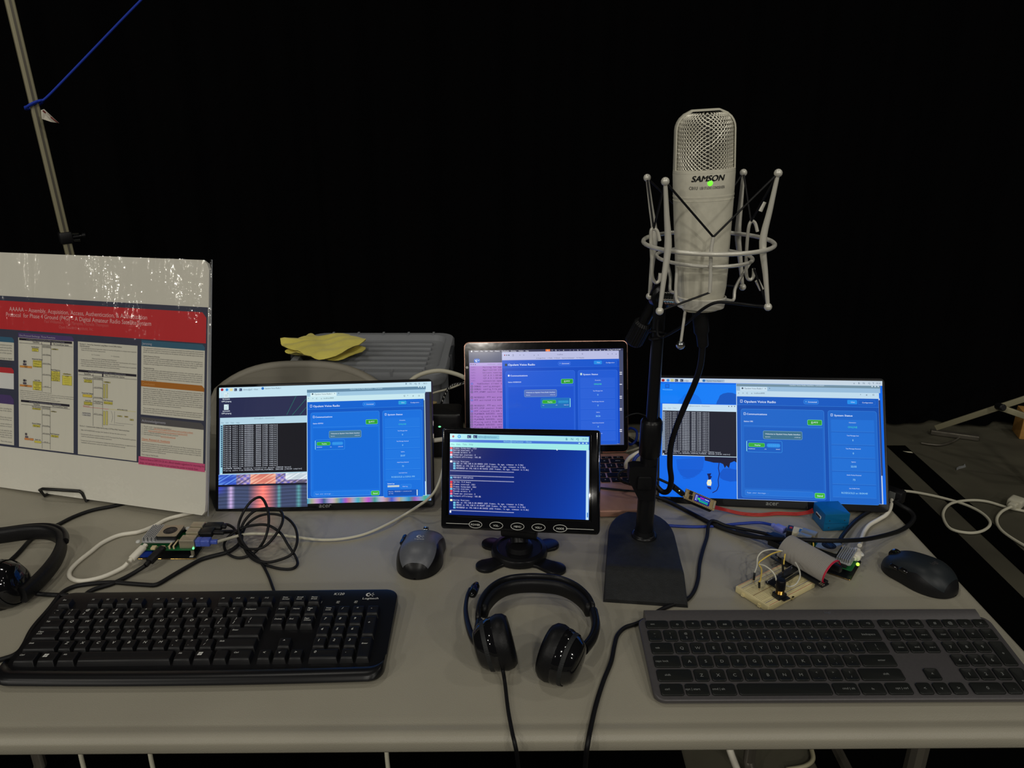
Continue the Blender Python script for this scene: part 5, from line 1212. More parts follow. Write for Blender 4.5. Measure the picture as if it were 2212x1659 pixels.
YM = 0.92
def microphone():
    top = PY(1524, 237, YM); bot = PY(1513, 668, YM); ax = (top - bot); L = ax.length
    M = axM(bot, ax, (1, -0.06, 0)); M = M @ Matrix.Rotation(0, 4, 'Z')
    # local z along the body, x right; front must be -y
    if (M.to_3x3() @ Vector((0, 1, 0))).y < 0: M = M @ Matrix.Rotation(pi, 4, 'Z')
    t = thing('microphone', 'champagne grey studio microphone with mesh head and lit green dot, in the shock mount', 'microphone', M)
    rx, ry = 0.0355, 0.0275
    def ring(x, y, z, p=2.3, n=48):
        out = []
        for k in range(n):
            a = 2 * pi * k / n; c, s = cos(a), sin(a)
            out.append((x * abs(c) ** (2 / p) * (1 if c >= 0 else -1), y * abs(s) ** (2 / p) * (1 if s >= 0 else -1), z))
        return out
    zg = L * 0.715                        # where the mesh starts
    mb = MB(); R = []
    for z, f in ((0.0, 0.60), (0.004, 0.68), (0.010, 0.715), (0.012, 0.74), (0.020, 0.80), (0.030, 0.845), (0.050, 0.88), (0.075, 0.90), (L * .50, 0.955), (L * .575, 0.975), (L * .5755, 0.985), (L * .580, 0.985), (L * .5805, 0.975), (L * .592, 0.978), (L * .5925, 0.99), (L * .6, 0.99), (L * .6005, 0.982), (zg - 0.002, 1.0), (zg, 0.985)): R.append(ring(rx * f, ry * f, z))
    mb.layers(R, 'mic_grey'); mb.build('body', t, smooth=28)
    # dark core
    zt = L - 0.006
    def prof(z):                            # width of the head at height z (rounded shoulders)
        q = (z - zg) / (L - zg); w_ = 0.93 - 0.03 * q
        r = 0.020; top_ = L - 0.001
        if z > top_ - r: dz = z - (top_ - r); w2 = (rx * w_ - r) + sqrt(max(0, r * r - dz * dz)); return w2 / rx
        return w_
    mb = MB(); Z = [zg - .002 + (L - 0.003 - zg) * k / 18 for k in range(19)]
    def dep(z):
        q = (z - zg) / (L - zg); return 0.86 * (1 - 0.32 * q) * (1 if z < L - .012 else max(0.25, sqrt(max(0, 1 - ((z - L + .012) / .0125) ** 2))))
    mb.layers([ring(rx * prof(z) * .93, ry * dep(z) * .93, z, 2.6) for z in Z], 'mesh_dark'); mb.build('capsule_core', t, smooth=50)
    # woven wire
    mb = MB(); n = 46; K = 30
    def surf(a, z, off):
        c, s = cos(a), sin(a); x = rx * prof(z) * .955; y = ry * dep(z) * .97
        return Vector(((x + off) * abs(c) ** (2 / 2.6) * (1 if c >= 0 else -1), (y + off) * abs(s) ** (2 / 2.6) * (1 if s >= 0 else -1), z))
    z0, z1 = zg, L - 0.0035
    for fam in (1, -1):
        for i in range(n):
            a0 = 2 * pi * i / n; pts = []
            for k in range(K + 1):
                f = k / K; a = a0 + fam * f * 2.0; pts.append(surf(a, z0 + (z1 - z0) * f, 0.0005 * (1 if (k + (0 if fam > 0 else 1)) % 2 else -1)))
            mb.tube(pts, 0.00066, 'mesh_metal', seg=4, caps=False)
    mb.build('mesh_grille', t, smooth=60)
    # frame running up both sides and over the top
    mb = MB(); pr = [zg + (L - zg) * k / 16 for k in range(17)]
    path = [Vector((rx * prof(z) + 0.0006, 0, z)) for z in pr[:-1]] + [Vector((rx * prof(L - .0012), 0, L - .0002))]
    full = path + [Vector((-p.x, 0, p.z)) for p in reversed(path)]
    rings = []
    for i, p in enumerate(full):
        tt = (full[min(i + 1, len(full) - 1)] - full[max(i - 1, 0)]).normalized(); nrm = Vector((tt.z, 0, -tt.x)) ; th = .0011; wd = 0.0085 * (1 - .2 * max(0, (p.z - zg) / (L - zg)))
        rings.append([p + nrm * th + Vector((0, wd * .8, 0)), p + nrm * th * .3 + Vector((0, wd, 0)), p - nrm * th + Vector((0, wd, 0)), p - nrm * th + Vector((0, -wd, 0)), p + nrm * th * .3 + Vector((0, -wd, 0)), p + nrm * th + Vector((0, -wd * .8, 0))])
    mb.layers(rings, 'mic_grey'); mb.build('head_frame', t, smooth=35)
    mb = MB(); mb.layers([ring(rx * .985, ry * .985, zg - .0015), ring(rx * 1.0, ry * 1.0, zg - .001), ring(rx * .99, ry * .99, zg + .002), ring(rx * .93, ry * .93, zg + .0025)], 'mic_grey', cap0=False, cap1=False); mb.build('head_rim', t)
    def warp(p):
        f = 0.99; x = p.x; y = -ry * f * (1 - min(.98, abs(x / (rx * f))) ** 2.3) ** (1 / 2.3) - 0.0004
        return (x, y, p.z)
    zs = L * 0.688
    mb = MB(); mb.text('SAMSON', (-0.0005, 0, zs - .0035), (1, 0, 0), (0, 0, 1), 0.0092, width=0.0365, align='C', mat='key_tray', bold=True, shear=.25, warp=warp, res=3)
    mb.text('SAMSON', (0.0002, 0, zs - .0035 + .0003), (1, 0, 0), (0, 0, 1), 0.0092, width=0.0365, align='C', mat='key_tray', bold=True, shear=.25, warp=lambda p: tuple(Vector(warp(p)) + Vector((0, -.0001, 0))), res=3)
    mb.text('C01U', (-0.0205, 0, L * .636), (1, 0, 0), (0, 0, 1), 0.0050, mat='graphite', width=.0095, bold=True, warp=warp); mb.text('USB STUDIO CONDENSER', (0.0195, 0, L * .636), (1, 0, 0), (0, 0, 1), 0.0042, align='R', width=.0285, mat='graphite', warp=warp)
    mb.build('printed_marks', t, smooth=0)
    mb = MB(Matrix.Translation(Vector((0.0025, -ry * .985, L * .664)))); mb.ball((0, 0, 0), 0.0032, 'led_green', 14, (1, .35, 1)); mb.build('power_light', t, smooth=60)
    mb = MB(); mb.rbox((0, ry * .8, L * 0.03), (0.010, 0.004, 0.008), 0.001, axis='y', mat='satin_black'); mb.build('usb_socket', t)
    return M, L
MM, ML_ = microphone()

def shock_mount():
    C = PY(1529, 523, YM + 0.004); t = thing('shock_mount', 'silver wire spider shock mount cradling the microphone', 'shock mount', Matrix.Translation(C)); Mi = Matrix.Translation(-C)
    Rr = 0.0765
    def circ(c, r, n=48, tilt=0): return [c + Vector((r * cos(2 * pi * k / n), r * sin(2 * pi * k / n), tilt * cos(2 * pi * k / n))) for k in range(n)]
    mb = MB(Mi); mb.tube(circ(C, Rr, tilt=0.001), 0.0026, 'mount_metal', closed=True, seg=10); mb.build('outer_ring', t, smooth=60)
    C2 = PY(1521, 555, YM + 0.004); mb = MB(Mi); mb.tube(circ(C2, 0.0565), 0.0022, 'mount_metal', closed=True, seg=10); mb.build('inner_ring', t, smooth=60)
    arms = [((1437, 392), (1443, 531), (1425, 672), -.062), ((1681, 374), (1648, 522), (1659, 663), -.045), ((1398, 384), (1414, 508), (1403, 640), .046), ((1606, 373), (1594, 505), (1604, 620), .066)]
    balls = []
    for a, r_, b, dy in arms:
        A_ = PY(a[0], a[1], YM + dy * 1.12); B_ = PY(b[0], b[1], YM + dy * 1.05); R_ = PY(r_[0], r_[1], YM + dy)
        pts = spline([A_, A_.lerp(R_, .5) + (R_ - C) * .0, R_, R_.lerp(B_, .5), B_], 5); n = len(pts)
        rad_ = [0.0022 + 0.0020 * (1 - abs(i / (n - 1) - .5) * 2) ** 1.2 for i in range(n)]
        mb = MB(Mi); mb.tube(pts, rad_, 'mount_metal', seg=10); mb.ball(A_, 0.0047, 'mount_metal', 14); mb.ball(B_, 0.0047, 'mount_metal', 14); mb.build('arm', t, smooth=50)
        balls.append((A_, B_))
    hooks = []
    for pth, dy in (([(1541, 512), (1536, 545), (1535, 600), (1533, 632)], -.0575), ([(1636, 500), (1631, 482), (1622, 479), (1616, 500), (1612, 560), (1613, 596), (1620, 604), (1627, 598), (1628, 580)], .012), ([(1425, 520), (1420, 500), (1412, 494), (1406, 503), (1408, 560), (1409, 596), (1416, 610), (1424, 606), (1426, 590)], -.006), ([(1517, 500), (1516, 540), (1516, 610)], .0565)):
        P = [PY(u, v, YM + dy) for u, v in pth]
        if len(P) < 6:
            q0 = P[0]; P = [q0 + Vector((-.004, 0, -.012)), q0 + Vector((-.003, 0, .0)), q0 + Vector((0, 0, .003)), q0 + Vector((.003, 0, 0))] + [p + Vector((.003, 0, 0)) for p in P[1:]] + [P[-1] + Vector((0, .002, -.004)), P[-1] + Vector((-.003, 0, 0))] if False else P
        mb = MB(Mi); mb.tube(spline(P, 5), 0.0021, 'mount_metal', seg=8); mb.build('hook', t, smooth=50); hooks.append((P[0] if len(pth) < 6 else PY(pth[2][0], pth[2][1], YM + dy), P[-1]))
    # cradle legs down to the cup
    zc = PY(1513, 650, YM).z
    for u0, v0, u1, v1, u2, v2, dy in ((1625, 560, 1590, 648, 1562, 645, .02), (1440, 560, 1448, 628, 1462, 632, .03)):
        P = [PY(u0, v0, YM + dy), PY(u1, v1 - 30, YM + dy * .9), PY(u1 - 6 if u1 > 1500 else u1, v1, YM + dy * .6), PY(u2, v2, YM)]
        mb = MB(Mi); mb.tube(spline(P, 5), 0.0021, 'mount_metal', seg=8); mb.build('cradle_leg', t, smooth=50)
    P = [PY(1463, 575, YM - .022), PY(1460, 640, YM - .026), PY(1470, 656, YM - .028), PY(1484, 652, YM - .030)]
    mb = MB(Mi); mb.tube(spline(P, 5), 0.0021, 'mount_metal', seg=8); mb.build('cradle_leg', t, smooth=50)
    cc = PY(1514, 650, YM); mb = MB(Mi @ Matrix.Translation(Vector((cc.x, YM, zc)))); mb.lathe([(0.0262, -0.006), (0.0285, -0.0065), (0.0305, 0.006), (0.0285, 0.007), (0.0265, 0.0)], mat='mount_metal', seg=40, cap=False, sy=.86); mb.build('cup', t, smooth=40)
    # elastic cords
    el = [(balls[0][0], hooks[0][0]), (hooks[0][0], balls[1][0]), (balls[2][0], hooks[2][0]), (balls[3][0], hooks[1][0]), (balls[1][0], hooks[1][0]), (balls[0][0], hooks[2][0]), (balls[0][1], hooks[0][1]), (balls[1][1], hooks[1][1]), (balls[2][1], hooks[2][1]), (balls[3][1], hooks[3][1]), (balls[2][0], hooks[3][0]), (balls[3][0], hooks[3][0])]
    for a, b in el:
        mb = MB(Mi); mb.tube([a, a.lerp(b, .5), b], 0.0013, 'cable_black', seg=8); mb.build('elastic_cord', t)
    mb = MB(Mi @ axM(PY(1646, 446, YM + .03), (0.35, 0, 1))); mb.lathe([(0.003, -0.006), (0.003, 0.006)], mat='mount_metal', seg=12); mb.build('cord_crimp', t)
    mb = MB(Mi @ axM(PY(1640, 615, YM + .0), (0.6, 0, -1))); mb.lathe([(0.003, -0.006), (0.003, 0.007)], mat='mount_metal', seg=12); mb.build('cord_crimp', t)
    mb = MB(Mi); a = PY(1480, 672, YM - .01); b = PY(1471, 738, YM - .01); mb.tube([a, b], 0.0018, 'mount_metal'); mb.ball(PY(1470, 745, YM - .01), 0.0058, 'chrome', 18); mb.build('clamp_lever', t, smooth=60)
    mb = MB(Mi); mb.tube(spline([balls[1][1], PY(1620, 659, YM - .035), PY(1575, 654, YM - .04), PY(1545, 654, YM - .04), PY(1515, 670, YM - .03), PY(1480, 700, YM), PY(1440, 724, BP.y - .015), PY(1424, 727, BP.y - .014), PY(1420, 715, BP.y - .012), PY(1422, 690, BP.y - .012)], 6), 0.0019, 'cable_black'); mb.build('tether_cord', t, smooth=60)
shock_mount()

def mic_cable():
    t = thing('microphone_cable', 'thick black cable hanging from the microphone past the right monitor', 'cable', (0, 0, 0))
    P = [PY(1518, 745, .925), PY(1513, 790, .93), PY(1500, 830, .94), PY(1480, 875, .95), PY(1460, 925, .96), PY(1449, 965, .97), PY(1447, 1005, .975), PY(1450, 1035, .98), PY(1445, 1058, .985), PY(1433, 1063, .99), PY(1420, 1052, .995), PY(1412, 1035, 1.0), PY(1411, 1010, 1.01), PY(1406, 990, 1.03)]
    mb = MB(); mb.tube(spline(P, 8), 0.0040, 'cable_black', seg=10); mb.build('cord', t, smooth=60)
    a = PY(1512, 678, .925); b = PY(1519, 750, .925); L = (b - a).length; mb = MB(axM(a, b - a))
    mb.lathe([(0.0075, -0.012), (0.0085, 0.0), (0.0085, L * .52), (0.0065, L * .62), (0.0062, L * .95), (0.0045, L)], mat='black_plastic', seg=16, sx=1.15, sy=.8); mb.build('plug', t, smooth=40)
mic_cable()

# ================================================================ computer mice
def mouse(name, label, M, L, W, H, topmat, sidemat, logo, wheel_y, waist=0.12, lean=0.0, panel=0.5, emblem=False, pw=3.0):
    t = thing(name, label, 'computer mouse', M, 'wireless mice')
    N, K = 64, 64; secs = []; ang = [pi * k / K for k in range(K + 1)]
    def hw(s):                              # s: 0 rear .. 1 front
        e = (max(0.0, 1 - abs(2 * s - 1) ** (pw if s > .5 else 3.0))) ** 0.5
        return W / 2 * max(0.006, e) * (1 + 0.06 * sin(pi * (1 - s)) - waist * math.exp(-((s - .62) / .16) ** 2))
    def ht(s):
        e = (max(0.0, 1 - abs(2 * s - 1) ** 2.6)) ** 0.5
        return max(0.0006, H * e * (1 - 0.32 * max(0, s - .35) ** 1.0) )
    V = []
    for i in range(N + 1):
        s = 0.5 - 0.4995 * cos(pi * i / N); w_ = hw(s); h = ht(s); y = -L / 2 + L * s; ring = []
        pb = .5 - panel * (0.30 + 0.16 * abs(s - .42) * 2); kb = 14
        for k in range(K + 1):
            qq = pb * k / kb if k < kb else (1 - pb * (K - k) / kb if k > K - kb else pb + (1 - 2 * pb) * (k - kb) / (K - 2 * kb))
            a = pi * qq; c, sn = cos(a), sin(a)
            x = w_ * (abs(c) ** 0.8) * (1 if c >= 0 else -1); z = h * sn ** 0.75 if sn > 0 else 0
            x += lean * z * 0.5
            ring.append((x, y, z + 0.001))
        V.append(ring)
    def part(cond, mt, nm, off=0.0):
        mb = MB(); n = K + 1; vs = []
        for ring in V:
            for p in ring: vs.append((p[0] * (1 + off * 12), p[1], p[2] + off))
        fs = []
        for i in range(N):
            for k in range(K):
                q = (k + .5) / K; s = 0.5 - 0.5 * cos(pi * (i + .5) / N)
                if cond(s, q): fs.append((i * n + k, (i + 1) * n + k, (i + 1) * n + k + 1, i * n + k + 1))
        mb.add(vs, fs, mt); return mb
    pl = lambda s, q: 14 / K < q < 1 - 14 / K and s > 0.07
    mb = part(lambda s, q: not pl(s, q), sidemat, 'body')
    mb.add([(p[0], p[1], 0.001) for p in V[0]] , [tuple(range(K + 1))], sidemat)
    n = len(mb.v); bottom = [(ring[0][0], ring[0][1], 0.0008) for ring in V] + [(ring[-1][0], ring[-1][1], 0.0008) for ring in reversed(V)]
    mb.add(bottom, [tuple(range(len(bottom)))], sidemat); mb.build('body', t, smooth=60)
    ts = part(pl, topmat, 'top', 0.0002).build('top_shell', t, smooth=60)
    s = (wheel_y + L / 2) / L; h = ht(s)
    mb = MB(Matrix.Translation(Vector((lean * h * .5, wheel_y, h - 0.003))) @ Matrix.Rotation(pi / 2, 4, 'Y')); mb.lathe([(0.006, -0.0036), (0.0085, -0.003), (0.0088, 0.003), (0.006, 0.0036)], mat='gloss_black', seg=22); sw = mb.build('scroll_wheel', t, smooth=35)
    mb = MB(Matrix.Translation(Vector((lean * h * .5, wheel_y, h - 0.003))) @ Matrix.Rotation(pi / 2, 4, 'Y')); mb.lathe([(0.009, -0.0012), (0.0092, 0), (0.009, 0.0012)], mat='chrome', seg=22); mb.build('wheel_rim', sw, smooth=35)
    for q in (0.06, 0.20):
        sy = 0.52 + q; x = -hw(sy); mb = MB(Matrix.Translation(Vector((x * .93, -L / 2 + L * sy, ht(sy) * .62))) @ Matrix.Rotation(rad(-20), 4, 'Y')); mb.rbox((0, 0, 0), (0.005, L * .12, 0.006), 0.002, axis='x', mat='gloss_black', ch=0.001); mb.build('side_button', t)
    def warp(p):
        s_ = (p.y + L / 2) / L; hh = ht(s_); w_ = hw(s_); c = min(.98, abs(p.x / w_)) ** (1 / .8); sn = sqrt(1 - c * c)
        z = hh * sn ** .75 + .001; return (p.x + lean * z * .5, p.y, z + 0.0007)
    mb = MB(); yy, hsz, wd, mt = logo[1], logo[2], logo[3], logo[4]
    mb.text(logo[0], (0, yy, 0), (1, 0, 0), (0, 1, 0), hsz, width=wd, align='C', mat=mt, warp=warp, bold=True)
    if emblem:
        r = 0.0042; c = Vector((-0.0015, yy + 0.009, 0)); P = [c + Vector((r * cos(a), r * sin(a), 0)) for a in [pi * .35 + pi * 1.3 * k / 14 for k in range(15)]] + [c + Vector((0.0005 + r * .55 * cos(a), r * .62 * sin(a), 0)) for a in [pi * 1.6 - pi * 1.2 * k / 10 for k in range(11)]]
        mb.add(P, [tuple(range(len(P)))], mt, warp=warp)
        c2 = c + Vector((.0022, 0, 0)); mb.add([c2 + Vector((.0014 * cos(a), .0012 * sin(a), 0)) for a in [pi * k / 5 for k in range(10)]], [tuple(range(10))], mt, warp=warp)
        for a in (-.75, 0, .75): 
            d = Vector((cos(a), sin(a), 0)); nn = Vector((-d.y, d.x, 0)) * .0004; mb.add([c2 + d * .0026 + nn, c2 + d * .0048 + nn, c2 + d * .0048 - nn, c2 + d * .0026 - nn], [(0, 1, 2, 3)], mt, warp=warp)
    mb.build('logo', ts, smooth=0)
    return t
a = TB(907, 1246); b = TB(912, 1140)
mouse('computer_mouse', 'dark grey wireless mouse with printed logo, left of the small monitor foot', xf(((a.x + b.x) / 2 + .003, 0.943, T), -4), 0.104, 0.063, 0.038, 'mouse_grey', 'satin_black', ('Logitech', -0.010, 0.0042, 0.0135, 'legend_white'), 0.040, waist=0.10, panel=0.80, emblem=True, pw=5.0)
mouse('computer_mouse', 'matte charcoal wireless mouse at the right table edge above the grey keyboard', xf(Vector((0.5580, 0.8950, T)), 35), 0.100, 0.064, 0.034, 'mouse_dark', 'black_plastic', ('logi', -0.018, 0.0085, 0.011, 'graphite'), 0.036, waist=0.08, panel=0.95, lean=-0.1)

# ================================================================ headsets
def cup(t, c, d, r, out, padt=0.018, up=(0, 0, 1), flat=0.88, tilt=0):
    """ear cup: pad faces along d, housing behind"""
    M = axM(c, d, up)
    mb = MB(M); prof = [(0.001, 0.002), (r * .55, 0.002), (r * .60, 0.008), (r * .72, padt * .93), (r * .86, padt), (r * .98, padt * .75), (r * 1.02, padt * .35), (r * .97, 0.0)]
    mb.lathe(prof, mat='leatherette', seg=72, sx=1.0, sy=flat, cap=False); 
    mb.build('ear_pad', t, smooth=70)
    mb = MB(M); mb.lathe([(r * .97, 0.001), (r * .98, -0.004), (r * .92, -0.009), (r * .90, -0.0105), (r * .84, -0.016), (r * .72, -0.021), (r * .70, -0.022), (r * .60, -0.024), (r * .3, -0.0255), (0.001, -0.0258)], mat='gloss_black', seg=40, sy=flat, cap=False); ec = mb.build('ear_cup', t, smooth=50)
    mb = MB(M); mb.lathe([(r * .925, -0.0085), (r * .935, -0.0095), (r * .905, -0.0135), (r * .895, -0.0125)], mat='rough_black', seg=40, sy=flat, cap=False); mb.build('trim_ring', ec)
    return M
def headset_centre():
    t = thing('headset', 'black headset with boom microphone lying in the centre foreground', 'headset', (0, 0, 0), 'black headsets')
    # headband: flat padded strap standing on edge, arching away from the viewer
    out = [(1034, 1350, .020), (1033, 1330, .024), (1041, 1302, .026), (1062, 1276, .026), (1092, 1260, .026), (1130, 1254, .026), (1170, 1254, .026), (1210, 1259, .026), (1245, 1274, .026), (1270, 1297, .025), (1283, 1324, .023)]
    P = spline([TB(*q) for q in out], 6)
    def band(P, hw, th, mt, nm, z=0.0, sm=50):
        mb = MB(); R = []; n = len(P)
        for i, p in enumerate(P):
            tt = (P[min(i + 1, n - 1)] - P[max(i - 1, 0)]); tt.z = 0; tt.normalize(); nn = Vector((-tt.y, tt.x, 0)); 
            e = min(1, min(i, n - 1 - i) / 3 + .35); ring = []
            for k in range(14):
                a = 2 * pi * k / 14; cx_, sz = cos(a), sin(a)
                ring.append(p + nn * (th * e * (abs(cx_) ** .7) * (1 if cx_ > 0 else -1)) + Vector((0, 0, z + hw * e * (abs(sz) ** .7) * (1 if sz > 0 else -1))))
            R.append(ring)
        mb.layers(R, mt); return mb.build(nm, t, smooth=sm)
    hb = band(P, 0.0105, 0.0035, 'satin_black', 'headband')
    inner = spline([TB(u, v, h) for u, v, h in ((1044, 1326, .022), (1052, 1304, .023), (1072, 1282, .024), (1098, 1269, .024), (1130, 1264, .024), (1168, 1264, .024), (1208, 1269, .024), (1240, 1283, .024), (1263, 1303, .023), (1274, 1322, .022))], 6)
    band(inner, 0.0098, 0.0055, 'leatherette', 'headband_pad', -0.001, 60)
    for q in (((1036, 1346, .022), (1034, 1362, .022), (1038, 1378, .022)), ((1282, 1322, .023), (1287, 1350, .022), (1280, 1378, .021), (1262, 1402, .021))):
        PP = spline([TB(*x) for x in q], 5); mb = MB(); mb.tube(PP, 0.0055, 'satin_black', seg=12, flat=1.5); mb.build('slider_arm', t, smooth=50)
    c1 = TB(1073, 1390, .030); cup(t, c1, (0.93, 0.10, 0.22), 0.0330, 1)
    c2 = TB(1210, 1416, .030); cup(t, c2, (-0.80, 0.42, 0.12), 0.0345, -1)
    P = spline([TB(1040, 1400, .030), TB(1022, 1380, .026), TB(1011, 1350, .022), TB(1006, 1318, .019), TB(1009, 1290, .017), TB(1016, 1272, .016)], 6); mb = MB(); n = len(P)
    mb.tube(P, [0.0048 - .0022 * min(1, i / n * 1.4) for i in range(n)], 'satin_black', seg=12); mb.build('boom', t, smooth=60)
    a = TB(1019, 1288, .016); b = TB(1030, 1258, .017); mb = MB(axM(a, b - a)); L = (b - a).length
    mb.lathe([(0.001, -.002), (0.0045, 0.001), (0.0056, L * .3), (0.0054, L * .7), (0.003, L * .95), (.0005, L)], mat='gloss_black', seg=16, sx=1.1, sy=.8); mb.build('boom_microphone', t, smooth=60)
    a = TB(1080, 1418, .018); mb = MB(); P = spline([TB(1076, 1424, .024), TB(1084, 1440, .012), TB(1090, 1470, .005), TB(1097, 1530, .003), TB(1106, 1580, .003), PZ(1112, 1606, T + .001), PZ(1117, 1634, T - .022), PZ(1124, 1700, T - .12), PZ(1128, 1760, T - .30)], 7); mb.tube(P, 0.0022, 'cable_black', seg=8); mb.build('cord', t, smooth=60)
    mb = MB(axM(TB(1072, 1414, .028), TB(1084, 1442, .012) - TB(1072, 1414, .028))); 
    pr = []; 
    for k in range(7): pr += [(.0042 - .0003 * k, .0028 * k), (.0042 - .0003 * k, .0028 * k + .0018), (.0032, .0028 * k + .0021)]
    mb.lathe(pr, mat='black_plastic', seg=12); mb.build('strain_relief', t)
headset_centre()
def headset_left():
    t = thing('headset', 'black headset cut off by the left edge of the photo, on the table', 'headset', (0, 0, 0), 'black headsets')
    P = spline([TB(u, v, h) for u, v, h in ((-110, 1180, .022), (-60, 1166, .022), (0, 1158, .022), (60, 1150, .022), (102, 1150, .022), (127, 1160, .022), (133, 1178, .021), (124, 1204, .020), (106, 1230, .019), (84, 1254, .018), (62, 1274, .018), (48, 1286, .018))], 6)
    mb = MB(); R = []; n = len(P)
    for i, p in enumerate(P):
        tt = (P[min(i + 1, n - 1)] - P[max(i - 1, 0)]); tt.z = 0; tt.normalize(); nn = Vector((-tt.y, tt.x, 0)); ring = []
        for k in range(14):
            a = 2 * pi * k / 14; c, s = cos(a), sin(a)
            ring.append(p + nn * (0.0065 * (abs(c) ** .7) * (1 if c > 0 else -1)) + Vector((0, 0, 0.0115 * (abs(s) ** .7) * (1 if s > 0 else -1))))
        R.append(ring)
    mb.layers(R, 'leatherette'); mb.build('headband', t, smooth=60)
    P2 = [p + Vector((0.004, 0.006, 0.006)) for p in P[:38]]
    mb = MB(); mb.tube(P2, 0.0045, 'satin_black', seg=8, flat=1.2); mb.build('headband_shell', t, smooth=60)
    c = TB(8, 1262, .028); cup(t, c, (-0.9, 0.1, -0.30), 0.0335, 1)
    mb = MB(); mb.ball(TB(24, 1262, .024), 0.027, 'gloss_black', 28, (.8, 1.0, .92)); mb.build('outer_shell', t, smooth=60)
    mb = MB(); mb.tube(spline([TB(38, 1285, .02), TB(62, 1279, .012), TB(85, 1283, .005), TB(112, 1285, .003), TB(146, 1286, .003)], 6), 0.0030, 'cable_black'); mb.build('cord', t, smooth=60)
headset_left()
# ================================================================ keyboards
def keycap(w, d, h, mt, taper=0.0016, rear=0.0, r=0.0018, dish=0.0004):
    """returns MB with one keycap, base at z=0, centre origin"""
    mb = MB()
    def ring(ins, z, insy=None, sh=0.0): return [(a, b + sh, z) for a, b in rr(w - 2 * ins, d - 2 * (insy if insy is not None else ins), r, 2)]
    mb.layers([ring(0, 0), ring(taper * .55, h * .75, sh=rear * .6), ring(taper * .8, h * .96, sh=rear), ring(taper * 1.15, h, sh=rear), ring(taper * 1.15 + min(w, d) * .12, h - dish, sh=rear)], mt)
    return mb
def place_key(t, mb, x, y, z, tilt, legends, lm, name='key', zt=0.0, shear=0.0):
    for (st, lx, ly, sz, al) in legends:
        if name == 'key' and lm == 'legend_grey' and len(st) > 2 and '|' not in st: sz = min(sz, .0185 / len(st) * 1.0)
        mb.text(st, (lx, ly, zt), (1, 0, 0), (0, 1, 0), sz, align=al, mat=lm, res=1, bold=True, shear=shear)
    return mb.build(name, t, smooth=40, M=Matrix.Translation(Vector((x, y, z))) @ Matrix.Rotation(rad(tilt), 4, 'X'))

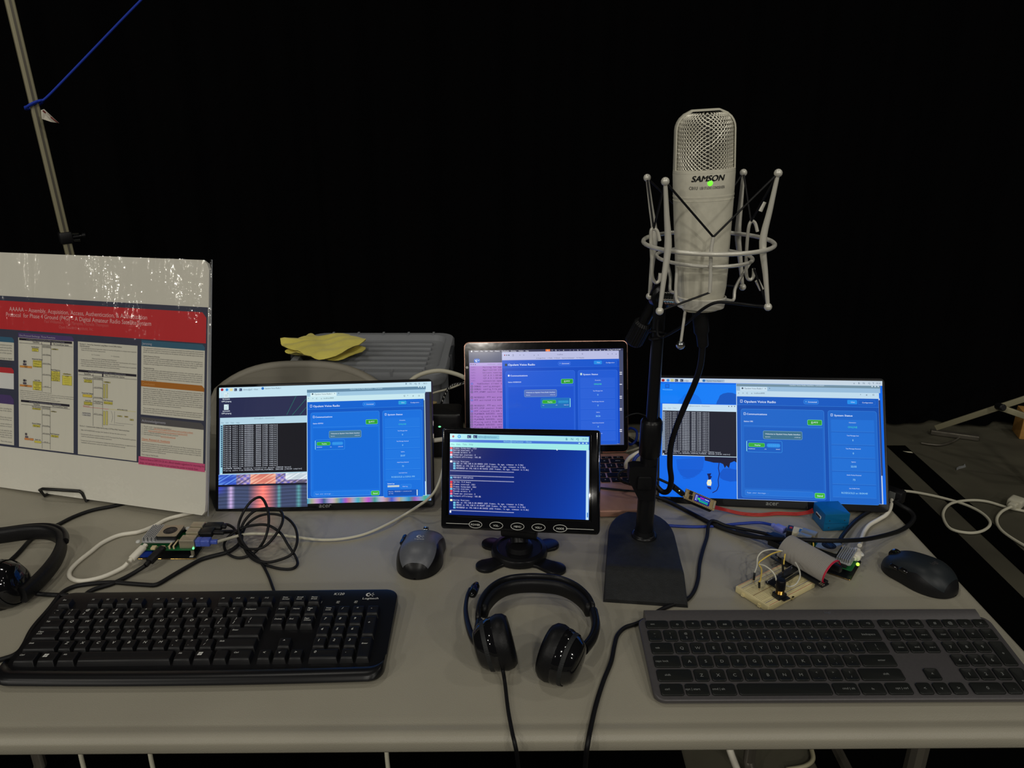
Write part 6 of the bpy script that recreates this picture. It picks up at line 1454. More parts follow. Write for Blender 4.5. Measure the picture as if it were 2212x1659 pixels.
def keyboard_wired():
    M = xf((-0.3624, 0.6879, 0.7478), 1.01, 3.0)
    t = thing('keyboard', 'black full-size wired keyboard with white lettering in the left foreground', 'keyboard', M, 'full-size keyboards')
    W, D = 0.4340, 0.1570
    mb = MB()
    # outline with bowed front lip; profile rises at the rear, palm-lip rolls down at the front
    n = 40; secs = []
    for i in range(n + 1):
        q_ = -1 + 2 * i / n; s = (1 if q_ >= 0 else -1) * (1 - (1 - abs(q_)) ** 2.2); x = W / 2 * s
        e = max(0.0, (abs(s) - 0.925) / 0.075); cut = 0.016 * (1 - sqrt(max(0, 1 - e * e)))
        f = -0.0025 - 0.0035 * (1 - s * s) + cut * 1.1 ; b = D - cut
        secs.append([(x, f + .003, -0.0035), (x, f, 0.0005), (x, f + 0.002, 0.0052), (x, f + 0.008, 0.0078), (x, f + 0.015, 0.0070), (x, f + 0.0205, 0.0035), (x, f + 0.0225, 0.0012), (x, 0.06, 0.0012), (x, b - 0.022, 0.0012), (x, b - .004, 0.0014), (x, b - .001, 0.0008), (x, b, -0.002), (x, b, -0.0095)])
    mb.layers(secs, 'satin_black'); cs = mb.build('case', t, smooth=45)
    for sx in (-1, 1):
        mb = MB(); mb.rbox((sx * W * .38, D - .015, -0.0125), (0.022, 0.006, 0.008), .002, mat='black_plastic'); mb.build('foot', t)
    u = 0.01815; x0 = -W / 2 + 0.0085; Y = [0.1290, 0.1075, 0.0888, 0.0702, 0.0513, 0.0322]; kd = 0.0168; z0 = 0.0008; H = 0.0074
    def key(xu, r, wu, legs, name='key', hu=1, sz=.0052):
        x = x0 + (xu + wu / 2) * u; y = Y[r] + (0.0 if hu == 1 else -(Y[r] - Y[r + 1]) / 2); d = kd if hu == 1 else kd + (Y[r] - Y[r + 1])
        if r == 0: d = 0.0150
        w_ = wu * u - 0.0016
        mb = keycap(w_, d, H, 'keycap_black', 0.0022, 0.0010, 0.0012)
        L = []
        lx = -w_ / 2 + 0.0050
        if len(legs) == 1 and len(legs[0]) == 1: L.append((legs[0], lx + .0005, d * .10, sz, 'L'))
        elif len(legs) == 1: L.append((legs[0], -w_ / 2 + .0040, d * .16, sz * .62, 'L'))
        else:
            if len(legs[0]) > 1:
                for i, q in enumerate(legs): L.append((q, -w_ / 2 + .0040, d * .20 - i * .0034, .0033, 'L'))
            else: L.append((legs[0], lx + .0008, d * .22, sz * .9, 'L')); L.append((legs[1], lx, -d * .14, sz * .9, 'L'))
        place_key(t, mb, x, y, z0, 0, L, 'legend_white', name, H + .0001, .22)
    key(0, 0, 1, ['Esc'])
    for i in range(12): key([2, 3, 4, 5, 6.5, 7.5, 8.5, 9.5, 11, 12, 13, 14][i], 0, 1, ['F%d' % (i + 1)])
    for i, q in enumerate((['Print', 'Screen'], ['Scroll', 'Lock'], ['Pause', 'Break'])): key(15.25 + i, 0, 1, q)
    for i, q in enumerate(['~`', '!1', '@2', '#3', '$4', '%5', '^6', '&7', '*8', '(9', ')0', '_-', '+=']): key(i, 1, 1, list(q))
    key(13, 1, 2, ['Backspace'], 'backspace_key')
    key(0, 2, 1.5, ['Tab'], 'tab_key')
    for i, q in enumerate('QWERTYUIOP'): key(1.5 + i, 2, 1, [q])
    key(11.5, 2, 1, ['{', '[']); key(12.5, 2, 1, ['}', ']']); key(13.5, 2, 1.5, ['|', '\\'])
    key(0, 3, 1.75, ['Caps', 'Lock'], 'caps_lock_key')
    for i, q in enumerate('ASDFGHJKL'): key(1.75 + i, 3, 1, [q])
    key(10.75, 3, 1, [':', ';']); key(11.75, 3, 1, ['"', "'"]); key(12.75, 3, 2.25, ['Enter'], 'enter_key')
    key(0, 4, 2.25, ['Shift'], 'shift_key')
    for i, q in enumerate('ZXCVBNM'): key(2.25 + i, 4, 1, [q])
    key(9.25, 4, 1, ['<', ',']); key(10.25, 4, 1, ['>', '.']); key(11.25, 4, 1, ['?', '/']); key(12.25, 4, 2.75, ['Shift'], 'shift_key')
    key(0, 5, 1.5, ['Ctrl']); key(1.5, 5, 1.25, ['']); key(2.75, 5, 1.25, ['Alt']); key(4.0, 5, 6.0, [''], 'space_bar'); key(10.0, 5, 1.25, ['Alt']); key(11.25, 5, 1.25, ['']); key(12.5, 5, 1.0, ['']); key(13.5, 5, 1.5, ['Ctrl'])
    nx = 15.25
    for i, q in enumerate((['Insert'], ['Home'], ['Page', 'Up'])): key(nx + i, 1, 1, q)
    for i, q in enumerate((['Delete'], ['End'], ['Page', 'Down'])): key(nx + i, 2, 1, q)
    key(nx + 1, 4, 1, ['^'], 'arrow_key'); key(nx, 5, 1, ['<'], 'arrow_key'); key(nx + 1, 5, 1, ['v'], 'arrow_key'); key(nx + 2, 5, 1, ['>'], 'arrow_key')
    nx = 18.5
    for i, q in enumerate((['Num', 'Lock'], ['/'], ['*'], ['-'])): key(nx + i, 1, 1, q)
    for i, q in enumerate('789'): key(nx + i, 2, 1, [q])
    key(nx + 3, 2, 1, ['+'], 'key', 2)
    for i, q in enumerate('456'): key(nx + i, 3, 1, [q])
    for i, q in enumerate('123'): key(nx + i, 4, 1, [q])
    key(nx + 3, 4, 1, ['Enter'], 'enter_key', 2)
    key(nx, 5, 2, ['0']); key(nx + 2, 5, 1, ['.'])
    # marks on the case
    mb = MB(); xr = x0 + 22.5 * u
    mb.text('K120', (x0 + 18.9 * u, D - 0.0125, .0018), (1, 0, 0), (0, 1, 0), .0062, mat='legend_white', shear=.2, bold=True)
    mb.text('Logitech', (x0 + 21.0 * u, D - 0.0215, .0018), (1, 0, 0), (0, 1, 0), .0050, width=.021, mat='legend_white', shear=.1, bold=True)
    c = Vector((x0 + 21.4 * u, D - 0.0125, .0018)); r = .0036
    P = [c + Vector((r * cos(a), r * sin(a), 0)) for a in [pi * .35 + pi * 1.3 * k / 14 for k in range(15)]] + [c + Vector((r * .1 + r * .55 * cos(a), r * .6 * sin(a), 0)) for a in [pi * 1.6 - pi * 1.2 * k / 10 for k in range(11)]]
    mb.add(P, [tuple(range(len(P)))], 'legend_white')
    c2 = c + Vector((.0022, 0, 0)); mb.add([c2 + Vector((.0013 * cos(a), .0012 * sin(a), 0)) for a in [pi * k / 5 for k in range(10)]], [tuple(range(10))], 'legend_white')
    for a in (-.75, 0, .75):
        d = Vector((cos(a), sin(a), 0)); nn = Vector((-d.y, d.x, 0)) * .0004; mb.add([c2 + d * .0026 + nn, c2 + d * .005 + nn, c2 + d * .005 - nn, c2 + d * .0026 - nn], [(0, 1, 2, 3)], 'legend_white')
    for i, q in enumerate('1AA'):
        x = x0 + (18.1 + i * 1.25) * u; y = D - .026
        mb.tube([(x - .0018, y - .0016, .0014), (x + .0018, y - .0016, .0014), (x + .0022, y + .0016, .0014), (x - .0014, y + .0016, .0014)], .0002, 'legend_white', closed=True, seg=4); mb.text(q, (x, y - .0010, .0015), (1, 0, 0), (0, 1, 0), .0028, align='C', mat='legend_white', res=1)
    def flag(x, y, s_):
        for i in (0, 1):
            for j in (0, 1): mb.add([(x + i * .53 * s_ + j * .1 * s_, y + j * .53 * s_, z0 + H + .0002), (x + (i * .53 + .47) * s_ + j * .1 * s_, y + j * .53 * s_, z0 + H + .0002), (x + (i * .53 + .47) * s_ + (j * .1 + .09) * s_, y + (j * .53 + .47) * s_, z0 + H + .0002), (x + i * .53 * s_ + (j * .1 + .09) * s_, y + (j * .53 + .47) * s_, z0 + H + .0002)], [(0, 1, 2, 3)], 'legend_white')
    flag(x0 + 1.78 * u, Y[5] + .000, .0050); flag(x0 + 11.5 * u, Y[5] + .000, .0050)
    mb.build('printed_marks', cs, smooth=0)
keyboard_wired()

def keyboard_graphite():
    M = xf((0.3695, 0.6604, 0.7465), 0.37, 6.0)
    t = thing('keyboard', 'graphite grey low-profile keyboard with round-cornered keys in the right foreground', 'keyboard', M, 'full-size keyboards')
    W, D = 0.4300, 0.1250
    mb = MB()
    def ring(i, z): return [(a, D / 2 + b, z) for a, b in rr(W - 2 * i, D - 2 * i, 0.0125 - i * .6, 7)]
    mb.layers([ring(.001, -0.0036), ring(0, -0.0028), ring(0, 0.0012), ring(.0008, 0.0020), ring(.0016, 0.0022)], 'graphite'); mb.build('top_plate', t, smooth=40)
    mb = MB(); xb = W * .955
    mb.layers([[(x, D - 0.004, -0.012), (x, D - 0.006, 0.0022), (x, D + 0.0015, 0.0044), (x, D + 0.0095, 0.0046), (x, D + 0.0120, 0.0020), (x, D + 0.0115, -0.0105)] for x in (-xb / 2, -xb / 2 + .002, xb / 2 - .002, xb / 2)], 'graphite'); bbar = mb.build('battery_bar', t, smooth=30)
    mb = MB(); mb.text('logi', (0.02, D + .0028, .00465), (1, 0, 0), (0, 1, 0), .006, align='C', mat='mouse_grey', bold=True); mb.build('logo', bbar, smooth=0)
    u = 0.01858; x0 = -W / 2 + 0.0068; Y = [(.1055, .1180), (.0848, .1022), (.0653, .0820), (.0450, .0620), (.0250, .0416), (.0055, .0212)]; z0 = 0.0016; H = 0.0024
    def key(xu, r, wu, legs, name='key', hu=1):
        y0, y1 = Y[r]
        if hu == 2: y0 = Y[r + 1][0]
        d = y1 - y0; w_ = wu * u - 0.0024; x = x0 + (xu + wu / 2) * u; y = (y0 + y1) / 2
        mb = MB(); r_ = 0.0028
        def rg(i, z): return [(a, b, z) for a, b in rr(w_ - 2 * i, d - 2 * i, r_ - i * .4, 4)]
        mb.layers([rg(0, 0), rg(0, H - .0006), rg(.0004, H - .0001), rg(.0010, H)], 'graphite_key', cap1=(wu > 1.3 or r in (0, 5)))
        if not (wu > 1.3 or r in (0, 5)):   # shallow spherical dish
            prev = rg(.0010, H); m = 4; R = [prev]
            for k in range(1, m + 1):
                f = 1 - k / m; R.append([(a * f if f else a * .02, b * f if f else b * .02, H - .0007 * (1 - f * f)) for a, b, _ in prev])
            mb.layers(R, 'graphite_key', cap0=False)
        zt = H + .0001 - (0 if (wu > 1.3 or r in (0, 5)) else .0005)
        L = []
        if len(legs) == 1 and len(legs[0]) <= 2: L.append((legs[0], 0, -.0022, .0058 if len(legs[0]) == 1 else .004, 'C'))
        elif len(legs) == 1: L.append((legs[0], (-w_ * .2 if xu < 7 else w_ * .1), -.0014, .0040, 'C'))
        elif len(legs) == 2: L.append((legs[0], 0, .0016, .0040, 'C')); L.append((legs[1], 0, -.0048, .0042, 'C'))
        place_key(t, mb, x, y, z0, 0, L, 'legend_grey', name, zt)
    key(0, 0, 1.6, ['esc'], 'escape_key')
    sym = ['o', '*', '88', '##', '[]', '-', '=', '<<', '>|', '>>', '<', '<(', '<))']
    for i in range(13): key(1.6 + i * 1.0308, 0, 1.0308, [sym[i]])
    nb = 15.22; np_ = 18.44
    for i, q in enumerate(('1[]', '2[]', '3[]')): key(nb + i, 0, 1, [q])
    for i, q in enumerate(('#', '@', '()', 'x')): key(np_ + i, 0, 1, [q])
    for i, q in enumerate(['~`', '!1', '@2', '#3', '$4', '%5', '^6', '&7', '*8', '(9', ')0', '_-', '+=']): key(i, 1, 1, list(q))
    key(13, 1, 2, ['backspace'], 'backspace_key')
    key(0, 2, 1.5, ['tab'], 'tab_key')
    for i, q in enumerate('QWERTYUIOP'): key(1.5 + i, 2, 1, [q])
    key(11.5, 2, 1, ['{', '[']); key(12.5, 2, 1, ['}', ']']); key(13.5, 2, 1.5, ['|', '\\'])
    key(0, 3, 1.75, ['caps lock'], 'caps_lock_key')
    for i, q in enumerate('ASDFGHJKL'): key(1.75 + i, 3, 1, [q])
    key(10.75, 3, 1, [':', ';']); key(11.75, 3, 1, ['"', "'"]); key(12.75, 3, 2.25, ['enter'], 'enter_key')
    key(0, 4, 2.25, ['shift'], 'shift_key')
    for i, q in enumerate('ZXCVBNM'): key(2.25 + i, 4, 1, [q])
    key(9.25, 4, 1, ['<', ',']); key(10.25, 4, 1, ['>', '.']); key(11.25, 4, 1, ['?', '/']); key(12.25, 4, 2.75, ['shift'], 'shift_key')
    for x, w_, q in ((0, 1.5, 'ctrl'), (1.5, 1.5, 'opt | start'), (3.0, 1.6, 'cmd | alt'), (10.25, 1.6, 'cmd | alt'), (11.85, 1.55, 'fn'), (13.4, 1.6, 'opt | ctrl')): key(x, 5, w_, [q])
    key(4.6, 5, 5.65, [''], 'space_bar')
    for r, qs in ((1, ('insert', 'home', 'page up')), (2, ('delete', 'end', 'page dn'))):
        for i, q in enumerate(qs): key(nb + i, r, 1, [q])
    for i, r, q in ((1, 4, '^'), (0, 5, '<'), (1, 5, 'v'), (2, 5, '>')): key(nb + i, r, 1, [q], 'arrow_key')
    for i, q in enumerate(('num', '/', '*', '-')): key(np_ + i, 1, 1, [q])
    for i, q in enumerate('789'): key(np_ + i, 2, 1, [q])
    for i, q in enumerate('456'): key(np_ + i, 3, 1, [q])
    for i, q in enumerate('123'): key(np_ + i, 4, 1, [q])
    key(np_ + 3, 2, 1, ['+'], 'key', 2); key(np_ + 3, 4, 1, ['enter'], 'enter_key', 2); key(np_, 5, 2, ['0']); key(np_ + 2, 5, 1, ['.'])
keyboard_graphite()
# ================================================================ single-board computers
def make_pi(M, label, under=True, fan_cover='steel'):
    t = thing('single_board_computer', label, 'circuit board', M, 'fan-cooled circuit board computers')
    w, d = 0.082, 0.054; zb = 0.0135 if under else 0.004
    if under:
        mb = MB(); mb.rbox((0, 0, 0.0012), (w + .002, d + .004, 0.0016), 0.003, mat='pcb_black', ch=.0002)
        mb.tube([(a, b, .0012) for a, b in rr(w + .002, d + .004, 0.003)], .00045, 'gold', closed=True, seg=4)
        mb.box((w / 2 - .006, -d / 2 + .003, .0021), (.005, .004, .0002), 'legend_white'); mb.build('lower_board', t)
        mb = MB(); mb.box((-w / 2 + .012, -d / 2 + .004, .006), (.018, .006, .009), 'pcb_blue'); mb.build('blue_connector', t)
        mb = MB(); mb.box((.006, d / 2 - .006, .0075), (.05, .005, .010), 'pcb_black'); mb.build('header', t)
        for sx in (-1, 1):
            mb = MB(Matrix.Translation(Vector((sx * (w / 2 - .005), -d / 2 + .006, .002)))); mb.lathe([(.0025, 0), (.0025, zb - .002)], mat='steel', seg=8); mb.build('standoff', t)
    mb = MB(); mb.rbox((0, 0, zb + .0007), (w, d, .0014), .003, mat='pcb_green', ch=.0002); 
    for k in range(14):
        x = rnd.uniform(-w * .45, w * .3); y = -d / 2 + rnd.uniform(.002, .012); mb.box((x, y, zb + .0018), (.0016, .001, .0008), rnd.choice(['beige_plastic', 'pcb_black', 'steel']))
    mb.build('circuit_board', t)
    z = zb + .0014
    def b(name, c, s_, mt, r=.0004):
        mb = MB(); mb.rbox(c, s_, r, mat=mt, ch=min(s_) * .08); return mb.build(name, t)
    b('usb_c_socket', (-w / 2 + .010, -d / 2 + .0035, z + .0016), (.009, .0075, .0032), 'steel')
    b('hdmi_socket', (-w / 2 + .024, -d / 2 + .0035, z + .0014), (.0065, .0075, .003), 'beige_plastic'); b('hdmi_socket', (-w / 2 + .036, -d / 2 + .0035, z + .0014), (.0065, .0075, .003), 'beige_plastic')
    for k in range(2):
        x = -w / 2 + .047 + k * .006; mb = MB(); mb.box((x, -d / 2 + .011, z + .0025), (.0022, .018, .005), 'beige_plastic'); mb.box((x + .0016, -d / 2 + .011, z + .003), (.001, .017, .003), 'pcb_black'); mb.build('camera_connector', t)
    b('ethernet_port', (w / 2 - .010, -d / 2 + .0105, z + .0068), (.0215, .016, .0135), 'steel', .0006)
    for y in (.004, .021):
        mb = MB(); mb.rbox((w / 2 - .009, y - .003, z + .0078), (.018, .0132, .0155), .0005, mat='steel', ch=.0006); mb.rbox((w / 2 + .0003, y - .003, z + .0115), (.0006, .011, .0045), .0004, axis='x', mat='pcb_black'); mb.rbox((w / 2 + .0003, y - .003, z + .0042), (.0006, .011, .0045), .0004, axis='x', mat='pcb_black'); mb.build('usb_port', t)
    b('pin_header', (-.008, d / 2 - .0035, z + .0025), (.051, .005, .005), 'pcb_black')
    # heat sink with staggered fins, fan on top
    mb = MB(); mb.rbox((-w / 2 + .0265, .004, z + .0052), (.047, .041, .0022), .004, mat='aluminium', ch=.0004)
    for i in range(7):
        for j in range(9): mb.box((-w / 2 + .0055 + i * .0027, -.0135 + j * .0042 + (i % 2) * .0016, z + .0090), (.0016, .0030, .0056), 'aluminium')
    mb.build('heat_sink', t)
    mb = MB(); fx = -w / 2 + .0385; fy = .003
    mb.rbox((fx, fy, z + .0098), (.0285, .030, .0066), .0012, mat='pcb_black', ch=.0003)
    out = []; n = 48
    for k in range(n):
        a_ = 2 * pi * k / n; q_ = min(.0145 / max(1e-6, abs(cos(a_))), .01525 / max(1e-6, abs(sin(a_)))); out.append((q_ * cos(a_), q_ * sin(a_)))
    hole = []
    for a, b_ in out:
        L = sqrt(a * a + b_ * b_); hole.append((fx + .0098 * a / L, fy + .0098 * b_ / L, z + .0135))
    top = [(fx + a, fy + b_, z + .0135) for a, b_ in out]
    mb.add(top + hole, [(i, (i + 1) % n, n + (i + 1) % n, n + i) for i in range(n)], fan_cover)
    mb.add([(p[0], p[1], p[2] - .001) for p in top] + top, [(i, (i + 1) % n, n + (i + 1) % n, n + i) for i in range(n)], fan_cover)
    mb.lathe([(.0096, 0), (.0096, .0006)], Matrix.Translation(Vector((fx, fy, z + .0118))), 'rough_black', 28)
    for k in range(9):
        a = 2 * pi * k / 9; mb.box((fx + .0058 * cos(a), fy + .0058 * sin(a), z + .0128), (.0030, .0009, .0006), 'satin_black')
    mb.build('fan', t)
    for sx, sy in ((-1, -1), (1, 1)):
        mb = MB(Matrix.Translation(Vector((-w / 2 + .0265 + sx * .0285, .004 + sy * .018, z + .004)))); mb.lathe([(.0028, 0), (.0034, .0012), (.0026, .0028), (.0004, .0032)], mat='legend_white', seg=14); mb.build('push_pin', t)
    return t, z
TLf = TB(358, 1207, .002)
PL = Matrix.Translation(Vector((TLf.x, TLf.y + 0.029, T + .0006)))
pl, zl_ = make_pi(PL, 'small green circuit board computer with fan, beneath the poster corner')
mb = MB(); mb.ball((0.0402, -0.0255, zl_ + .0015), .0017, 'led_mint', 8); mb.build('status_light', pl)
mb = MB(); mb.box((0.0416, -.0200, zl_ + .0090), (.0012, .0030, .0030), 'gold'); mb.build('port_light', pl)

def plug(M, parts, mt, parent, name='plug'):
    mb = MB(M); z = 0
    for (w_, h_, l_, r_) in parts:
        mb.rbox((0, 0, z + l_ / 2), (w_, h_, l_), min(r_, w_ / 2.1, h_ / 2.1), mat=mt, seg=4, ch=min(w_, h_) * .12); z += l_ * .97
    return mb.build(name, parent, smooth=40)
def cable(name, label, pts, r, mt, n=7, group=None, seg=8, cat='cable'):
    t = thing(name, label, cat, (0, 0, 0), group); mb = MB(); mb.tube(spline(pts, n), r, mt, seg=seg); mb.build('cord', t, smooth=60); return t
def tb(lst, r=.003): return [TB(p[0], p[1], p[2] if len(p) > 2 else r) for p in lst]
PLt = PL.translation
# white usb-c lead
q = TB(306, 1186, .018); e = TB(280, 1212, .012)
t = cable('usb_c_cable', 'white cable looping left from the computer board under the poster', tb([(276, 1216, .010), (262, 1228, .005), (222, 1246), (180, 1255), (155, 1250), (150, 1236), (166, 1216), (196, 1192), (222, 1172), (258, 1156), (300, 1149), (332, 1137), (360, 1122), (400, 1111), (432, 1104), (440, 1098)], .0032), .0031, 'cable_white')
plug(axM(e, q - e, (1, 0, 0)), ((.006, .005, .004, .002), (.0105, .0078, .0235, .0036), (.006, .004, .006, .001)), 'cable_white', t)
# black micro-hdmi lead
q = PLt + Vector((-.004, -.028, .0165)); e = TB(314, 1222, .010)
t = cable('video_cable', 'black video lead running from the left computer board toward the keyboard', [TB(314, 1222, .010)] + tb([(300, 1231, .006), (274, 1246), (244, 1260), (222, 1267), (206, 1272), (190, 1280, .002), (180, 1292, .002)], .0032), .0031, 'cable_black')
plug(axM(e, q - e, (1, 0, 0)), ((.0065, .006, .008, .002), (.011, .008, .022, .002), (.009, .006, .008, .001)), 'black_plastic', t)
# keyboard lead + loose coil plugged into the usb ports
U1 = PL @ Vector((.041, .018, zl_ + .0115)); U2 = PL @ Vector((.041, .001, zl_ + .0115))
def cc(lst): return [TB(280 + a * 400 / 2212.0, 1050 + b * 400 / 2212.0, z) for a, b, z in lst]
t = cable('keyboard_cable', 'black cable from the left board passing round the keyboard corner', [U2 + Vector((.024, 0, 0))] + cc([(1130, 548, .022), (1250, 545, .016), (1310, 570, .012), (1335, 620, .008), (1300, 700, .005), (1180, 785, .004), (1000, 835, .0035), (850, 880, .003), (700, 960, .003), (520, 1065, .003), (380, 1150, .003), (300, 1182, .003), (200, 1180, .003), (0, 1165, .003)]) + tb([(240, 1258), (190, 1262), (158, 1268), (132, 1283), (104, 1318), (70, 1358), (52, 1392), (36, 1412), (6, 1424), (-60, 1440)], .003), .0030, 'cable_black')
plug(axM(U2, (1, 0, 0), (0, 0, 1)), ((.0045, .0115, .003, .001), (.0085, .0165, .017, .002), (.0052, .008, .016, .002)), 'black_plastic', t)
t = cable('usb_cable', 'thin black cable tangled in loose loops in front of the left monitor', [U1 + Vector((.024, .001, 0))] + cc([(1160, 458, .016), (1245, 505, .012), (1290, 600, .010), (1340, 720, .010), (1480, 755, .014), (1620, 715, .020), (1750, 575, .030), (1828, 420, .040), (1805, 300, .045), (1690, 265, .046), (1510, 290, .042), (1385, 400, .032), (1325, 540, .020), (1345, 690, .010), (1470, 850, .006), (1640, 910, .005), (1840, 865, .006), (1950, 795, .012), (2003, 650, .020), (1975, 490, .028), (1865, 375, .032), (1700, 332, .034), (1530, 365, .030), (1395, 470, .022), (1340, 620, .014), (1375, 750, .007), (1460, 865, .004), (1610, 935, .003), (1780, 985, .003), (1930, 990, .003), (2002, 940, .003), (1985, 850, .006), (1890, 700, .018), (1800, 560, .028), (1650, 468, .034), (1480, 468, .032), (1340, 505, .026), (1200, 590, .016), (1130, 690, .008), (1165, 800, .004), (1290, 858, .003), (1420, 832, .004), (1530, 760, .012), (1620, 620, .030), (1662, 430, .046), (1640, 250, .060), (1565, 135, .066), (1450, 185, .060), (1350, 330, .046), (1300, 490, .028), (1345, 660, .014), (1440, 780, .008), (1530, 870, .004), (1600, 960, .003), (1660, 1080, .003), (1705, 1200, .0025), (1730, 1270, .0022)]), .0020, 'cable_black', n=6)
plug(axM(U1, (1, 0, 0), (0, 0, 1)), ((.0045, .0115, .003, .001), (.0080, .0165, .024, .004), (.006, .009, .006, .003)), 'black_plastic', t)
# pale network lead
E1 = PL @ Vector((.042, -.017, zl_ + .007)); 
t = cable('network_cable', 'thin pale network cable running from the left board to behind the small monitor', [E1 + Vector((.030, 0, 0))] + tb([(505, 1160, .016), (530, 1154, .016), (560, 1153, .014), (600, 1155, .010), (640, 1160, .006), (690, 1166, .003), (740, 1164, .003), (790, 1153, .004), (840, 1131, .006), (880, 1108, .006)], .003) + [PY(905, 1092, 1.045), PY(922, 1080, 1.046), PY(938, 1063, 1.055), PY(950, 1038, 1.07), PY(957, 1012, 1.10)], .0022, 'cable_offwhite')
plug(axM(E1, (1, 0, 0), (0, 0, 1)), ((.010, .0115, .008, .001), (.0110, .0125, .013, .003), (.006, .007, .010, .002)), 'clear_blue', t)
# black lead behind the left headset
cable('power_cable', 'black lead running from under the poster to the left headset', tb([(300, 1078), (250, 1092), (200, 1102), (160, 1116), (124, 1134), (92, 1148), (66, 1166), (44, 1190), (28, 1206), (0, 1230)], .003), .003, 'cable_black')

# ================================================================ right computer board, ribbon, breadboard
PRc = PZ(1777, 1205, T + .006)
PR = xf((PRc.x + .004, PRc.y, T + .0006), 143)
pr, zr_ = make_pi(PR, 'green circuit board computer lying at an angle under a grey ribbon cable', under=True)
mb = MB(); mb.ball(PR.inverted() @ TB(1853, 1219, .018), .0024, 'led_lime', 10); mb.build('status_light', pr)
def ribbon():
    t = thing('ribbon_cable', 'wide grey ribbon cable with one red edge arching over the breadboard', 'cable', (0, 0, 0))
    A0 = TB(1705, 1190, .012); A1 = TB(1806, 1247, .012)
    wdir = (A1 - A0); wdir.z = 0; Lw = wdir.length; wdir.normalize(); pdir = Vector((wdir.y, -wdir.x, 0))
    if pdir.y > 0: pdir = -pdir            # towards the viewer / lower left
    prof = [(-0.006, 0.030), (-0.003, 0.036), (0.003, 0.0385), (0.012, 0.0375), (0.020, 0.0325), (0.0255, 0.0255), (0.0275, 0.0185), (0.0265, 0.0135), (0.022, 0.0125)]
    P = spline([(a, 0, b) for a, b in prof], 5)
    n = 40; mb = MB(); top = []; bot = []; cols = []
    NS = n * 4
    for p in P:
        for k in range(NS + 1):
            f = k / NS; hgt = .00045 * abs(sin(pi * n * f)); q = A0 + wdir * (Lw * f) + pdir * (p.x + .002 * sin(f * 3)); 
            top.append((q.x, q.y, T + p.z + hgt + .0015 * sin(pi * f))); bot.append((q.x, q.y, T + p.z - .0006 + .0015 * sin(pi * f)))
    fs = []; fr = []; m = NS + 1
    for i in range(len(P) - 1):
        for k in range(NS):
            (fr if k >= NS - 5 else fs).append((i * m + k, i * m + k + 1, (i + 1) * m + k + 1, (i + 1) * m + k))
    mb.add(top, fs, 'ribbon'); mb.add(top, fr, 'ribbon_red'); mb.add(bot, [tuple(reversed(f)) for f in fs], 'ribbon'); mb.add(bot, [tuple(reversed(f)) for f in fr], 'ribbon_red')
    mb.build('ribbon', t, smooth=60)
    yaw = math.degrees(math.atan2(wdir.y, wdir.x))
    for pz, off in ((0.026, -0.006), (0.0145, 0.0215)):
        c = A0 + wdir * Lw / 2 + pdir * off; mb = MB(xf((c.x, c.y, T + pz - .004), yaw)); mb.rbox((0, 0, 0), (Lw * 1.04, .0062, .0085), .0008, mat='pcb_black'); mb.build('connector', t)
    return A0, wdir, pdir, Lw, yaw
RA, RW, RP, RL, RY = ribbon()
def breadboard():
    P0 = TB(1660, 1312, .0085); P1 = TB(1762, 1258, .0085); P2 = TB(1601, 1261, .0085)
    ex = (P1 - P0); ex.z = 0; Lx = ex.length; ex.normalize(); ey = Vector((-ex.y, ex.x, 0)); Ly = abs((P2 - P0).dot(ey)); 
    Lx = max(Lx, .062); Ly = max(Ly, .046)
    yaw = math.degrees(math.atan2(ex.y, ex.x)); c = P0 + ex * Lx / 2 + ey * Ly / 2
    M = xf((c.x, c.y, T + .0005), yaw); t = thing('breadboard', 'cream solderless breadboard behind the grey keyboard, wired to the ribbon cable', 'breadboard', M)
    mb = MB(); h = .0085
    mb.rbox((0, 0, h / 2), (Lx, Ly, h), .0012, mat='breadboard', ch=.0006)
    for k in (-1, 1):
        mb.box((k * 0.0, -Ly / 2 - .001, .003), (.004, .002, .004), 'breadboard'); mb.box((-Lx / 2 - .001, k * Ly * .25, .003), (.002, .004, .004), 'breadboard')
    mb.box((0, 0, h + .00005), (Lx * .94, .0016, .0002), 'tan_plastic')
    mb.build('board', t)
    mb = MB()
    nx = int(Lx / .00254) - 2
    for row in list(range(-8, 9)):
        y = row * .00245
        if abs(row) in (0, 6): continue
        for i in range(nx):
            x = -Lx / 2 + .004 + i * .00254; mb.add([(x - .0004, y - .0004, h + .00012), (x + .0004, y - .0004, h + .00012), (x + .0004, y + .0004, h + .00012), (x - .0004, y + .0004, h + .00012)], [(0, 1, 2, 3)], 'mesh_dark')
    o = mb.build('contact_hole', t, smooth=0); o['kind'] = 'stuff'
    for y, mt in ((-Ly / 2 + .0015, 'ribbon_red'), (-Ly / 2 + .0075, 'cable_blue'), (Ly / 2 - .0015, 'ribbon_red'), (Ly / 2 - .0075, 'cable_blue')):
        mb = MB(); mb.box((0, y, h + .0001), (Lx * .93, .0004, .0001), mt); mb.build('rail_stripe', t)
    return M, Lx, Ly, h
BBM, BX, BY, BH = breadboard()
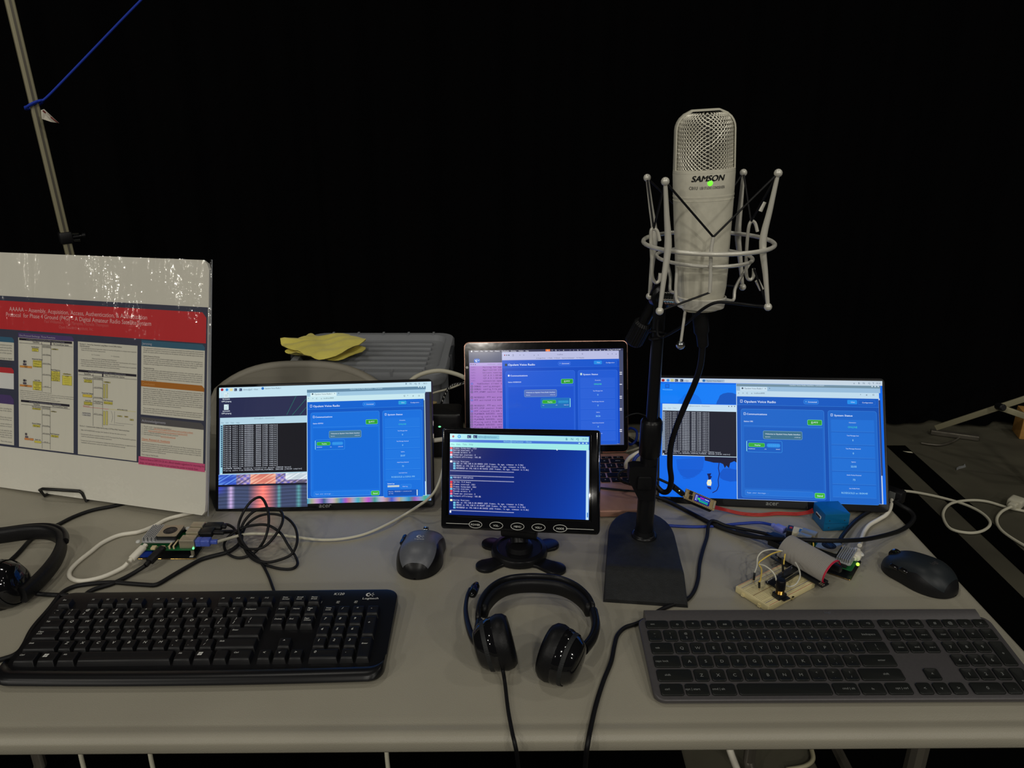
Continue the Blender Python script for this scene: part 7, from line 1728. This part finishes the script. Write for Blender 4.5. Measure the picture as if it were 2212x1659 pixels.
# breakout board bridging ribbon and breadboard
Mi = BBM.inverted()
c = RA + RW * RL / 2 + RP * .026
mb = MB(xf((c.x, c.y, T + .0115), RY)); mb.rbox((0, -.002, 0), (RL * 1.12, .015, .0014), .0008, mat='pcb_black', ch=.0002)
for sx in (-1, 1):
    for i in range(3):
        for j in range(2): mb.lathe([(.0009, 0), (.0009, .0012)], Matrix.Translation(Vector((sx * RL * .5 + (i - 1) * .0025, -.006 + j * .003, .0007))), 'steel', 6)
meta(mb.build('breakout_board'), 'black breakout circuit board plugged in where the grey ribbon meets the breadboard', 'circuit board')
a = TB(1664, 1262, .0135); b = TB(1722, 1226, .0135); d = (b - a); L = d.length; yaw = math.degrees(math.atan2(d.y, d.x)); c = (a + b) / 2
mb = MB(xf((c.x, c.y, T + .0125), yaw)); mb.rbox((0, 0, 0), (L, .016, .0014), .0006, mat='pcb_black', ch=.0002)
for j in (-1, 1):
    for i in range(int(L / .0026)): mb.lathe([(.0007, 0), (.0006, .0022)], Matrix.Translation(Vector((-L / 2 + .002 + i * .0026, j * .0062, .0007))), 'chrome', 6)
mb.box((0, 0.006, -.0025), (L * .92, .0025, .0036), 'pcb_black'); mb.box((0, -0.006, -.0025), (L * .92, .0025, .0036), 'pcb_black')
meta(mb.build('breakout_board'), 'narrow black board with two rows of shiny pins standing on the breadboard', 'circuit board')
def encoder():
    b0 = TB(1683, 1288, .0105); t = thing('rotary_encoder', 'black rotary knob with gold threaded collar on the breadboard', 'knob', xf((b0.x, b0.y, T + .0092), 30))
    mb = MB(); mb.rbox((0, 0, .0035), (.014, .013, .007), .001, mat='pcb_black'); mb.box((.004, -.006, .0006), (.012, .008, .0012), 'pcb_black'); mb.build('encoder_body', t)
    mb = MB(Matrix.Translation(Vector((0, 0, .007)))); pr_ = []
    for k in range(5): pr_ += [(.0056, .0012 * k), (.0050, .0012 * k + .0006)]
    mb.lathe(pr_, mat='gold', seg=20); mb.build('threaded_collar', t, smooth=20)
    mb = MB(Matrix.Translation(Vector((0, 0, .0128)))); seg_ = 36; R = []
    for r, z in ((.0062, 0), (.0064, .001), (.0060, .012), (.0052, .0135), (.0002, .0137)): R.append([(r * (1 - .04 * (k % 2) * (r > .001)) * cos(2 * pi * k / seg_), r * (1 - .04 * (k % 2) * (r > .001)) * sin(2 * pi * k / seg_), z) for k in range(seg_)])
    mb.layers(R, 'satin_black'); mb.build('knob', t, smooth=25)
encoder()
def jumper(label, pts, mt, ends):
    t = thing('jumper_wire', label, 'wire', (0, 0, 0), 'jumper wires on the breadboard'); mb = MB(); mb.tube(spline(pts, 7), .0010, mt, seg=7); mb.build('wire', t, smooth=60)
    for (a, b) in ends:
        M = axM(a, b - a); mb = MB(M); L = (b - a).length; mb.rbox((0, 0, L / 2), (.0026, .0026, L), .0003, mat='pcb_black'); mb.build('crimp_housing', t)
        mb = MB(M); mb.lathe([(.0004, L), (.0003, L + .0035)], mat='gold', seg=6); mb.build('pin', t)
h0 = BH + .0045
J = lambda u, v, z: TB(u, v, z)
jumper('white jumper wire arcing out from under the ribbon to the breadboard corner', [J(1690, 1190, .026), J(1668, 1187, .034), J(1648, 1191, .036), J(1637, 1203, .032), J(1635, 1222, .026), J(1630, 1237, .0235)], 'wire_white', [(J(1630, 1237, .0235), J(1628, 1253, .0135))])
jumper('yellow jumper wire arcing out below the white one to the breadboard', [J(1688, 1190, .026), J(1668, 1196, .032), J(1648, 1208, .030), J(1639, 1217, .027), J(1645, 1230, .025), J(1643, 1250, .0235), J(1640, 1257, .023)], 'wire_yellow', [(J(1640, 1257, .0225), J(1640, 1270, .0135))])
jumper('white jumper wire bridging to the narrow pin board behind the knob', [J(1640, 1219, .028), J(1652, 1222, .030), J(1666, 1232, .028), J(1674, 1243, .024), J(1677, 1254, .018)], 'wire_white', [])
jumper('white jumper wire curling round the right side of the black knob', [J(1695, 1264, .018), J(1707, 1267, .019), J(1719, 1262, .022), J(1728, 1246, .026), J(1726, 1230, .028), J(1718, 1215, .028)], 'wire_white', [])
jumper('short yellow jumper wire standing upright beside the ribbon edge', [J(1696, 1197, .036), J(1694, 1208, .032), J(1693, 1219, .028)], 'wire_yellow', [(J(1691, 1204, .034), J(1691, 1234, .015))])
jumper('tiny yellow wire loop above the ribbon next to the fan', [J(1732, 1180, .026), J(1738, 1169, .034), J(1747, 1165, .037), J(1756, 1170, .034), J(1757, 1182, .026)], 'wire_yellow', [])

# ================================================================ display board, red leads, blue sensor
def lora():
    bl = PY(1476, 1076, 1.058); br = PY(1542, 1104, 1.050); tr = PY(1550, 1082, 1.065); tl = PY(1486, 1048, 1.076)
    ex = (br - bl).normalized(); ey = (tl - bl); ey = (ey - ex * ey.dot(ex)).normalized(); n = ex.cross(ey); W = (br - bl).length; D = 0.0175
    M = Matrix.Identity(4)
    for i in range(3): M[i][0] = ex[i]; M[i][1] = ey[i]; M[i][2] = n[i]; M[i][3] = bl[i]
    t = thing('display_board', 'tiny circuit board with lit colour display leaning in front of the right monitor', 'circuit board', M)
    mb = MB(); mb.rbox((W / 2, D / 2, 0), (W, D, .0016), .001, mat='tan_plastic', ch=.0002)
    for j in (0, 1):
        for i in range(16): mb.lathe([(.0006, 0), (.0006, .0004)], Matrix.Translation(Vector((.004 + i * (W - .008) / 15, .0012 if j else D - .0012, .0008))), 'pcb_black', 6)
    for sx in (0, 1): mb.box((.002 if not sx else W - .0025, D / 2, .0015), (.003, .011, .0014), 'steel')
    mb.box((.009, D * .72, .0022), (.005, .005, .003), 'satin_black'); mb.box((.0105, D * .30, .0018), (.005, .006, .002), 'satin_black'); mb.build('circuit_board', t)
    mb = MB(); mb.mat = 'screen_gloss'; sx0, sx1, sy0, sy1 = W * .32, W * .80, .003, D - .003; mb.box(((sx0 + sx1) / 2, D / 2, .0016), (sx1 - sx0, sy1 - sy0, .0016), 'screen_gloss', lin((14, 14, 110)))
    def q(a, b, c, d, col, z): mb.add([(sx0 + a * (sx1 - sx0), sy0 + b * (sy1 - sy0), z), (sx0 + c * (sx1 - sx0), sy0 + b * (sy1 - sy0), z), (sx0 + c * (sx1 - sx0), sy0 + d * (sy1 - sy0), z), (sx0 + a * (sx1 - sx0), sy0 + d * (sy1 - sy0), z)], [(0, 1, 2, 3)], 'screen_gloss', lin(col))
    q(.02, .05, .92, .95, (20, 20, 150), .00245); q(.30, .08, .90, .30, (20, 170, 130), .0025); q(.20, .30, .36, .60, (60, 200, 90), .00255); q(.36, .34, .92, .52, (40, 110, 200), .0025); q(.34, .60, .62, .82, (150, 40, 200), .00255)
    for k in range(5): q(.66 + .06 * k, .64, .70 + .06 * k, .78, (200, 220, 250), .0026)
    for k in range(4):
        q(.04, .10 + .21 * k, .10, .22 + .21 * k, (200, 215, 250), .0026); q(.12, .12 + .21 * k, .18, .20 + .21 * k, (160, 190, 250), .0026)
    mb.build('display', t, smooth=0)
    mb = MB(); mb.rbox((W * .52, D / 2 + .0005, -.0065), (W * .90, D * .95, .011), .002, mat='black_plastic'); mb.build('battery_case', t)
    mb = MB(); mb.ball((-.0005, .004, -.001), .0016, 'gold', 8); mb.ball((.001, D * .7, .0012), .0012, 'pcb_green', 8); mb.build('solder_joint', t)
    return M, W, D
LM, LW, LD = lora()
a = LM @ Vector((0, LD * .42, -.003)); s0 = PY(1448, 1046, 1.060); s1 = PY(1424, 1035, 1.062)
t = cable('usb_cable', 'black cable plugged into the left end of the tiny display board', [s0, s1, PY(1415, 1030, 1.062), PY(1412, 1010, 1.064), PY(1404, 985, 1.06)], .0022, 'cable_black')
d = s0 - a; L = d.length
plug(axM(a, d, (0, 0, 1)), ((.0060, .0085, .003, .001), (.0085, .0115, L * .72, .003), (.0058, .0062, L * .28, .002)), 'black_plastic', t)
mb = MB(); mb.ball(a + d * .40 + Vector((0, -.0062, .0030)), .0009, 'led_white', 8); mb.build('plug_light', t)
a = LM @ Vector((LW, LD * .45, -.002))
S1 = PZ(1756, 1103, T + .016)
def redlead():
    t = thing('sensor_lead', 'flat bundle of thin red wires joining the tiny display board to the blue box', 'wire', (0, 0, 0)); base = [a, PZ(1566, 1101, T + .006), PZ(1600, 1109, T + .003), PZ(1640, 1112, T + .002), PZ(1680, 1109, T + .003), PZ(1720, 1110, T + .003), PZ(1744, 1107, T + .008), S1]
    for k in range(6):
        o = (k - 2.5) * .0011; pts = [p + Vector((0, o * (1 if i else .6), (k - 2.5) * .0004 * (1 if 0 < i < 7 else 2.2))) for i, p in enumerate(base)]
        mb = MB(); mb.tube(spline(pts, 7), .00062, 'cable_red', seg=6); mb.build('wire', t, smooth=60)
redlead()
def sensor():
    fl = PZ(1777, 1147, T); fr = PZ(1832, 1147, T); c = (fl + fr) / 2; W = (fr - fl).length; D = .040; H = .0285
    M = xf((c.x, c.y, T + .0005), 4); t = thing('air_sensor', 'metallic blue box with vent slots on the table before the right monitor', 'sensor box', M)
    mb = MB(); mb.rbox((0, D / 2, H / 2), (W, D, H), .0008, mat='sensor_blue', ch=.0006); mb.build('case', t)
    mb = MB(); mb.box((0, -.0002, H * .45), (W * .94, .0006, .0004), 'sensor_blue_dark')
    for sx in (-1, 1): mb.lathe([(.0007, 0), (.0007, .0006)], axM((sx * W * .3, 0, H * .62), (0, -1, 0)), 'mesh_dark', 8); mb.lathe([(.0007, 0), (.0007, .0006)], axM((sx * W * .3, 0, H * .2), (0, -1, 0)), 'mesh_dark', 8)
    mb.build('seam', t)
    mb = MB(); mb.rbox((-W / 2 - .0004, D * .5, H * .55), (.001, .016, .005), .0008, axis='x', mat='legend_white'); mb.box((-W / 2 - .001, D * .5, H * .55), (.001, .013, .003), 'pcb_black'); mb.build('socket', t)
sensor()
# blue network lead and its adapter
t = cable('network_cable', 'blue cable running from behind the microphone base to the right computer board', tb([(1380, 1130), (1440, 1135), (1470, 1137), (1510, 1138), (1560, 1135), (1600, 1131), (1640, 1129, .006), (1668, 1134, .010)], .0022), .0022, 'cable_blue')
a = TB(1668, 1134, .010); b = TB(1704, 1150, .012)
plug(axM(a, b - a, (0, 0, 1)), ((.006, .007, .007, .002), (.009, .011, .016, .002)), 'lavender', t)
a = TB(1700, 1150, .012); b = TB(1756, 1163, .012); d = b - a; L = d.length
mb = MB(axM(a, d, (0, 0, 1))); mb.rbox((0, 0, L / 2), (.016, .018, L), .0012, mat='white_label'); mb.rbox((0, 0, .004), (.0165, .0185, .009), .0008, mat='pcb_black'); mb.box((.0083, -.002, .0045), (.0004, .005, .004), 'cable_red'); mb.box((.0083, 0, L * .6), (.0003, .010, L * .3), 'sensor_blue')
for k in range(3): mb.box((.0086, .0, L * .5 + k * .004), (.0003, .008, .0006), 'legend_grey')
meta(mb.build('network_adapter'), 'small white adapter with printed label between the blue cable and right board', 'adapter')
# thick black lead sweeping behind the breadboard
cable('power_cable', 'thick black cable sweeping from behind the small monitor across to the right table edge', tb([(1250, 1050, .012), (1297, 1056, .012), (1345, 1061, .012), (1400, 1068, .010), (1440, 1082, .006), (1490, 1107, .004), (1550, 1137, .004), (1610, 1156, .008), (1670, 1163, .020), (1730, 1166, .034), (1800, 1168, .036), (1860, 1166, .026), (1905, 1158, .012), (1945, 1146, .006), (1968, 1130, .005), (1974, 1116, .006), (1966, 1104, .008), (1950, 1094, .011), (1934, 1084, .012)], .004), .0034, 'cable_black')
# thin lead from the board, round the stand, under the keyboard, over the edge
e = TB(1690, 1166, .018); e2 = TB(1655, 1153, .012)
t = cable('usb_cable', 'thin black cable looping beside the microphone base and off the table front', [TB(1668, 1159, .0135), TB(1650, 1152, .012)] + tb([(1610, 1144, .006), (1570, 1136, .004), (1548, 1127, .008), (1536, 1126, .010), (1530, 1136, .008), (1527, 1160, .003), (1518, 1190, .003), (1511, 1220, .003), (1508, 1250, .003), (1500, 1276, .003), (1486, 1294, .003), (1462, 1303, .003), (1430, 1316, .0022), (1400, 1334, .0022), (1376, 1347, .0025), (1350, 1356, .003), (1334, 1372, .003), (1327, 1396, .003), (1320, 1430, .003), (1304, 1470, .003), (1288, 1520, .003), (1276, 1572, .003)], .003) + [PZ(1270, 1604, T + .001), PZ(1266, 1634, T - .022), PZ(1262, 1700, T - .12), PZ(1262, 1790, T - .35)], .0027, 'cable_black')
plug(axM(e2, e - e2, (0, 0, 1)), ((.0055, .006, .008, .001), (.0085, .013, .022, .001)), 'black_plastic', t)
e = TB(1697, 1182, .014); e2 = TB(1664, 1168, .012); t = cable('usb_cable', 'short black plug lead entering the right computer board from the left', [e2, TB(1650, 1162, .010), TB(1620, 1154, .006), TB(1590, 1146, .004)], .0025, 'cable_black')
plug(axM(e2, e - e2, (0, 0, 1)), ((.0085, .014, .024, .001),), 'black_plastic', t)
# video and power leads at the right
a = TB(1795, 1190, .020); b = TB(1815, 1166, .018); 
t = cable('video_cable', 'black cable curving from the fan of the right computer board to behind the right monitor', [b] + tb([(1820, 1157, .016), (1832, 1142, .010), (1852, 1122, .006), (1880, 1104, .006), (1910, 1092, .008), (1940, 1082, .01), (1950, 1060, .012)], .004), .0032, 'cable_black')
plug(axM(a, b - a, (0, 0, 1)), ((.006, .010, .006, .001), (.010, .014, .022, .002), (.007, .008, .008, .002)), 'black_plastic', t)
a = TB(1840, 1206, .020); b = TB(1857, 1178, .016)
t = cable('usb_c_cable', 'white cable rising from the right computer board past the blue box', [b] + tb([(1860, 1168, .012), (1866, 1150, .006), (1878, 1134, .005), (1898, 1122, .005), (1914, 1112, .006), (1923, 1098, .008), (1926, 1080, .01)], .0035), .0032, 'cable_white')
plug(axM(a, b - a, (0, 0, 1)), ((.006, .012, .005, .002), (.009, .020, .018, .004), (.006, .010, .010, .003)), 'cable_white', t)
# adapter box at the right table edge
c = TB(1938, 1076, .012)
mb = MB(xf((c.x, c.y + .01, T + .012), -50)); mb.rbox((0, 0, 0), (.03, .018, .022), .003, mat='black_plastic'); mb.box((.0, -.0095, .002), (.010, .001, .014), 'legend_grey')
meta(mb.build('cable_adapter'), 'black plug adapter half hidden behind the lower right corner of the right monitor', 'adapter')

# ================================================================ clutter on the table between the left monitor and the laptop
def wallwart():
    c = PY(960, 925, 1.27); t = thing('power_adapter', 'black power adapter with green light between the left monitor and the laptop', 'adapter', (c.x, 1.27, T + .0005)); h = PY(960, 897, 1.27).z - T
    mb = MB(); mb.rbox((0, .03, h / 2), (.062, .06, h), .012, mat='black_plastic', seg=6, ch=.006)
    for k in range(24): mb.box((-.026 + k * .0023, .004 + .0, h - .0015), (.0011, .004, .0012), 'legend_grey')
    mb.build('adapter_case', t)
    mb = MB(); q = PY(949.5, 923, 1.268); mb.ball((q.x - c.x, -.0005, q.z - T), .0026, 'led_mint', 10, (1, .4, .6)); mb.build('status_light', t)
wallwart()
YB = 1.40
cordlike('power_cable', 'thick cream cable arching behind the left monitor toward the laptop', 'cable', [PY(845, 868, YB), PY(872, 838, YB), PY(902, 812, YB), PY(945, 801, YB), PY(985, 808, YB), PY(1012, 822, YB), PY(1040, 850, YB)], .0044, 'cable_offwhite')
cordlike('network_cable', 'thin cream cable slanting up behind the left monitor to the laptop lid', 'cable', [PY(900, 862, YB - .02), PY(936, 849, YB - .02), PY(975, 838, YB - .02), PY(1003, 826, YB - .02), PY(1030, 812, YB - .02)], .0020, 'cable_offwhite')
def braided():
    t = thing('braided_cable', 'black and white braided cable curving down beside the left monitor', 'cable', (0, 0, 0))
    P = spline([PY(1006, 828, 1.34), PY(990, 828, 1.34), PY(976, 832, 1.34), (PY(966, 843, 1.34)), PY(957, 862, 1.34), PY(948, 884, 1.34), PY(938, 900, 1.34), PY(930, 915, 1.34)], 8)
    mb = MB(); mb.tube(P, .0022, 'cable_black', seg=10); mb.build('cord', t, smooth=60)
    mb = MB(); L = 0
    for i in range(0, len(P) - 3, 3):
        d = (P[i + 1] - P[i]).normalized(); sd = d.cross(Vector((0, 1, 0))).normalized(); c = P[i] + Vector((0, -.0021, 0)); a = (d * .8 + sd * .4).normalized() * .0018; nn = sd * .0007
        mb.add([c - a - nn, c + a - nn, c + a + nn, c - a + nn, c - a - nn + Vector((0, -.0004, 0)), c + a - nn + Vector((0, -.0004, 0)), c + a + nn + Vector((0, -.0004, 0)), c - a + nn + Vector((0, -.0004, 0))], [(0, 1, 2, 3), (4, 5, 6, 7), (0, 1, 5, 4), (1, 2, 6, 5), (2, 3, 7, 6), (3, 0, 4, 7)], 'legend_white')
    mb.build('braid_fleck', t, smooth=0)
braided()
c = PY(938, 882, 1.36)
mb = MB(Matrix.Translation(Vector((c.x - .001, 1.36, T)))); z = PY(938, 869, 1.36).z - T; mb.lathe([(.010, .0005), (.010, z * .55), (.007, z * .62), (.0065, z * .8), (.0075, z * .84), (.0065, z), (.001, z + .001)], mat='tan_plastic', seg=20)
meta(mb.build('glue_bottle', smooth=30), 'small tan capped bottle at the right edge of the left monitor', 'bottle')
a = PY(990, 930, 1.31); b = PY(998, 896, 1.31)
mb = MB(axM((a.x, 1.315, T + .012), (1, .1, 0))); mb.lathe([(.006, -.012), (.011, -.012), (.0112, .022), (.006, .022)], mat='graphite', seg=24)
meta(mb.build('tape_roll', smooth=35), 'dark grey tape roll beside the laptop left edge', 'tape roll')
def cap_():
    c = PY(975, 870, 1.45); mb = MB(Matrix.Translation(Vector((c.x + .012, 1.47, T + .0005)))); z = PY(975, 855, 1.45).z - T; mb.rbox((0, 0, z / 2), (.075, .05, z), .015, mat='black_plastic', seg=6, ch=.012)
    meta(mb.build('camera_pouch'), 'black rounded pouch behind the power adapter', 'pouch')
def tablepatch():
    pass
# leads between laptop and microphone pole
cordlike('usb_c_cable', 'white cable curling over the right end of the laptop keyboard', 'cable', [PY(1392, 972, 1.17), PY(1376, 979, 1.165), PY(1360, 989, 1.155), PY(1352, 1002, 1.15), PY(1354, 1013, 1.15), PY(1366, 1022, 1.15), PY(1380, 1027, 1.15), PY(1395, 1030, 1.16)], .0032, 'cable_white')
cordlike('network_cable', 'blue cable beside the microphone pole, right of the laptop', 'cable', [PY(1392, 974, 1.13), PY(1376, 985, 1.125), PY(1369, 996, 1.12), PY(1368, 1008, 1.12), PY(1374, 1022, 1.12), PY(1384, 1036, 1.13)], .0026, 'cable_blue')
def gooseneck():
    t = thing('headphone_cable', 'black ribbed lead curling across the laptop keyboard corner', 'cable', (0, 0, 0))
    P = spline([PY(1372, 1014, 1.13), PY(1352, 1016, 1.125), PY(1339, 1021, 1.12), PY(1336, 1031, 1.115), PY(1345, 1040, 1.11), PY(1360, 1045, 1.105), PY(1378, 1050, 1.10), PY(1395, 1055, 1.10)], 10)
    mb = MB(); n = len(P); mb.tube(P, [.0022 if i < n * .5 else (.0030 if i % 2 else .0023) for i in range(n)], 'cable_black', seg=8); mb.build('cord', t, smooth=30)
gooseneck()
cordlike('network_cable', 'blue cable loop on the table behind the microphone pole', 'cable', [PZ(1350, 935, T + .004), PZ(1362, 925, T + .02), PZ(1375, 932, T + .02), PZ(1374, 950, T + .012), PZ(1362, 960, T + .004), PZ(1350, 950, T + .003)], .0025, 'cable_blue')
cordlike('power_cable', 'black cable crossing the table between the laptop and the microphone pole', 'cable', [PZ(1345, 938, T + .004), PZ(1360, 948, T + .004), PZ(1380, 958, T + .004), PZ(1410, 962, T + .004), PZ(1440, 965, T + .004)], .003, 'cable_black')
cordlike('power_cable', 'white cable crossing the table just right of the laptop hinge', 'cable', [PZ(1352, 976, T + .003), PZ(1366, 972, T + .003), PZ(1385, 966, T + .003), PZ(1420, 960, T + .003)], .0022, 'cable_offwhite')
cordlike('power_cable', 'black arching cable high beside the laptop lid, in front of the pole', 'cable', [PY(1352, 902, 1.2), PY(1362, 896, 1.2), PY(1378, 893, 1.2), PY(1395, 898, 1.2)], .0012, 'cable_black')
c = PZ(908, 958, T)
cordlike('usb_cable', 'white cable end showing between the left monitor and the small monitor', 'cable', [PY(925, 953, 1.16), PY(940, 951, 1.16), PY(955, 949, 1.16), PY(985, 946, 1.16)], .0040, 'cable_white')
